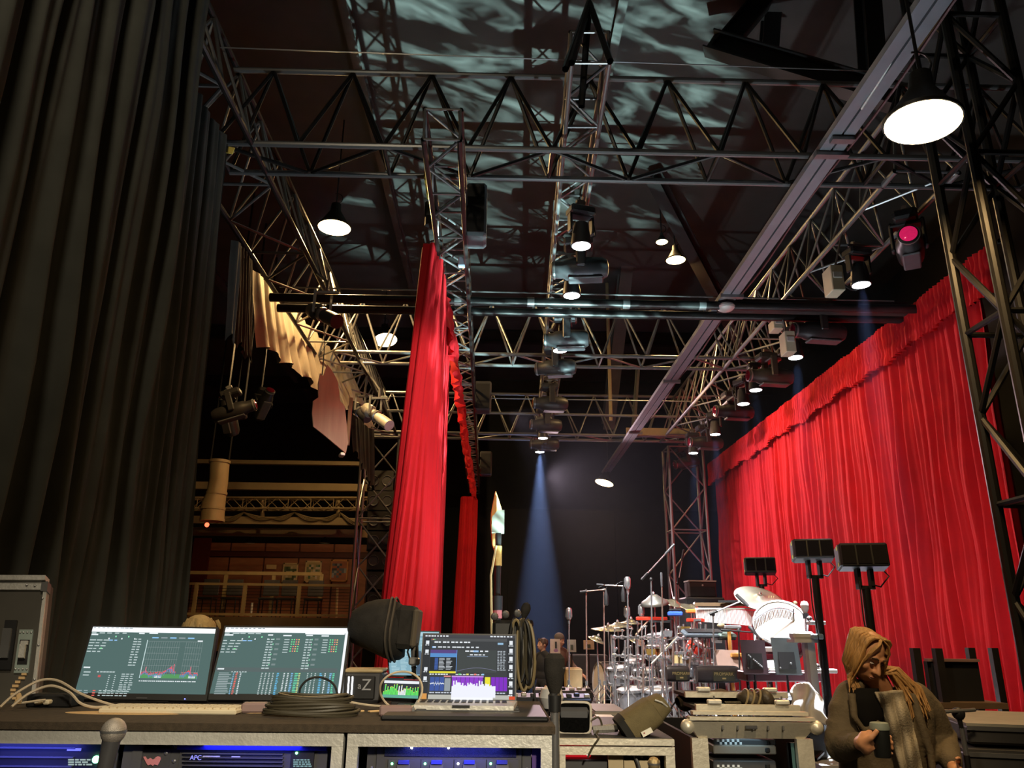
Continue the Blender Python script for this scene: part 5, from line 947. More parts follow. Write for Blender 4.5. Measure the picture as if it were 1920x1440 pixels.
# ------------------------------------------------------------------ right hand open case
YC = 3.55
def right_case():
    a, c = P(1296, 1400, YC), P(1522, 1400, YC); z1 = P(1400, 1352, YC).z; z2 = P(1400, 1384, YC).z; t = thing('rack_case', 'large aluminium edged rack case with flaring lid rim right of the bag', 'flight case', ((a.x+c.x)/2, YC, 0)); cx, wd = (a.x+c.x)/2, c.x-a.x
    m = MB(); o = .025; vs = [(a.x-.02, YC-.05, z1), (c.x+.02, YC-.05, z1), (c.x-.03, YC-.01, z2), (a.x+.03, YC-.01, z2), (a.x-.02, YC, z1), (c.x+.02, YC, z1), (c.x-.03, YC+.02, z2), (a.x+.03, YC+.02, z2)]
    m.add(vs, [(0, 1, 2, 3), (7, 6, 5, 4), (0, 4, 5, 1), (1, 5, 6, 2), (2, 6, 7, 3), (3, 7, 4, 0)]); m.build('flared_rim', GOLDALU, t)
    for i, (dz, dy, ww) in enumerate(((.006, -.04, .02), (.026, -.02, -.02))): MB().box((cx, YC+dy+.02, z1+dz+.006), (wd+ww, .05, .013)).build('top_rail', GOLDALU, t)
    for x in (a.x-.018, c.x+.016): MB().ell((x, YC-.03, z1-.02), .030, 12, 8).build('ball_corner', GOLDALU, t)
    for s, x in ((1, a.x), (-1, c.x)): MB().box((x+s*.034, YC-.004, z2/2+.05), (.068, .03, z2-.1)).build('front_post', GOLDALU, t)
    for x in (a.x+.01, c.x-.01): MB().box((x, YC+.42, z2/2+.06), (.016, .80, z2-.12)).build('side_panel', CASEBLK, t)
    MB().box((cx, YC+.82, z2/2+.06), (wd-.04, .015, z2-.12)).build('back_panel', CASEBLK, t); MB().box((cx, YC+.42, .09), (wd, .8, .02)).build('bottom_panel', CASEBLK, t)
    for k in range(5): p = P(1350+k*28, 1367, YC); MB().cbox((p.x, YC-.046, (z1+z2)/2+.012), (.008, .008, .02), .002).build('rivet', STEEL, t)
    MB().cbox((cx-.01, YC-.05, (z1+z2)/2+.014), (.05, .006, .014), .002).build('name_plate', GREYPL, t)
    for x in (a.x+.09, c.x-.09):
        for yy in (YC+.1, YC+.7): bar('caster', (x, yy, 0), (x, yy, .08), .035, BLACKPL, t)
    # lids lying on top
    for i, (py, px0, px1, d, z) in enumerate(((1344, 1306, 1501, 3.62, z1+.035), (1328, 1286, 1479, 3.78, z1+.075))):
        p, q = P(px0, py, d), P(px1, py, d); l = thing('case_lid', ('front', 'rear')[i]+' flat aluminium edged lid lying on the large rack case', 'lid', ((p.x+q.x)/2, d, z)); MB().box(((p.x+q.x)/2, d+.01, z+.012), (q.x-p.x, .03, .024)).build('edge', GOLDALU, l); MB().box(((p.x+q.x)/2, d+.13, z+.008), (q.x-p.x, .22, .014)).build('board', CASEBLK, l)
        for px in ((1339, 1466), (1319, 1444))[i]: h = P(px, py-12, d); MB().cbox((h.x, d-.01, z+.036), (.062, .03, .02), .005).build('hinge_block', ALU, l); MB().tube((h.x, d-.01, z+.04), (h.x, d-.01, z+.06), .004).build('pin', STEEL, l)
    # rack contents
    for i, (py0, py1, mt, lb, dy) in enumerate(((1387, 1397, GREYPL, 'thin black rack unit with white checks at the top of the large case', .12), (1398, 1414, MAT('beige_rack_unit', (.22, .2, .17), .5), 'beige rack unit under the checked one in the large case', .10), (1427, 1445, RACKGREY, 'grey rack unit with white checks at the bottom of the large case', .1))):
        p, q = P(1338, py1, YC+dy), P(1455, py0, YC+dy); u = thing('rack_unit', lb, 'rack unit', ((p.x+q.x)/2, YC+dy, p.z)); MB().cbox(((p.x+q.x)/2, YC+dy+.15, (p.z+q.z)/2), (q.x-p.x, .3, q.z-p.z), .004).build('chassis', mt, u)
        MB().cbox((q.x-.04, YC+dy-.004, (p.z+q.z)/2), (.02, .012, .02), .004).build('knob', BLACKPL, u)
        if i != 1:
            m = MB()
            for k in range(10):
                for r in range(2):
                    if (k+r) % 2: m.c = (.85, .88, .9); m.box((p.x+.02+.011*k, YC+dy-.003, p.z+.008+.011*r), (.010, .004, .010))
            m.build('check_strip', FLAT, u)
    TEAL = MAT('teal_lit_post', (.10, .22, .24), .4, .4); p = P(1492, 1440, YC+.03)
    for px, w_, mt in ((1488, .03, TEAL), (1497, .018, ALU), (1484, .012, BLACKSTEEL)): p = P(px, 1450, YC+.03); MB().box((p.x, YC+.035, z2/2+.05), (w_, .02, z2-.14)).build('inner_post', mt, t)
    p = P(1318, 1420, YC+.03); MB().box((p.x+.01, YC+.05, p.z), (.03, .03, .06)).build('inner_bracket', TEAL, t)
    lamp('AREA', 'bay_glow', (cx, YC+.06, z2-.02), .12, (.55, .85, 1), (cx, YC+.1, .6), .2)
    # things lying on the lids
    BR = MAT('brown_cloth', (.075, .05, .028), .95, 0, .2, 20, .3)
    def fn(u, v):
        a_ = 2*math.pi*u; p = P(1270+v*145, 1316-6*math.sin(v*2.6)+4*math.sin(v*9), 3.95); r = .035*(.7+.5*math.sin(math.pi*min(1, v*1.05))**.5+.18*math.sin(v*17)); return p+V((0, r*2.2*math.cos(a_), r*(.8+.2*math.sin(v*23))*math.sin(a_)))
    tag(MB().grid(fn, 14, 40, True).build('folded_cloth', BR, origin=P(1340, 1325, 3.95), smooth=180), 'brown bundled cloth lying on the rear lid', 'cloth')
    q = P(1414, 1317, 3.72); l = thing('leather_glove', 'dark strapped leather pouch on the rear lid at right', 'pouch', q); DL = MAT('dark_leather', (.045, .033, .02), .5, 0, .2, 20, .2)
    MB().ell(q+V((-.01, .02, .005)), (.062, .06, .042), 16, 10, rot('Y', 25)).build('body', DL, l); MB().ell(q+V((.062, .03, .012)), (.045, .05, .036), 14, 8, rot('Y', 60)).build('cuff', DL, l)
    for k in range(3): m = MB(); m.path([q+V((-.045+.028*k+.02*math.sin(a_), .02-.062*math.cos(a_), .008+.046*math.sin(a_))) for a_ in [i*.26-.3 for i in range(14)]], .0045, 5); m.build('strap', MAT('tan_strap', (.26, .2, .1), .5) if k == 0 else bpy.data.materials['tan_strap'], l)
    q = P(1353, 1323, 3.7); tag(MB().ell(q, (.03, .012, .008), 12, 6).build('marker_cap', MAT('pale_blue_cap', (.25, .5, .58), .4), origin=q), 'pale blue cap lying on the rear lid', 'cap')
    q = P(1374, 1322, 3.72); m = MB(); m.path([q+V((-.035+.07*i/80, .012*math.cos(i*.9), .010*math.sin(i*.9)+.004)) for i in range(81)], .003, 5); tag(m.build('spring_lead', OLIVEC, origin=q), 'short springy lead on the rear lid beside the pale blue cap', 'cable')
right_case()
# ------------------------------------------------------------------ drum riser and kit
HEADM = MAT('drum_head', (.82, .78, .76), .55, 0, .04, 5); BRASS = MAT('cymbal_bronze', (.62, .54, .36), .25, .9, .08, 20); CLEAR = MAT('smoky_acrylic_shell', (.42, .42, .45), .12, .65, .15, 14)
MAROON = MAT('maroon_shell', (.16, .02, .03), .2, .1, .1); WOODB = MAT('brown_wood_shell', (.34, .11, .03), .35, 0, .2, 6, stretch=(1, 1, 6)); OAK = MAT('orange_wood', (.62, .27, .06), .5, 0, .15, 5); REDP = MAT('red_plastic', (.65, .04, .02), .35)
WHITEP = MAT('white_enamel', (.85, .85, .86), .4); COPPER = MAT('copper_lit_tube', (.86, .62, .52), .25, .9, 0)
ZRI = .65
t = thing('drum_riser', 'black carpeted drum platform in mid stage', 'platform', (2.9, 11.2, 0)); MB().box((2.95, 11.3, ZRI-.03), (4.1, 4.4, .06)).build('deck', MAT('riser_top', (.03, .03, .03), .8, 0, .2, 30), t); MB().box((2.95, 9.1, (ZRI-.06)/2), (4.1, .03, ZRI-.06)).build('skirt', BLACKV, t); MB().box((.92, 11.3, (ZRI-.06)/2), (.03, 4.4, ZRI-.06)).build('skirt', BLACKV, t)
for x in (1.1, 2.95, 4.8):
    for y in (9.3, 13.3): MB().box((x, y, (ZRI-.06)/2), (.08, .08, ZRI-.06)).build('leg', BLACKSTEEL, t)
def axisT(c, d):
    d = V(d).normalized(); s, u = frame(d); return MX(((s.x, u.x, d.x, c.x), (s.y, u.y, d.y, c.y), (s.z, u.z, d.z, c.z), (0, 0, 0, 1)))
def tripod(t, x, y, top, z0, mat=CHROME, spread=.26, r=.011):
    bar('stand_tube', (x, y, z0+.05), top, r, mat, t, 10)
    for a in (20, 140, 260): bar('leg', (x, y, z0+.32), (x+spread*math.cos(rad(a)), y+spread*math.sin(rad(a)), z0+.012), r*.8, mat, t)
    MB().lathe([(r*1.8, -.03), (r*2.0, 0), (r*1.8, .03)], MX.Translation((x, y, z0+.34)), 10).build('collar', CHROME, t)
def drum(label, px, py, d, r, dep, ax, shell, lugs=8, stand=True, grp='toms and drums of the kit'):
    c = P(px, py, d); t = thing('drum', label, 'drum', (c.x, c.y, ZRI), grp); T = axisT(c, ax); MB().lathe([(r*.97, -dep), (r*.985, -dep*.5), (r*.97, 0)], T, 28, False).build('shell', shell, t)
    MB().lathe([(.001, .006), (r*.9, .006), (r*.985, 0)], T, 28, False).build('head', HEADM, t); MB().lathe([(.001, -dep-.006), (r*.985, -dep)], T, 28, False).build('bottom_head', HEADM, t)
    for z in (0, -dep):
        MB().lathe([(r*1.0, z-.022), (r*1.05, z-.018), (r*1.06, z+.012), (r*.985, z+.016), (r*.985, z-.02), (r*1.0, z-.022)], T, 28, False).build('hoop', CHROME, t)
    for k in range(lugs):
        a = 2*math.pi*k/lugs; m = MB(); m.tube(T @ V((r*1.05*math.cos(a), r*1.05*math.sin(a), .004)), T @ V((r*1.05*math.cos(a), r*1.05*math.sin(a), -dep)), .007, None, 6); m.ell(T @ V((r*1.02*math.cos(a), r*1.02*math.sin(a), -dep*.5)), (.014, .014, .02), 8, 6); m.build('lug', CHROME, t)
    if stand: e = T @ V((0, 0, -dep)); bar('leg', (e.x-.08, e.y+.12, ZRI), (e.x-.05, e.y+.1, e.z), .013, CHROME, t); bar('leg', (e.x+.1, e.y+.16, ZRI), (e.x+.06, e.y+.1, e.z+.02), .013, CHROME, t); bar('leg', (e.x, e.y-.12, ZRI), (e.x, e.y-.06, e.z), .013, CHROME, t)
    return t
drum('bass drum with pink white head facing left at the left end of the kit', 1124, 1281, 12.2, .285, .42, (-1, -.22, .0), CLEAR, 8, True)
drum('gong drum with blazing white tilted head at the right of the kit', 1463, 1168, 9.6, .30, .34, (-.25, -.80, .55), MAROON, 10, True)
TM = [(1160, 1252, 11.6, .16, 'leftmost smoky tom beside the bass drum'), (1190, 1238, 11.8, .14, 'smoky tom second from the left'), (1212, 1256, 11.3, .17, 'smoky tom third from the left'), (1186, 1292, 11.0, .20, 'low floor tom behind the front cases at left'), (1232, 1292, 10.8, .20, 'low floor tom behind the bag'), (1250, 1242, 11.2, .15, 'smoky tom at the middle of the kit'), (1282, 1236, 11.0, .15, 'smoky tom above the left black roll'), (1316, 1240, 10.8, .15, 'smoky tom above the right black roll'), (1290, 1188, 11.6, .14, 'high small tom under the chimes at left'), (1232, 1190, 11.8, .14, 'high small tom under the china cymbal')]
for px, py, d, r, lb in TM: drum(lb, px, py, d, r, r*1.25, (-.10, -.10, .98), CLEAR, 6)
drum('brown wooden snare drum at the middle of the kit', 1238, 1212, 11.0, .18, .16, (0, -.05, 1), WOODB, 8); drum('red and white snare drum right of the kit middle', 1311, 1206, 10.8, .13, .14, (.5, -.3, .8), REDP, 6); drum('small tan timbale under the wooden post', 1276, 1224, 10.6, .11, .14, (0, 0, 1), MAT('tan_timbale', (.42, .32, .15), .5), 4); drum('green tinted small drum by the wooden post', 1355, 1222, 10.7, .11, .17, (0, -.1, 1), MAT('greenish_shell', (.30, .32, .12), .3, .3), 6)
drum('silver snare drum low right of the kit', 1335, 1246, 10.4, .15, .13, (0, -.12, 1), CHROME, 8)
def cymbal(label, px, py, d, r, tilt, stand=True, white=False, curl=0., mat=None, grp='cymbals on stands'):
    c = P(px, py, d); t = thing('cymbal_stand', label, 'cymbal', (c.x, c.y+.0, ZRI), grp); T = axisT(c, tilt)
    m = MB(); m.lathe([(.02, .045), (.05, .038), (.075, .018), (r*.5, .012-curl*.2), (r*.86, -.004-curl*.5), (r, -.012-curl)], T, 32, False); m.build('cymbal', mat or BRASS, t, smooth=60, solid=.003)
    m = MB(); m.tube(T @ V((0, 0, .03)), T @ V((0, 0, .09)), .008); m.lathe([(.02, .05), (.022, .065), (.012, .08)], T, 8); m.build('wing_nut', CHROME, t)
    if stand: b_ = T @ V((0, 0, 0)); tripod(t, b_.x+.03, b_.y+.05, b_, ZRI)
    return t
CY = [(1140, 1179, 11.8, .25, (.02, -.1, 1), 'wide thin cymbal, lower of the left group'), (1158, 1173, 12.0, .22, (-.03, -.08, 1), 'thin cymbal, upper of the left group'), (1183, 1167, 12.2, .17, (.03, -.1, 1), 'small thin cymbal at the right of the left group'), (1119, 1199, 11.6, .13, (.35, -.2, .9), 'small tilted cymbal at the far left of the kit'), (1262, 1130, 11.3, .22, (.22, -.25, .94), 'bronze cymbal sloping down right behind the china cymbal'), (1300, 1140, 11.2, .20, (.22, -.3, .93), 'bronze cymbal left of the white chimes'), (1196, 1204, 11.4, .15, (.4, -.2, .9), 'small dark cymbal above the toms at left')]
for px, py, d, r, tl, lb in CY: cymbal(lb, px, py, d, r, tl)
cymbal('dark china cymbal with drooping edge high over the kit', 1226, 1121, 11.0, .20, (-.12, -.18, .97), True, curl=.08, mat=MAT('grey_china_bronze', (.32, .31, .27), .35, .8))
bc = cymbal('blazing white large cymbal with small emblem above the chimes', 1424, 1121, 10.2, .32, (.08, -.52, .85), True, mat=MAT('polished_pale_bronze', (.85, .80, .66), .3, .55)); c = P(1446, 1121, 10.0)
m = MB()
for k in range(3): m.tube(c+V((-.03+.03*k, 0, .0)), c+V((-.02+.03*k, .01, .025)), .004, None, 5)
m.build('emblem', MAT('dull_gold_ink', (.35, .27, .1), .6), bc)
# bar chimes
t = thing('bar_chimes', 'long row of white metal bar chimes under a wooden beam', 'chimes', P(1380, 1160, 10.4)); A, B = P(1305, 1140, 10.6), P(1435, 1146, 10.2); CHM = MAT('chime_metal', (.92, .91, .9), .3, .15, 0)
for i in range(58): p = A.lerp(B, i/57); bar('chime', p, p+V((0, 0, -.17-.0004*i)), .0058, CHM, t, 7)
A2, B2 = P(1303, 1135, 10.6), P(1491, 1131, 10.1); m = MB(); m.box((A2+B2)/2, ((B2-A2).length, .05, .045), rot('Z', math.degrees(math.atan2(B2.y-A2.y, B2.x-A2.x)))); m.build('wooden_beam', MAT('dark_beam_wood', (.14, .085, .04), .5), t)
MB().box((A2+B2)/2+V((-.02, -.03, .035)), (.62, .05, .03), rot('Z', -15)).build('clamp_bar', BLACKPL, t); MB().ell(B2, .03, 8, 6).build('end_cap', TANW, t); MB().box(A.lerp(B, .5)+V((0, .02, .012)), ((B-A).length, .02, .02), rot('Z', -20)).build('chime_rail', ALU, t); p = A2.lerp(B2, .35); tripod(t, p.x, p.y+.04, p, ZRI)
t = thing('bar_chimes', 'curved second row of chimes rising over the gong drum', 'chimes', P(1450, 1150, 9.5))
for i in range(30): f = i/29; p = P(1415+72*f, 1168-26*math.sin(f*2.2+.15), 9.45+.1*f); bar('chime', p, p+V((0, 0, -.10)), .006, MAT('brass_chime', (.7, .52, .25), .25, .9, 0) if i == 0 else bpy.data.materials['brass_chime'], t, 7)
m = MB(); m.path([P(1415+72*f, 1166-26*math.sin(f*2.2+.15), 9.45+.1*f) for f in [i/12 for i in range(13)]], .010, 6); m.build('curved_rail', CHROME, t); p = P(1488, 1142, 9.55); tripod(t, p.x+.02, p.y+.3, p, ZRI)
# microphones on stands
def mic_stand(label, px, py0, py1, d, mat=CHROME, boom=None, head='vintage', z0=ZRI, grp=None):
    a, b_ = P(px, py1, d), P(px, py0, d); t = thing('mic_stand', label, 'microphone stand', (a.x, a.y, z0), grp); tripod(t, a.x, a.y, b_, z0, mat, .28, .010); e = b_; dr = V((0, 0, 1))
    if boom:
        p, q = P(boom[0], boom[1], d), P(boom[2], boom[3], d-.12); bar('boom', p, q, .009, mat, t); MB().tube(p, p.lerp(q, .25), .016).build('counterweight', BLACKPL, t); MB().ell(b_, .025, 8, 6).build('swivel', BLACKPL, t); e = q; dr = (q-p).normalized()
    if head == 'vintage':
        T = axisT(e+V((0, 0, .02)), V((0, 0, 1))); MB().lathe([(.02, -.01), (.036, .0), (.044, .05), (.044, .12), (.030, .15), (.001, .155)], T, 14).build('grille_head', CHROME, t)
        for k in range(6): a = k*math.pi/3; m = MB(); m.tube(T @ V((.045*math.cos(a), .045*math.sin(a), .02)), T @ V((.040*math.cos(a), .040*math.sin(a), .13)), .004, None, 5); m.build('grille_rib', STEEL, t)
        MB().lathe([(.012, -.08), (.018, -.05), (.02, -.01)], T, 10).build('mount', CHROME, t)
    elif head == 'pencil': T = axisT(e, dr); MB().lathe([(.012, -.03), (.016, 0), (.016, .13), (.012, .15), (.001, .152)], T, 10).build('microphone', GREYPL, t)
    elif head == 'drop': MB().lathe([(.012, -.22), (.03, -.21), (.034, -.10), (.02, -.04), (.008, 0)], MX.Translation(e), 10).build('microphone', BLACKPL, t); m = MB(); m.path([e+V((0, 0, .0)), e+V((.03, 0, .07)), e+V((-.03, 0, .06)), e+V((-.1, 0, .02))], .005, 5); m.build('lead', BLACKPL, t)
    elif head == 'lit': T = axisT(e, V((0, 0, 1))); MB().lathe([(.02, 0), (.045, .05), (.045, .10), (.03, .13), (.001, .135)], T, 12).build('microphone', WHITEP, t); MB().lathe([(.03, -.06), (.036, 0)], T, 12).build('band', GREYPL, t)
    elif head == 'clip': T = axisT(e, V((.5, -.3, -.6))); MB().lathe([(.02, -.1), (.024, 0), (.02, .09), (.001, .1)], T, 10).build('microphone', GREYPL, t)
    return t
mic_stand('vintage chrome microphone on a stand, farthest left of the stage', 1067, 1163, 1300, 11.5)
mic_stand('copper lit stand with short boom at the left of the kit', 1099, 1108, 1230, 11.3, COPPER, (1088, 1110, 1136, 1105), 'drop'); mic_stand('second copper lit stand with boom reaching right at the left of the kit', 1132, 1106, 1225, 11.4, COPPER, (1119, 1096, 1168, 1099), 'drop')
mic_stand('bright tall vintage microphone above the left cymbals', 1177, 1106, 1260, 10.6); mic_stand('vintage microphone half hidden by the tall one', 1176, 1160, 1280, 11.4); mic_stand('vintage microphone leaning left of the china cymbal', 1203, 1157, 1270, 11.2)
mic_stand('long bright boom arm slanting up right over the kit', 1221, 1086, 1265, 10.2, CHROME, (1203, 1087, 1250, 1036), 'pencil'); mic_stand('slim pencil microphone standing tall beside the long boom', 1241, 1096, 1268, 10.0, COPPER, None, 'pencil')
mic_stand('pole microphone on the far side before the far tower', 1271, 1094, 1140, 12.4, CHROME, (1271, 1094, 1279, 1048), 'pencil'); mic_stand('gold lit stand with slanting boom before the chimes', 1337, 1152, 1290, 9.9, CHROME, (1330, 1152, 1392, 1126), 'clip'); mic_stand('boom microphone reaching to the gong drum', 1385, 1182, 1300, 9.8, BLACKSTEEL, (1352, 1181, 1416, 1186), 'clip')
mic_stand('glaring white tipped microphone right of the gong drum', 1510, 1150, 1300, 9.0, CHROME, None, 'lit')
for i, (x0, y0, x1, y1, d) in enumerate(((1222, 1245, 1272, 1193, 10.1), (1192, 1190, 1216, 1163, 11.0), (1240, 1165, 1250, 1300, 10.0), (1302, 1165, 1290, 1275, 10.3), (1146, 1190, 1150, 1300, 11.5), (1262, 1200, 1262, 1300, 10.4), (1172, 1200, 1172, 1310, 10.9), (1206, 1200, 1206, 1300, 10.7), (1323, 1170, 1323, 1270, 10.2))):
    a, b_ = P(x0, y0, d), P(x1, y1, d); t = thing('hardware_pole', ORD[min(i, 4)]+(' slanting chrome hardware tube among the drums' if i < 2 else ' upright chrome hardware pole among the drums at pixel column %d' % x0) if False else ('long bright chrome tube slanting up across the kit middle', 'short chrome tube slanting beside the leaning vintage microphone', 'chrome pole leaning in front of the wooden snare', 'chrome pole under the left end of the chimes', 'chrome pole right behind the bass drum', 'chrome pole before the middle tom', 'chrome pole between the two low floor toms and the bass drum', 'chrome pole left of the wooden snare', 'chrome pole by the red and white snare')[i], 'hardware', (a.x, a.y, min(a.z, b_.z)))
    bar('tube', a, b_, .013, CHROME if i % 2 == 0 else COPPER, t, 10); e, g = (a, b_) if a.z < b_.z else (b_, a); bar('lower_tube', (e.x, e.y, ZRI), e, .013, CHROME, t); MB().lathe([(.02, -.025), (.026, 0), (.02, .025)], axisT(a.lerp(b_, .5), b_-a), 10).build('memory_lock', CHROME, t)
# small percussion around the kit
def pole_item(name, label, cat, px, py, d, fn):
    c = P(px, py, d); t = thing(name, label, cat, (c.x, c.y, ZRI)); fn(t, c); bar('stand_tube', (c.x, c.y+.05, ZRI), (c.x, c.y+.05, c.z), .010, CHROME, t); return t
BLUEP = MAT('blue_plastic', (.05, .14, .62), .35); BLKP = BLACKPL
pole_item('jam_block', 'blue plastic block mounted at the left end of the chimes', 'block', 1266, 1151, 10.8, lambda t, c: (MB().cbox(c, (.20, .09, .06), .015).build('block', BLUEP, t), MB().cbox(c+V((0, 0, .05)), (.16, .07, .03), .01).build('clamp', BLKP, t)))
pole_item('jam_block', 'orange plastic block mounted right of the blue block', 'block', 1297, 1146, 10.7, lambda t, c: (MB().cbox(c, (.15, .08, .05), .012).build('block', ORANGE, t), MB().tube(c+V((.06, 0, 0)), c+V((.10, 0, .02)), .03).build('end', BLKP, t)))
pole_item('red_percussion_bar', 'red bar with black face at the left of the middle toms', 'percussion', 1222, 1163, 11.0, lambda t, c: (MB().cbox(c+V((0, 0, .02)), (.42, .10, .05), .01).build('bar', REDP, t), MB().cbox(c+V((.1, -.06, -.015)), (.30, .03, .03), .005).build('face', BLKP, t)))
pole_item('red_percussion_bar', 'second red bar under the chimes', 'percussion', 1308, 1163, 10.6, lambda t, c: (MB().cbox(c, (.28, .10, .05), .01).build('bar', REDP, t), MB().cbox(c+V((-.02, -.06, 0)), (.1, .02, .03), .004).build('bracket', CHROME, t)))
pole_item('drum_module', 'flat dark drum pad tray under the chimes', 'pad', 1318, 1188, 10.2, lambda t, c: (MB().cbox(c, (.52, .25, .06), .02, rot('X', 12)).build('tray', MAT('slate_plastic', (.10, .12, .14), .4), t), MB().cbox(c+V((0, -.02, .035)), (.44, .2, .012), .004, rot('X', 12)).build('pad', BLKP, t)))
pole_item('drum_module', 'greenish metal pad tray right of the dark one', 'pad', 1362, 1190, 10.1, lambda t, c: (MB().cbox(c, (.22, .2, .04), .015, rot('X', 10)).build('tray', MAT('sea_green_metal', (.26, .36, .32), .3, .5), t), MB().cbox(c+V((0, -.02, -.04)), (.2, .1, .05), .01).build('case', BLKP, t)))
pole_item('percussion_table', 'brown board leaning among the stands right of the kit middle', 'board', 1366, 1238, 9.9, lambda t, c: (MB().box(c, (.30, .03, .24), rot('X', -20)).build('board', MAT('dull_brown_board', (.30, .19, .15), .7), t), MB().cbox(c+V((.15, -.02, .06)), (.25, .05, .05), .01).build('ledge', OAK, t)))
t = thing('wooden_post', 'orange wooden post with grey bracket below the chimes', 'post', (P(1369, 1230, 10).x, 10, ZRI)); a = P(1369, 1230, 10); b_ = P(1367, 1176, 10); MB().box(((a.x+b_.x)/2, 10, (ZRI+b_.z)/2), (.035, .035, b_.z-ZRI)).build('post', OAK, t); MB().cbox(b_+V((.04, 0, 0)), (.22, .08, .05), .015).build('bracket', MAT('grey_bracket', (.3, .3, .31), .4, .4), t); MB().ell(b_+V((-.10, 0, .02)), (.05, .04, .03), 10, 6).build('hand_block', TANW, t)
# chrome rack carrying the small drums, with arms and clamps
t = thing('drum_rack', 'chrome tube rack with many clamps and arms carrying the toms', 'rack', (2.3, 10.9, ZRI)); up = [P(x, 1230, d) for x, d in ((1152, 11.2), (1196, 10.9), (1240, 10.7), (1284, 10.5), (1330, 10.3))]; zr0 = [P(1240, y, 10.7).z for y in (1196, 1232, 1274)]
for p in up:
    bar('upright', (p.x, p.y, ZRI), (p.x, p.y, zr0[0]), .018, CHROME, t, 10)
    for s_ in (-1, 1): bar('foot', (p.x, p.y, ZRI+.02), (p.x+.1*s_, p.y+.22*s_, ZRI+.015), .016, CHROME, t, 8)
for p, q in zip(up, up[1:]):
    for z in zr0: bar('cross_tube', (p.x, p.y, z), (q.x, q.y, z), .016, CHROME, t, 10)
rr = random.Random(21)
for p, q in zip(up, up[1:]):
    for z in zr0:
        for f in (.02, .36, .7):
            c = V((p.x, p.y, z)).lerp(V((q.x, q.y, z)), f); R_ = rot('Z', rr.uniform(-40, 40)); MB().cbox(c, (.05, .06, .055), .012, R_).build('clamp', CHROME, t); m = MB(); m.tube(c+V((0, -.03, .01)), c+V((rr.uniform(-.02, .02), -.07, .02)), .006); m.ell(c+V((.0, -.075, .02)), (.018, .006, .010), 8, 6); m.build('wing_bolt', CHROME, t)
            a = c+V((0, 0, .03)); e = a+V((rr.uniform(-.03, .03), rr.uniform(-.10, .03), rr.uniform(.06, .16))); m = MB(); m.path([a, e, e+V((rr.uniform(-.10, .10), -.08, .01))], .009, 7); m.ell(e, .018, 8, 6); m.build('tom_arm', CHROME, t)
for i, (px, py, d, mm) in enumerate(((1283, 1180, 10.5, MAT('gold_bell', (.55, .36, .10), .3, .8)), (1250, 1188, 10.6, CHROME), (1342, 1200, 10.2, CHROME), (1218, 1222, 10.6, bpy.data.materials['gold_bell'] if 'gold_bell' in bpy.data.materials else CHROME))):
    c = P(px, py, d); b_ = thing('cowbell', ('gold cowbell under the blue block', 'chrome cowbell left of the gold one', 'chrome cowbell by the gold lit stand', 'gold cowbell low beside the wooden snare')[i], 'bell', c); m = MB(); k_ = [(-.05, -.03), (.05, -.03), (.06, .03), (-.06, .03)]; m.add([c+V((x, -.09, z*1.2)) for x, z in k_]+[c+V((x*.6, .08, z*.7)) for x, z in k_], [(3, 2, 1, 0), (4, 5, 6, 7), (0, 1, 5, 4), (1, 2, 6, 5), (2, 3, 7, 6), (3, 0, 4, 7)]); m.build('bell', mm, b_); MB().cbox(c+V((0, .04, .045)), (.02, .05, .04), .006).build('mount', CHROME, b_); bar('rod', c+V((0, .05, .05)), V((c.x, c.y+.1, ZRI)), .009, CHROME, b_)
# black padded rolls with lettering
GOLDL = MAT('gold_letters', (.42, .33, .14), .5, .2, 0); SUEDE = MAT('black_padded_vinyl', (.028, .022, .024), .45, 0, .15, 12)
def roll(label, x0, x1, py, d, r, txt):
    a, b_ = P(x0, py, d), P(x1, py, d); b_ = V((b_.x, a.y-.02, b_.z)); t = thing('padded_roll', label, 'drum pad', ((a.x+b_.x)/2, a.y, ZRI)); n = 24; m = MB()
    def fn(u, v): q = 2*math.pi*u; e = 3.4; cx, sx = math.cos(q), math.sin(q); w_ = 1-.10*(2*v-1)**6; return a.lerp(b_, v)+V((0, .8*r*w_*math.copysign(abs(cx)**(2/e), cx), r*w_*math.copysign(abs(sx)**(2/e), sx)))
    m.grid(fn, n, 16, True); m.f += [list(range(n))[::-1], [16*n+i for i in range(n)]]; m.mi += [0, 0]; m.col += [None, None]; m.build('cushion', SUEDE, t, smooth=60)
    c = (a+b_)/2+V(((b_.x-a.x)*.12, 0, 0)); MB().box(c+V((0, -.8*r-.004, -.2*r)), ((b_.x-a.x)*.52, .004, r*1.1)).build('patch', MAT('dark_olive_patch', (.035, .032, .014), .6) if txt else BLACKPL, t)
    text('lettering', txt, r*.52, c+V((0, -.8*r-.007, .05*r)), (1, 0, 0), (0, 0, 1), GOLDL, t); MB().box(c+V((0, -.8*r-.007, -.45*r)), (r*.45, .003, r*.18)).build('small_mark', GOLDL, t)
    x = (a.x+b_.x)/2; tripod(t, x, a.y+.02, V((x, a.y+.02, a.z-r*.8)), ZRI, BLACKSTEEL, .25); return t
roll('left black padded roll with gold lettering before the kit', 1249, 1290, 1263, 9.2, .085, 'PROMARK'); roll('right longer black padded roll with gold lettering before the kit', 1306, 1382, 1264, 9.1, .09, 'PROMARK')
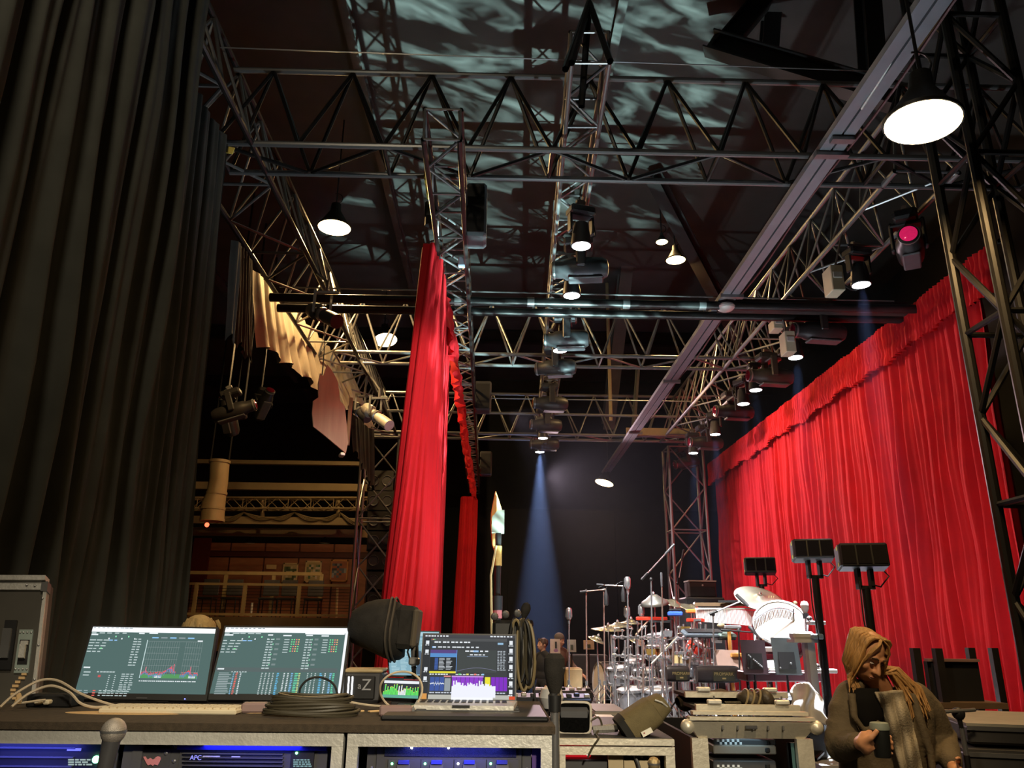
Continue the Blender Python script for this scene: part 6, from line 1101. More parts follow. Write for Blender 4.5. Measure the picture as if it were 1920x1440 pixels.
# music stands
def music_stand(label, px, py, d, w_, h_, mat, tilt, plate):
    c = P(px, py, d); t = thing('music_stand', label, 'music stand', (c.x, c.y, ZRI)); R_ = rot('X', tilt) @ rot('Z', 0); MB().box(c, (w_, .008, h_), R_).build('desk', mat, t); MB().box(c+V((0, -.03, -h_/2+.005)), (w_, .06, .008), R_).build('shelf', mat, t)
    MB().box(c+V((0, -.012, -h_*.12)), (w_*.62, .014, h_*.46), R_).build('bracket_plate', BLACKPL, t)
    for k in range(plate):
        m = MB(); m.ell(c+V((-.08+.16*((k*37) % 10)/10, -.025, -h_*.32+h_*.4*((k*53) % 10)/10)), .012, 8, 6); m.build('knob', STEEL, t)
    tripod(t, c.x, c.y+.02, c+V((0, .02, -h_*.2)), ZRI, BLACKSTEEL, .26); return t
ZRI_ = ZRI
music_stand('left maroon tinged black music stand before the gong drum', 1414, 1232, 8.5, .26, .34, MAT('maroon_black_metal', (.075, .045, .055), .4, .2), -8, 9); music_stand('right slate black music stand before the gong drum', 1474, 1230, 8.3, .27, .36, MAT('slate_black_metal', (.075, .085, .085), .4, .2), -10, 2)
# tables with electronics at right of the kit
a, b_ = P(1386, 1275, 8.9), P(1536, 1278, 8.7); t = thing('percussion_keyboard', 'long dark maroon electronic keyboard on legs right of the kit', 'keyboard', ((a.x+b_.x)/2, 8.8, ZRI)); MB().cbox(((a.x+b_.x)/2, 8.8, a.z+.05), (b_.x-a.x, .35, .10), .012).build('body', MAT('dark_maroon_case', (.07, .018, .022), .35), t)
for k in range(14): x = a.x+.1+(b_.x-a.x-.2)*k/13; MB().box((x, 8.72, a.z+.106), (.05, .15, .012)).build('key', WHITEP if k % 3 else BLACKPL, t)
for x in (a.x+.1, b_.x-.1):
    for y in (8.68, 8.92): bar('leg', (x, y, ZRI), (x, y, a.z), .018, BLACKSTEEL, t)
for i, (px, py, w_, col, nm, lb) in enumerate(((1455, 1253, .15, (.75, .68, .35), 'note_sheet', 'yellow written sheet on the maroon keyboard'), (1448, 1246, .2, (.9, .9, .92), 'paper_sheet', 'white sheet behind the yellow one'))):
    q = P(px, py, 8.75-.05*i); tag(MB().box((q.x, q.y, q.z), (w_, .008, .09), rot('X', -35)).build(nm, MAT('sheet_%s' % ('yellow', 'white')[i], col, .7), origin=q), lb, 'paper')
    bpy.data.objects[nm].data.materials[0].name = 'paper'
a, b_ = P(1430, 1232, 9.3), P(1462, 1234, 9.2); t = thing('mixer', 'white and maroon stacked sound modules between the music stands', 'device', (a.x, 9.3, a.z-.2))
for k, (mm, h_) in enumerate(((MAROON, .06), (WHITEP, .03), (MAROON, .06), (WHITEP, .05))): MB().cbox(((a.x+b_.x)/2, 9.3, a.z-.14+.075*k), (b_.x-a.x+.05, .3, h_), .006).build('module', mm, t)
t = thing('white_stand', 'tall blazing white square post with shelf at the right of the kit', 'stand', (P(1528, 1300, 7.6).x, 7.6, 0)); x = P(1528, 1300, 7.6).x; z1 = P(1528, 1204, 7.6).z; ZS = .62
pf = thing('floor_glare_platform', 'added white low platform for floor glare to the right of the open rack case', 'platform', (3.5, 7.95, 0)); MB().cbox((3.5, 7.98, ZS-.025), (1.5, 1.84, .05), .008).build('top', MAT('floor_glare_white', (.62, .64, .66), .35, 0, .08, 3), pf); MB().box((3.5, 7.09, (ZS-.05)/2), (1.46, .03, ZS-.05)).build('skirt', BLACKV, pf); MB().box((3.5, 8.86, (ZS-.05)/2), (1.46, .03, ZS-.05)).build('skirt', BLACKV, pf)  # platform added for glare on the floor, brightness put into its white top
MB().box((x, 7.6, (z1+ZS)/2), (.07, .06, z1-ZS)).build('post', WHITEP, t); MB().box((x-.05, 7.6, (z1+ZS)/2), (.03, .07, z1-ZS)).build('side_post', MAT('pinkish_post', (.5, .38, .38), .5), t); MB().box((x-.06, 7.6, z1+.01), (.24, .2, .03)).build('shelf', WHITEP, t); MB().cbox((x-.08, 7.58, z1+.06), (.20, .14, .07), .02).build('towel', WHITEP, t); MB().cbox((x+.03, 7.5, z1+.05), (.10, .1, .05), .01).build('blue_box', MAT('pale_blue_box', (.35, .5, .6), .5), t)
for s in (-1, 1): MB().box((x+.16*s, 7.6, ZS+.03), (.32, .06, .06)).build('foot', WHITEP, t)
for i, (px, py, d, w_) in enumerate(((1545, 1258, 7.9, .22), (1530, 1168, 8.2, .16))):
    q = P(px, py, d); t = thing('side_shelf', ('white lit small shelf right of the white post', 'white lit clamp rail high right of the gong drum')[i], 'shelf', (q.x, q.y, 0)); MB().cbox(q, (w_, .12, .04), .008).build('shelf', WHITEP, t); bar('pole', (q.x+.02, q.y+.03, ZS), (q.x+.02, q.y+.03, q.z), .02, CHROME, t); MB().ell(q+V((-.07, -.02, .04)), .03, 10, 6).build('knob', CHROME, t)
q = P(1510, 1310, 7.3); t = thing('draped_towel', 'white towel lit glaring bright on a black trolley low right of the kit', 'towel', (q.x, q.y, 0)); m = MB(); m.grid(lambda u, v: q+V((-.13+.26*u+.02*math.sin(v*8), .05*math.sin(u*9+v*3)-.08*v, .14-.34*v-.10*(2*u-1)**2*(1-v))), 16, 14); m.build('cloth', WHITEP, t, smooth=180, solid=.012); MB().cbox((q.x, q.y+.12, .25+ZS), (.34, .2, .5), .02).build('trolley', BLACKPL, t)
t = thing('utility_cart', 'black speaker cabinet standing under the maroon keyboard', 'speaker', (P(1478, 1300, 8.2).x, 8.2, 0)); MB().cbox((P(1478, 1300, 8.2).x, 8.25, .86), (.34, .3, .48), .02).build('cabinet', MAT('slate_cabinet', (.04, .043, .045), .5), t); MB().box((P(1478, 1300, 8.2).x, 8.09, .86), (.28, .012, .42)).build('grille', BLACKPL, t)
# floodlight panels on poles
def flood(label, px, py, d, wpx, zb=0.):
    c = P(px, py, d); k = (d*.95+.1)/FPX; W, H_ = wpx*k, wpx*k*.52; t = thing('panel_light', label, 'stage light', (c.x, c.y, zb), 'black panel lights on poles'); R_ = rot('Z', -14) @ rot('X', -8)
    MB().cbox(c, (W, .22, H_), .012, R_).build('housing', FIXD, t)
    for q in (-.32, 0, .32): MB().box(c+R_ @ V((W*q, -.112, 0)), (W*.28, .012, H_*.78), R_).build('cell', MAT('dark_cell_glass', (.010, .008, .010), .7, 0, 0, spec=.1) if q < -.3 else bpy.data.materials['dark_cell_glass'], t)
    MB().box(c+R_ @ V((-W/2-.004, 0, 0)), (.010, .18, H_*.9), R_).build('side_plate', GREYPL, t)
    for dz in (.32, -.36): MB().box(c+R_ @ V((-W/2-.011, -.05, H_*dz)), (.004, .03, .03), R_).build('yellow_mark', MAT('yellow_mark', (.9, .75, .08), .5) if dz > 0 else bpy.data.materials['yellow_mark'], t)
    yk = MB(); zz = c.z-H_/2
    for s in (-1, 1): yk.box((c.x+s*.055, c.y, zz-.07), (.03, .06, .16))
    yk.box((c.x, c.y, zz-.15), (.14, .06, .03)); yk.build('yoke', BLACKPL, t)
    bar('pole', (c.x, c.y, zb+.02), (c.x, c.y, zz-.15), .035, BLACKSTEEL, t, 12); m = MB(); m.path([(c.x+W/2-.02, c.y+.05, c.z-H_*.4), (c.x+W*.62, c.y+.05, zz-.05), (c.x+W*.4, c.y+.05, zz-.14), (c.x+.06, c.y+.03, zz-.12)], .007, 5); m.path([(c.x-.06, c.y-.03, zz-.1), (c.x-.075, c.y-.05, zz-.4), (c.x-.03, c.y-.045, zz-.9), (c.x-.04, c.y-.045, zz-1.2)], .006, 5); m.build('cable', BLACKPL, t)
    for a in (45, 135, 225, 315): bar('leg', (c.x, c.y, zb+.12), (c.x+.4*math.cos(rad(a)), c.y+.4*math.sin(rad(a)), zb+.015), .02, BLACKSTEEL, t)
flood('farthest black panel light on a pole, behind the white cymbal', 1425, 1062, 10.9, 56, ZRI); flood('middle black panel light on a tall pole before the red backdrop', 1523, 1033, 7.5, 72, .62); flood('nearest and widest black panel light on a pole before the red backdrop', 1616, 1045, 6.6, 86)
q = P(1313, 1106, 12.2); t = thing('combo_amplifier', 'small brown black cabinet with silver top behind the kit', 'amplifier', (q.x, q.y, 0)); MB().cbox(q, (.42, .3, .24), .015).build('cabinet', MAT('brown_black_tolex', (.05, .035, .035), .6), t); MB().box(q+V((0, 0, .125)), (.43, .31, .02)).build('top_plate', ALU, t); MB().ell(q+V((0, -.155, .06)), .015, 8, 6).build('emblem', ALU, t); MB().box(q+V((0, -.152, -.03)), (.38, .01, .14)).build('grille', BLACKPL, t); MB().cbox((q.x, q.y, (q.z-.12+ZRI)/2), (.6, .5, q.z-.12-ZRI), .02).build('plinth', BLACKPL, t)
# ------------------------------------------------------------------ left of the kit: stands with sheets, flat cases, pedal boards
def sheet_stand(label, px, py, d, w_, h_, slot, mat):
    c = P(px, py, d); t = thing('sheet_stand', label, 'music stand', (c.x, c.y, 0), 'sheet stands left of the kit'); MB().box(c, (w_, .01, h_), rot('X', -8)).build('board', mat, t)
    if slot: MB().box(c+V((.01, -.012, .02)), (.03, .006, h_*.45), rot('X', -8)).build('dark_slot', BLACKPL, t); MB().ell(c+V((.01, -.012, -h_*.3)), (.04, .006, .03), 10, 6).build('violet_sticker', MAT('violet_sticker', (.45, .25, .5), .6), t)
    else: MB().box(c+V((.0, -.012, -.02)), (w_*.3, .006, h_*.4), rot('X', -8)).build('dark_patch', MAT('dark_green_patch', (.06, .07, .05), .6), t)
    tripod(t, c.x, c.y+.03, c+V((0, .02, 0)), 0, BLACKSTEEL, .28)
PALE = MAT('pale_pink_board', (.72, .62, .60), .6); sheet_stand('left pale sheet stand with dark slot before the capped person', 1041, 1212, 12.6, .155, .22, True, PALE); sheet_stand('middle grey sheet stand with dark patch right of the capped person', 1072, 1211, 13, .14, .19, False, MAT('grey_board', (.35, .35, .34), .6)); sheet_stand('right tan sheet stand behind the copper lit poles', 1104, 1209, 13, .17, .14, False, MAT('tan_sheet', (.62, .45, .32), .6))
def flat_case(name, label, cat, x0, x1, py, d, h_, dep, mat, knobs=0):
    a, b_ = P(x0, py, d), P(x1, py, d); t = thing(name, label, cat, ((a.x+b_.x)/2, d, 0)); cx, wd = (a.x+b_.x)/2, b_.x-a.x; MB().cbox((cx, d+dep/2, a.z-h_/2), (wd, dep, h_), .012).build('body', mat, t); MB().box((cx, d+dep/2, a.z+.003), (wd-.03, dep-.03, .008)).build('top', mat, t)
    for k in range(knobs): MB().cbox((a.x+wd*(k+.5)/knobs, d+.06+(k % 2)*.1, a.z+.02), (wd/knobs*.6, .07, .03), .006).build('pedal', (WHITEP, ALU, GREYPL, BLACKPL)[k % 4], t)
    MB().cbox((cx, d+dep/2, (a.z-h_)/2), (wd*.96, dep*.9, a.z-h_), .02).build('trolley', BLACKPL, t); return t
flat_case('pedal_board', 'nearer pedal board of pale boxes behind the cable hank', 'pedal board', 958, 1110, 1309, 6.8, .08, .5, MAT('blue_black_case', (.03, .04, .06), .5), 9); flat_case('pedal_board', 'farther pedal board with white and silver boxes at mid stage', 'pedal board', 1003, 1112, 1296, 9.2, .1, .6, GREYPL, 7); flat_case('work_table', 'tan lit box between the chrome pole and the bass drum', 'table', 1062, 1092, 1254, 12.5, .5, .4, MAT('tan_lit_box', (.62, .45, .24), .6)); flat_case('amp_rack', 'black equipment cabinet behind the tan lit box', 'cabinet', 1062, 1140, 1228, 15.2, .5, .5, CASEBLK)
q = P(1034, 1308, 5.0); t = thing('white_lampshade', 'glaring white round cover on a post behind the small black speaker', 'cover', (q.x, q.y, 0)); MB().lathe([(.05, -.06), (.075, 0), (.06, .05), (.02, .07), (.001, .072)], MX.Translation(q), 18).build('cover', WHITEP, t); bar('post', (q.x, q.y, .02), q, .02, BLACKSTEEL, t); MB().lathe([(.16, 0), (.16, .02), (.03, .03)], MX.Translation((q.x, q.y, 0)), 16).build('base', BLACKPL, t)
flat_case('wedge_case', 'grey slanted metal case behind the bag', 'case', 1112, 1180, 1336, 4.6, .07, .5, MAT('dull_grey_metal', (.25, .24, .23), .5, .4)); flat_case('wedge_case', 'silver flat case between small speaker and bag', 'case', 1118, 1162, 1350, 3.9, .09, .2, ALU)
q = P(1033, 1285, 13.0); tag(MB().cbox((q.x, q.y, .2), (.16, .16, .4), .01).build('red_bucket', MAT('red_box', (.7, .06, .03), .5), origin=(q.x, q.y, 0)), 'red box standing on the floor right of the dark haired person', 'box')
# ------------------------------------------------------------------ right side: cart with posts, cases, boom
a, b_ = P(1725, 1316, 6.0), P(1882, 1318, 6.0); t = thing('stake_cart', 'black cart with four upright posts before the red backdrop at right', 'cart', ((a.x+b_.x)/2, 6, 0)); DKM = MAT('worn_black_paint', (.028, .024, .022), .5, .2, .25, 8); zt2 = P(1800, 1216, 6).z; cx = (a.x+b_.x)/2
MB().box((cx, 6.3, a.z-.02), (b_.x-a.x, .7, .04)).build('deck', MAT('brown_edge_board', (.20, .13, .08), .6), t); MB().box((cx+.02, 6.28, a.z/2-.06), (b_.x-a.x-.06, .6, a.z-.16)).build('body', MAT('dark_maroon_board', (.05, .012, .014), .5), t)
for px, y in ((1727, 6.0), (1769, 6.0), (1832, 6.55), (1876, 6.55)): p = P(px, 1300, y); MB().box((p.x, y, (zt2+.1)/2), (.055, .055, zt2-.1)).build('post', DKM, t)
p, q = P(1737, 1240, 6.1), P(1833, 1240, 6.1); MB().box(((p.x+q.x)/2, 6.12, (a.z+p.z)/2), (q.x-p.x, .05, p.z-a.z)).build('side_board', MAT('black_side_board', (.016, .016, .018), .6), t); MB().box(((p.x+q.x)/2, 6.1, p.z+.01), (q.x-p.x, .06, .02)).build('board_edge', MAT('pinkish_edge', (.35, .22, .2), .5), t); p2 = P(1769, 1240, 6.08); MB().box(((p.x+p2.x)/2, 6.085, (a.z+p.z)/2), (p2.x-p.x-.05, .02, p.z-a.z-.02)).build('grey_panel', MAT('blue_grey_panel', (.05, .055, .065), .6), t); MB().box((p.x+.13, 6.03, a.z-.13), (.30, .02, .2)).build('grey_panel', bpy.data.materials['blue_grey_panel'], t)
for x in (a.x+.1, b_.x-.1):
    for y in (6.1, 6.5): MB().lathe([(.09, -.03), (.09, .03)], MX.Translation((x, y, .09)) @ rot('Y', 90), 16).build('wheel', BLACKPL, t)
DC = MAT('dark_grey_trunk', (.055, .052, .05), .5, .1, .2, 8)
def trunk(label, px0, py, d, w_, dep, z0, z1, rz, top, mark=False):
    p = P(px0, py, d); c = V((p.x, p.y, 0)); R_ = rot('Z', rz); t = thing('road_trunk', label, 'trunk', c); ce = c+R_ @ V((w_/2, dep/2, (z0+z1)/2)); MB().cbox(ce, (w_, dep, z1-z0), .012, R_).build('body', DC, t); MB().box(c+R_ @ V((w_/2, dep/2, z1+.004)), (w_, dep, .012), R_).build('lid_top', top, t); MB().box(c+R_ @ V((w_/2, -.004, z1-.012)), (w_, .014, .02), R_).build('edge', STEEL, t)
    for q in (.3, .42): MB().box(c+R_ @ V((w_*q+.25, -.006, (z0+z1)/2)), (.02, .01, (z1-z0)*.8), R_).build('strap', BLACKPL, t)
    if mark: pts = [(.05*math.cos(x), .035*math.sin(x) if math.sin(x) < 0 else .012*math.sin(x)) for x in [i*math.pi/8 for i in range(16)]]; m = MB(); m.prism(pts, .006, MX.Translation(c+R_ @ V((.33, -.006, (z0+z1)/2+.01))) @ R_ @ rot('X', 90)); m.build('red_mark', MAT('red_paint_mark', (.75, .08, .04), .6), t)
    return t
zt3 = P(1850, 1362, 4.1).z; zm_ = P(1850, 1403, 4.1).z
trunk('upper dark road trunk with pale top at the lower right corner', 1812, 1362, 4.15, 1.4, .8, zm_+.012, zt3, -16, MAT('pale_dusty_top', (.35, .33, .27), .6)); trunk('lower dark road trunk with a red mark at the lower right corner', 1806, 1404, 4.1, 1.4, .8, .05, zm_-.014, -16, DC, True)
a = P(1806, 1392, 4.0); t = thing('boom_stand', 'low black boom stand with a bright tube between person and trunks', 'microphone stand', (P(1812, 1440, 4).x, 4, 0)); b0 = P(1810, 1438, 4.0); bar('bright_tube', P(1803, 1365, 4.0), P(1812, 1416, 4.0), .012, CHROME, t, 10); bar('lower_tube', (b0.x, 4, .03), P(1812, 1416, 4.0), .014, BLACKSTEEL, t); bar('upper_tube', P(1803, 1366, 4.0), P(1797, 1340, 4.0), .012, BLACKSTEEL, t); bar('boom', P(1748, 1336, 3.95), P(1828, 1331, 4.0), .009, STEEL, t); MB().ell(P(1797, 1338, 4), (.03, .03, .03), 10, 8).build('swivel', BLACKPL, t); MB().ell(P(1803, 1345, 4), .012, 8, 6).build('knob', STEEL, t)
for a_ in (20, 140, 260): bar('leg', (b0.x, 4, .12), (b0.x+.3*math.cos(rad(a_)), 4+.3*math.sin(rad(a_)), .012), .009, BLACKSTEEL, t)
# ------------------------------------------------------------------ people
SKIN = MAT('skin', (.52, .27, .17), .55, 0, .06, 8); SKINO = MAT('skin_tan', (.55, .26, .13), .5, 0, .06, 8)
def fuse(mb, name, mat, parent, voxel=.009, it=4):       # join overlapping volumes into one continuous skin
    o = mb.build('raw', mat); md = o.modifiers.new('r', 'REMESH'); md.mode = 'VOXEL'; md.voxel_size = voxel; s = o.modifiers.new('s', 'SMOOTH'); s.factor = .5; s.iterations = it
    bpy.context.view_layer.update(); me = bpy.data.meshes.new_from_object(o.evaluated_get(bpy.context.evaluated_depsgraph_get())); bpy.data.objects.remove(o)
    og = org(parent); me.transform(MX.Translation(-og)); me.polygons.foreach_set('use_smooth', [True]*len(me.polygons)); me.materials.clear(); me.materials.append(mat)
    o = bpy.data.objects.new(name, me); COL.objects.link(o); adopt(o, parent); ORG[o.name] = og; return o
def limb(m, pts, rr, n=12):
    pts = [V(p) for p in pts]; m.path(pts, rr, n)
    for p, r in zip(pts, rr): m.ell(p, r*.99, 10, 8)
def headmb(m, T, s=1.):
    Q = m.T; m.T = T @ MX.Scale(s, 4)
    m.ell((0, .012, .02), (.074, .094, .098), 18, 12); m.ell((0, -.028, -.045), (.055, .06, .068), 14, 10); m.ell((0, -.052, -.092), (.026, .022, .020), 10, 8)   # skull, jaw, chin
    m.path([(0, -.082, .012), (0, -.100, -.014), (0, -.112, -.036), (0, -.094, -.044)], [.009, .011, .014, .008], 8); m.ell((.012, -.094, -.038), .009, 8, 6); m.ell((-.012, -.094, -.038), .009, 8, 6)
    m.path([(-.045, -.070, .022), (-.022, -.083, .026), (0, -.082, .020), (.022, -.083, .026), (.045, -.070, .022)], [.008, .011, .008, .011, .008], 8)
    m.ell((0, -.083, -.066), (.021, .010, .006), 10, 6); m.ell((0, -.081, -.075), (.018, .010, .007), 10, 6)
    for q in (-1, 1): m.ell((q*.042, -.055, -.028), (.024, .024, .022), 10, 8); m.ell((q*.075, .012, -.012), (.010, .020, .032), 8, 8)
    m.T = Q
def face_bits(T, t, s=1., closed=False):
    W_ = MAT('eye_white', (.42, .36, .32), .3, 0, 0) if 'eye_white' not in bpy.data.materials else bpy.data.materials['eye_white']; IR = MAT('iris', (.03, .02, .015), .2, 0, 0) if 'iris' not in bpy.data.materials else bpy.data.materials['iris']
    LP = MAT('lips', (.40, .17, .12), .5, 0, 0) if 'lips' not in bpy.data.materials else bpy.data.materials['lips']
    for q in (-1, 1):
        m = MB(); m.T = T @ MX.Scale(s, 4); m.ell((q*.030, -.078, .0), (.013, .008, .004 if closed else .007), 10, 8); e = m.build('eye', W_, t)
        m = MB(); m.T = T @ MX.Scale(s, 4); m.ell((q*.030, -.0845, -.001), (.006, .003, .003 if closed else .006), 8, 6); m.build('iris', IR, e)
        m = MB(); m.T = T @ MX.Scale(s, 4); m.path([(q*.014, -.092, .028), (q*.030, -.092, .034), (q*.048, -.078, .028)], [.003, .004, .002], 6); m.build('eyebrow', MAT('brow_hair', (.10, .06, .03), .8) if 'brow_hair' not in bpy.data.materials else bpy.data.materials['brow_hair'], t)
    m = MB(); m.T = T @ MX.Scale(s, 4); m.ell((0, -.088, -.0665), (.020, .007, .0045), 10, 6); m.ell((0, -.086, -.0745), (.017, .008, .0055), 10, 6); m.build('lips', LP, t)
def handmb(m, wrist, d, palm_n, L=.175, curl=.35, side=1):  # relaxed open hand
    d = V(d).normalized(); n = V(palm_n); n = (n-d*n.dot(d)).normalized(); s = d.cross(n)*side; w_ = V(wrist); k = L/.18
    m.path([w_, w_+d*.04*k, w_+d*.085*k], [.022*k, .03*k, .030*k], 10); m.ell(w_+d*.055*k, (.032*k, .032*k, .03*k), 10, 8)
    for i, (o, l, r) in enumerate(((-.028, .062, .0075), (-.010, .075, .008), (.010, .080, .008), (.028, .070, .0078))):
        b_ = w_+d*.085*k+s*(o*k); p = [b_-d*.02*k]; a = 0; q = b_
        for j in range(3): q = q+(d*math.cos(a)+n*math.sin(a))*(l*k/3*1.15); p.append(q); a += curl
        m.path([p[0], b_]+p[1:], [r*k*1.1, r*k*1.1, r*k, r*k*.95, r*k*.8], 8)
    b_ = w_+d*.03*k+s*.026*k; m.path([b_-s*.01, b_+(s*.7+d*.5+n*.3)*.03*k, b_+(s*.7+d*.9+n*.5)*.055*k, b_+(s*.6+d*1.2+n*.7)*.072*k], [.014*k, .011*k, .010*k, .008*k], 8)
def person(label, base, yaw, arms, top, legs, hair, hairstyle, scale=1., voxel=.012, head_pitch=0, head_yaw=0, lean=0, skin=SKIN):
    B = V(base); t = thing('person', label, 'person', B); W_ = MX.Translation(B) @ rot('Z', yaw) @ MX.Scale(scale, 4); U_ = W_ @ MX.Translation((0, 0, .92)) @ rot('X', lean) @ MX.Translation((0, 0, -.92))
    HT = U_ @ MX.Translation((0, -.012, 1.585)) @ rot('Z', head_yaw) @ rot('X', head_pitch)
    m = MB(); headmb(m, HT); m.T = U_; limb(m, [(0, .01, 1.40), (0, .0, 1.52)], [.058, .052]); m.ell((0, 0, 1.16), (.13, .085, .27), 14, 10); m.T = W_; m.ell((0, 0, .92), (.13, .09, .11), 12, 8)
    for s in (-1, 1): limb(m, [(s*.085, 0, .90), (s*.095, -.015, .50), (s*.10, .02, .09)], [.075, .05, .038]); m.path([(s*.10, .04, .04), (s*.105, -.06, .035), (s*.11, -.13, .025)], [.035, .035, .025], 10)
    tops = MB(); tops.T = U_; tops.ell((0, 0, 1.02), (.16, .115, .14), 16, 10); tops.ell((0, 0, 1.22), (.175, .118, .21), 16, 12)
    limb(tops, [(-.17, .01, 1.385), (0, .015, 1.43), (.17, .01, 1.385)], [.06, .07, .06])
    for s, (el, wr, pn) in zip((-1, 1), arms):
        sh = V((s*.185, .01, 1.37)); el, wr = V(el), V(wr); m.T = U_; limb(m, [sh, el, wr], [.045, .036, .024]); handmb(m, wr, wr-el, pn, .17, .4, s); tops.T = U_; limb(tops, [sh, sh.lerp(el, .5), el, el.lerp(wr, .45), el.lerp(wr, .9)], [.066, .058, .050, .046, .040])
    m.T = None; fuse(m, 'body', skin, t, voxel, 3); tops.T = None; fuse(tops, 'jacket', top, t, voxel, 3)
    tr = MB(); tr.T = W_; tr.ell((0, 0, .92), (.155, .115, .12), 14, 10)
    for s in (-1, 1): limb(tr, [(s*.085, 0, .88), (s*.095, -.012, .50), (s*.10, .018, .10)], [.092, .066, .058])
    tr.T = None; fuse(tr, 'trousers', legs, t, voxel, 3)
    for s in (-1, 1): sh = MB(); sh.T = W_; sh.path([(s*.10, .06, .035), (s*.105, -.05, .04), (s*.112, -.16, .028)], [.042, .046, .03], 10); sh.build('shoe', BLACKPL, t)
    h = MB(); h.T = HT
    if hairstyle == 'cap':
        h.ell((0, .014, .035), (.082, .102, .088), 18, 12); h.T = HT; h.build('cap', hair, t)
    else:
        h.ell((0, .022, .038), (.082, .100, .092), 18, 12); rr = random.Random(4)
        for k in range(46):
            a = 2*math.pi*rr.random(); r = .04+.045*rr.random(); z = .10-.09*rr.random(); p = V((r*math.cos(a), .02+r*1.15*math.sin(a), z)); q = p+V((.016*math.cos(a), .016*math.sin(a)-.012, -.03)); h.path([p+V((0, 0, .012)), p.lerp(q, .5)+V((0, 0, .008)), q], [.009, .011, .004], 6)
        h.build('hair', hair, t)
    face_bits(HT, t); return t
JB = MAT('black_jacket_cloth', (.018, .018, .02), .85, 0, .15, 20, .2); JBR = MAT('brown_shirt_cloth', (.10, .065, .045), .85, 0, .15, 20, .2); JEAN = MAT('black_denim', (.015, .015, .018), .85, 0, .15, 20); HAIRB = MAT('dark_brown_hair', (.06, .03, .02), .6, 0, .2, 30); HAIRL = MAT('straw_blond_hair', (.50, .34, .14), .6, 0, .22, 40, .3); CAPM = MAT('grey_brown_cap', (.10, .075, .06), .85, 0, .1, 10)
dn = ((-.24, .03, 1.10), (-.26, -.10, .86), (0, -1, 0)), ((.24, .03, 1.10), (.25, -.08, .86), (0, -1, 0))
z = P(1018, 1197, 14.4).z
person('dark haired person in black jacket standing left of the sheet stands', (P(1018, 1300, 14.4).x, 14.4, 0), -62, dn, JB, JEAN, HAIRB, 'hair', z/1.70, .013, -6)
z = P(1047, 1187, 14.2).z; person('person in cap and brown shirt bending behind the pale sheet stands', (P(1049, 1300, 14.2).x, 14.2, 0), 50, (((-.25, -.12, 1.14), (-.18, -.36, 1.02), (0, 0, -1)), ((.25, -.12, 1.14), (.2, -.36, 1.0), (0, 0, -1))), JBR, JEAN, CAPM, 'cap', z/1.70, .013, 14)
z = P(370, 1152, 4.15).z; person('fair haired person behind the left monitor, only the top of the hair showing', (P(371, 1200, 4.15).x, 4.15, 0), 172, dn, JB, JEAN, HAIRL, 'hair', z/1.715, .014)
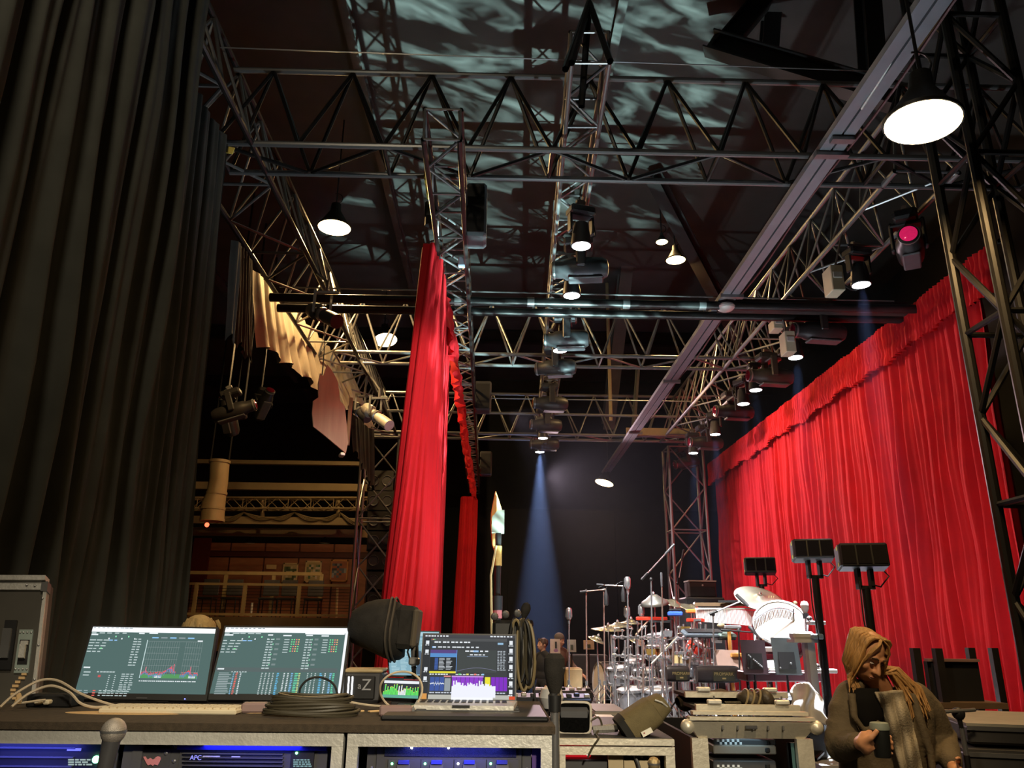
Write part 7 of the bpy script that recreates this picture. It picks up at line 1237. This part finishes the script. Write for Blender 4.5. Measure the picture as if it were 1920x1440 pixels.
def woman():
    D0 = 3.5; t = thing('person', 'long haired person in olive jacket looking down, holding a dark cup', 'person', (P(1655, 1400, D0).x, D0, 0)); cx = t.location.x
    JK = MAT('olive_brown_jacket', (.105, .076, .040), .85, 0, .16, 14, .3); hair = MAT('golden_brown_hair', (.42, .22, .07), .45, 0, .38, 120, .4, stretch=(1, 1, .12)); SH = MAT('shadow_black_inner_top', (.008, .007, .006), .95, spec=.1); SC = MAT('tan_grey_scarf', (.34, .28, .19), .9, 0, .15, 25, .35); PT = MAT('dark_trousers', (.02, .018, .016), .9)
    H = P(1624, 1227, 3.44); N = P(1646, 1288, 3.52); HT = MX.Translation(H) @ rot('Y', 8) @ rot('Z', 20) @ rot('X', 30)
    sl, sr = P(1590, 1303, 3.52), P(1724, 1306, 3.60); el, wl = P(1577, 1400, 3.46), P(1612, 1394, 3.28); er, wr = P(1768, 1392, 3.62), P(1786, 1436, 3.44); hips = V((cx+.02, D0+.08, .93)); ch = (sl+sr)/2
    m = MB(); headmb(m, HT, .86); limb(m, [ch+V((0, .01, -.02)), N.lerp(H, .25), H+V((0, .03, -.06))], [.06, .052, .05]); limb(m, [hips, hips.lerp(ch, .5), ch+V((0, 0, -.08))], [.12, .11, .12])
    limb(m, [sl, el, wl], [.05, .04, .026]); limb(m, [sr, er, wr], [.05, .04, .026])
    for s in (-1, 1): limb(m, [hips+V((s*.085, 0, -.03)), V((cx+s*.10, D0+.05, .49)), V((cx+s*.10, D0+.10, .09))], [.085, .052, .038]); m.path([(cx+s*.10, D0+.12, .04), (cx+s*.105, D0+.02, .035), (cx+s*.11, D0-.06, .025)], [.035, .035, .025], 10)
    # right hand closed round the cup, fingers passing behind it and showing at its right, thumb in front
    cc = P(1652, 1388, 3.20); cr = .034; hd = V((cc.x-cr-.028, cc.y+.012, cc.z-.012)); limb(m, [wl, wl.lerp(hd, .5), hd], [.026, .030, .030]); m.ell(hd+V((.006, .004, 0)), (.026, .036, .044), 12, 10)
    for i, (dz, r, l) in enumerate(((.030, .0088, 1.0), (.011, .0092, 1.08), (-.009, .0090, 1.04), (-.028, .0080, .92))):
        R_ = cr+r*.75; angs = [195, 160, 125, 92, 92-62*l, 92-100*l]; m.path([V((cc.x+R_*math.cos(rad(a)), cc.y+R_*math.sin(rad(a)), cc.z+dz-.004*j)) for j, a in enumerate(angs)], [r*1.15, r*1.12, r*1.05, r, r*.95, r*.78], 9)
    R_ = cr+.010; m.path([hd+V((-.004, -.014, .006)), V((cc.x+(R_+.012)*math.cos(rad(208)), cc.y+(R_+.012)*math.sin(rad(208)), cc.z+.012)), V((cc.x+R_*math.cos(rad(222)), cc.y+R_*math.sin(rad(222)), cc.z+.028)), V((cc.x+R_*math.cos(rad(236)), cc.y+R_*math.sin(rad(236)), cc.z+.040))], [.017, .0125, .0105, .0085], 9)
    handmb(m, wr, (wr-er)+V((.01, -.02, 0)), (-.6, -.6, 0), .17, .5, -1)
    fuse(m, 'body', SKINO, t, .0055, 3)
    j = MB(); rings = [(ch+V((0, .01, .035)), .10, .06), (ch+V((0, .012, .0)), .185, .095), (ch+V((0, .01, -.07)), .205, .125), (ch.lerp(hips, .35)+V((0, -.01, 0)), .20, .135), (ch.lerp(hips, .7)+V((0, 0, 0)), .195, .135), (hips+V((0, 0, 0)), .21, .145), (hips+V((0, .01, -.14)), .225, .15)]; n = 28
    for c, rx, ry in rings: pass
    vs = [c+V((rx*math.cos(2*math.pi*i/n), ry*math.sin(2*math.pi*i/n), 0)) for c, rx, ry in rings for i in range(n)]; k = len(rings)
    j.add(vs, [(q*n+i, q*n+(i+1) % n, (q+1)*n+(i+1) % n, (q+1)*n+i) for q in range(k-1) for i in range(n)]+[tuple(range(n-1, -1, -1)), tuple(range((k-1)*n, k*n))])
    limb(j, [sl+V((.02, 0, -.01)), sl.lerp(el, .35), sl.lerp(el, .7), el, el.lerp(wl, .4), el.lerp(wl, .92)], [.074, .072, .064, .064, .056, .044]); limb(j, [sr+V((-.02, 0, -.01)), sr.lerp(er, .35), sr.lerp(er, .7), er, er.lerp(wr, .4), er.lerp(wr, .88)], [.074, .072, .066, .062, .056, .044])
    for a, b_, r in ((el, sl, .012), (er, sr, .012)):      # creases round the sleeves
        for f in (.08, .22, .36, .62): c = a.lerp(b_, f); T = axisT(c, (b_-a)+V((.1*math.sin(f*40), 0, .05))); j.path([T @ V((.060*math.cos(x), .060*math.sin(x), .02*math.sin(x+f*9))) for x in [q*math.pi/7-.4 for q in range(9)]], r, 6)
    fr = lambda px, py, d: P(px, py, d)
    j.path([fr(1597, 1300, 3.42), fr(1602, 1345, 3.39), fr(1622, 1372, 3.385), fr(1650, 1352, 3.38)], [.018, .016, .014, .01], 8); j.path([fr(1712, 1300, 3.46), fr(1725, 1350, 3.43), fr(1745, 1410, 3.42), fr(1752, 1480, 3.42)], [.022, .018, .016, .015], 8); limb(j, [P(1608, 1286, 3.47), P(1590, 1296, 3.50)], [.03, .035]); limb(j, [P(1692, 1288, 3.5), P(1715, 1298, 3.55)], [.03, .035])
    fuse(j, 'jacket', JK, t, .009, 3)
    sc = MB(); L = [(1640, 1298), (1652, 1325), (1664, 1360), (1676, 1400), (1688, 1440), (1694, 1490), (1698, 1540)]; R2 = [(1690, 1294), (1700, 1325), (1712, 1360), (1722, 1400), (1730, 1440), (1736, 1490), (1738, 1540)]
    def fn(u, v):
        q = v*(len(L)-1); i = min(int(q), len(L)-2); f = q-i; a = (L[i][0]*(1-f)+L[i+1][0]*f, L[i][1]*(1-f)+L[i+1][1]*f); b_ = (R2[i][0]*(1-f)+R2[i+1][0]*f, R2[i][1]*(1-f)+R2[i+1][1]*f); return P(a[0]+(b_[0]-a[0])*u, a[1]+(b_[1]-a[1])*u, 3.375+.014*math.sin(u*13+v*6)-.03*math.sin(math.pi*u)-.012*math.sin(v*21+u*4)+.03*max(0, .3-v))
    sc.grid(fn, 18, 40); sc.build('scarf', SC, t, smooth=180, solid=.01)
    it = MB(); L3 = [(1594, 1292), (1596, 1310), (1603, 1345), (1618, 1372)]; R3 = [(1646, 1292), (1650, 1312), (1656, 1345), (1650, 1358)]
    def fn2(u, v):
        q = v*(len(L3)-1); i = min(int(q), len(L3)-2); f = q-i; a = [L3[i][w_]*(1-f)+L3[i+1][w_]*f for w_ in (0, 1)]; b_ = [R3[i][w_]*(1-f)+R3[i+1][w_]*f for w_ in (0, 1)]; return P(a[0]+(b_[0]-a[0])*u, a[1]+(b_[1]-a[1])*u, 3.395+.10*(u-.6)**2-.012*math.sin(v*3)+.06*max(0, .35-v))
    it.grid(fn2, 12, 14); it.build('shaded_inner_top', SH, t, smooth=180, solid=.012)  # inner top blackened to hold the shadow of hair and collar
    tr = MB(); tr.ell(hips, (.165, .125, .14), 14, 10)
    for s in (-1, 1): limb(tr, [hips+V((s*.085, 0, -.04)), V((cx+s*.10, D0+.05, .49)), V((cx+s*.10, D0+.10, .10))], [.098, .07, .06])
    fuse(tr, 'trousers', PT, t, .014, 3)
    for s in (-1, 1): sh = MB(); sh.path([(cx+s*.10, D0+.14, .035), (cx+s*.105, D0+.03, .04), (cx+s*.112, D0-.08, .028)], [.042, .046, .03], 10); sh.build('boot', BLACKPL, t)
    # hair: cap over the skull and long locks falling forward on both sides
    h = MB(); h.T = HT; h.ell((0, .028, .030), (.068, .078, .071), 20, 14); h.T = None; rr = random.Random(9)
    def lock(root, pts, r): p0 = HT @ V(root); h.path([p0]+[HT @ V(q) if isinstance(q, tuple) else q for q in pts], r, 7)
    for k in range(150):
        s = -1 if k % 2 else 1; a = rr.uniform(0, 1); x0 = s*rr.uniform(.0, .02); y0 = -.040+.115*a; w_ = rr.uniform(-.012, .010); side = V((s*(.058+.008*rr.random())+s*w_*.5, y0*.78-.006-max(0, .3-a)*.03, .012)); side2 = V((s*(.057+.016*rr.random())+s*w_, y0*.6-.016-max(0, .3-a)*.03, -.055))
        if s < 0: end = [P(1590+12*rr.random(), 1262+10*rr.random(), 3.44+.08*a), P(1592+22*rr.random(), 1288+12*rr.random(), 3.42+.06*a)]
        else: e_ = rr.random(); end = [P(1664+22*e_, 1252+12*rr.random(), 3.45+.08*a), P(1682+46*e_, 1284+16*rr.random(), 3.45+.06*a), P(1692+54*e_, 1312+40*rr.random(), 3.42+.05*a)]
        lock((x0, y0, .098-.020*a), [(x0+s*.022, y0, .097-.020*a), (x0+s*.038, y0*.97, .083-.016*a), (x0*.3+s*.054, y0*.88, .050), tuple(side), tuple(side2)]+end, [.004, .006, .007, .007, .007, .007]+[.0065]*(len(end)-1)+[.002])
    for k in range(30):
        s = -1 if k % 2 else 1; q = rr.random(); lock((s*.004, -.050+.02*q, .098), [(s*.022, -.066+.01*q, .086), (s*(.042+.008*q), -.068+.012*q, .052), (s*(.054+.010*q), -.056, .0), (s*(.056+.014*q), -.046-.012*q, -.05), (s*(.050+.03*q), -.040-.02*q, -.10)], [.0025, .0035, .004, .004, .0035, .0012])
    h.build('hair', hair, t, smooth=60); face_bits(HT, t, .86, True)
    # cup
    t2 = thing('travel_cup', 'dark cup with pale lid held in the hand of the long haired person', 'cup', cc+V((0, 0, -.06))); MB().lathe([(.027, -.06), (.030, -.055), (cr, .035), (cr, .038)], MX.Translation(cc), 22).build('cup', MAT('dark_cup', (.012, .014, .013), .45), t2); MB().lathe([(cr+.002, .038), (cr+.003, .046), (cr-.001, .062), (cr-.006, .064), (.001, .064)], MX.Translation(cc), 22).build('lid', MAT('grey_green_lid', (.24, .27, .22), .5), t2)
woman()
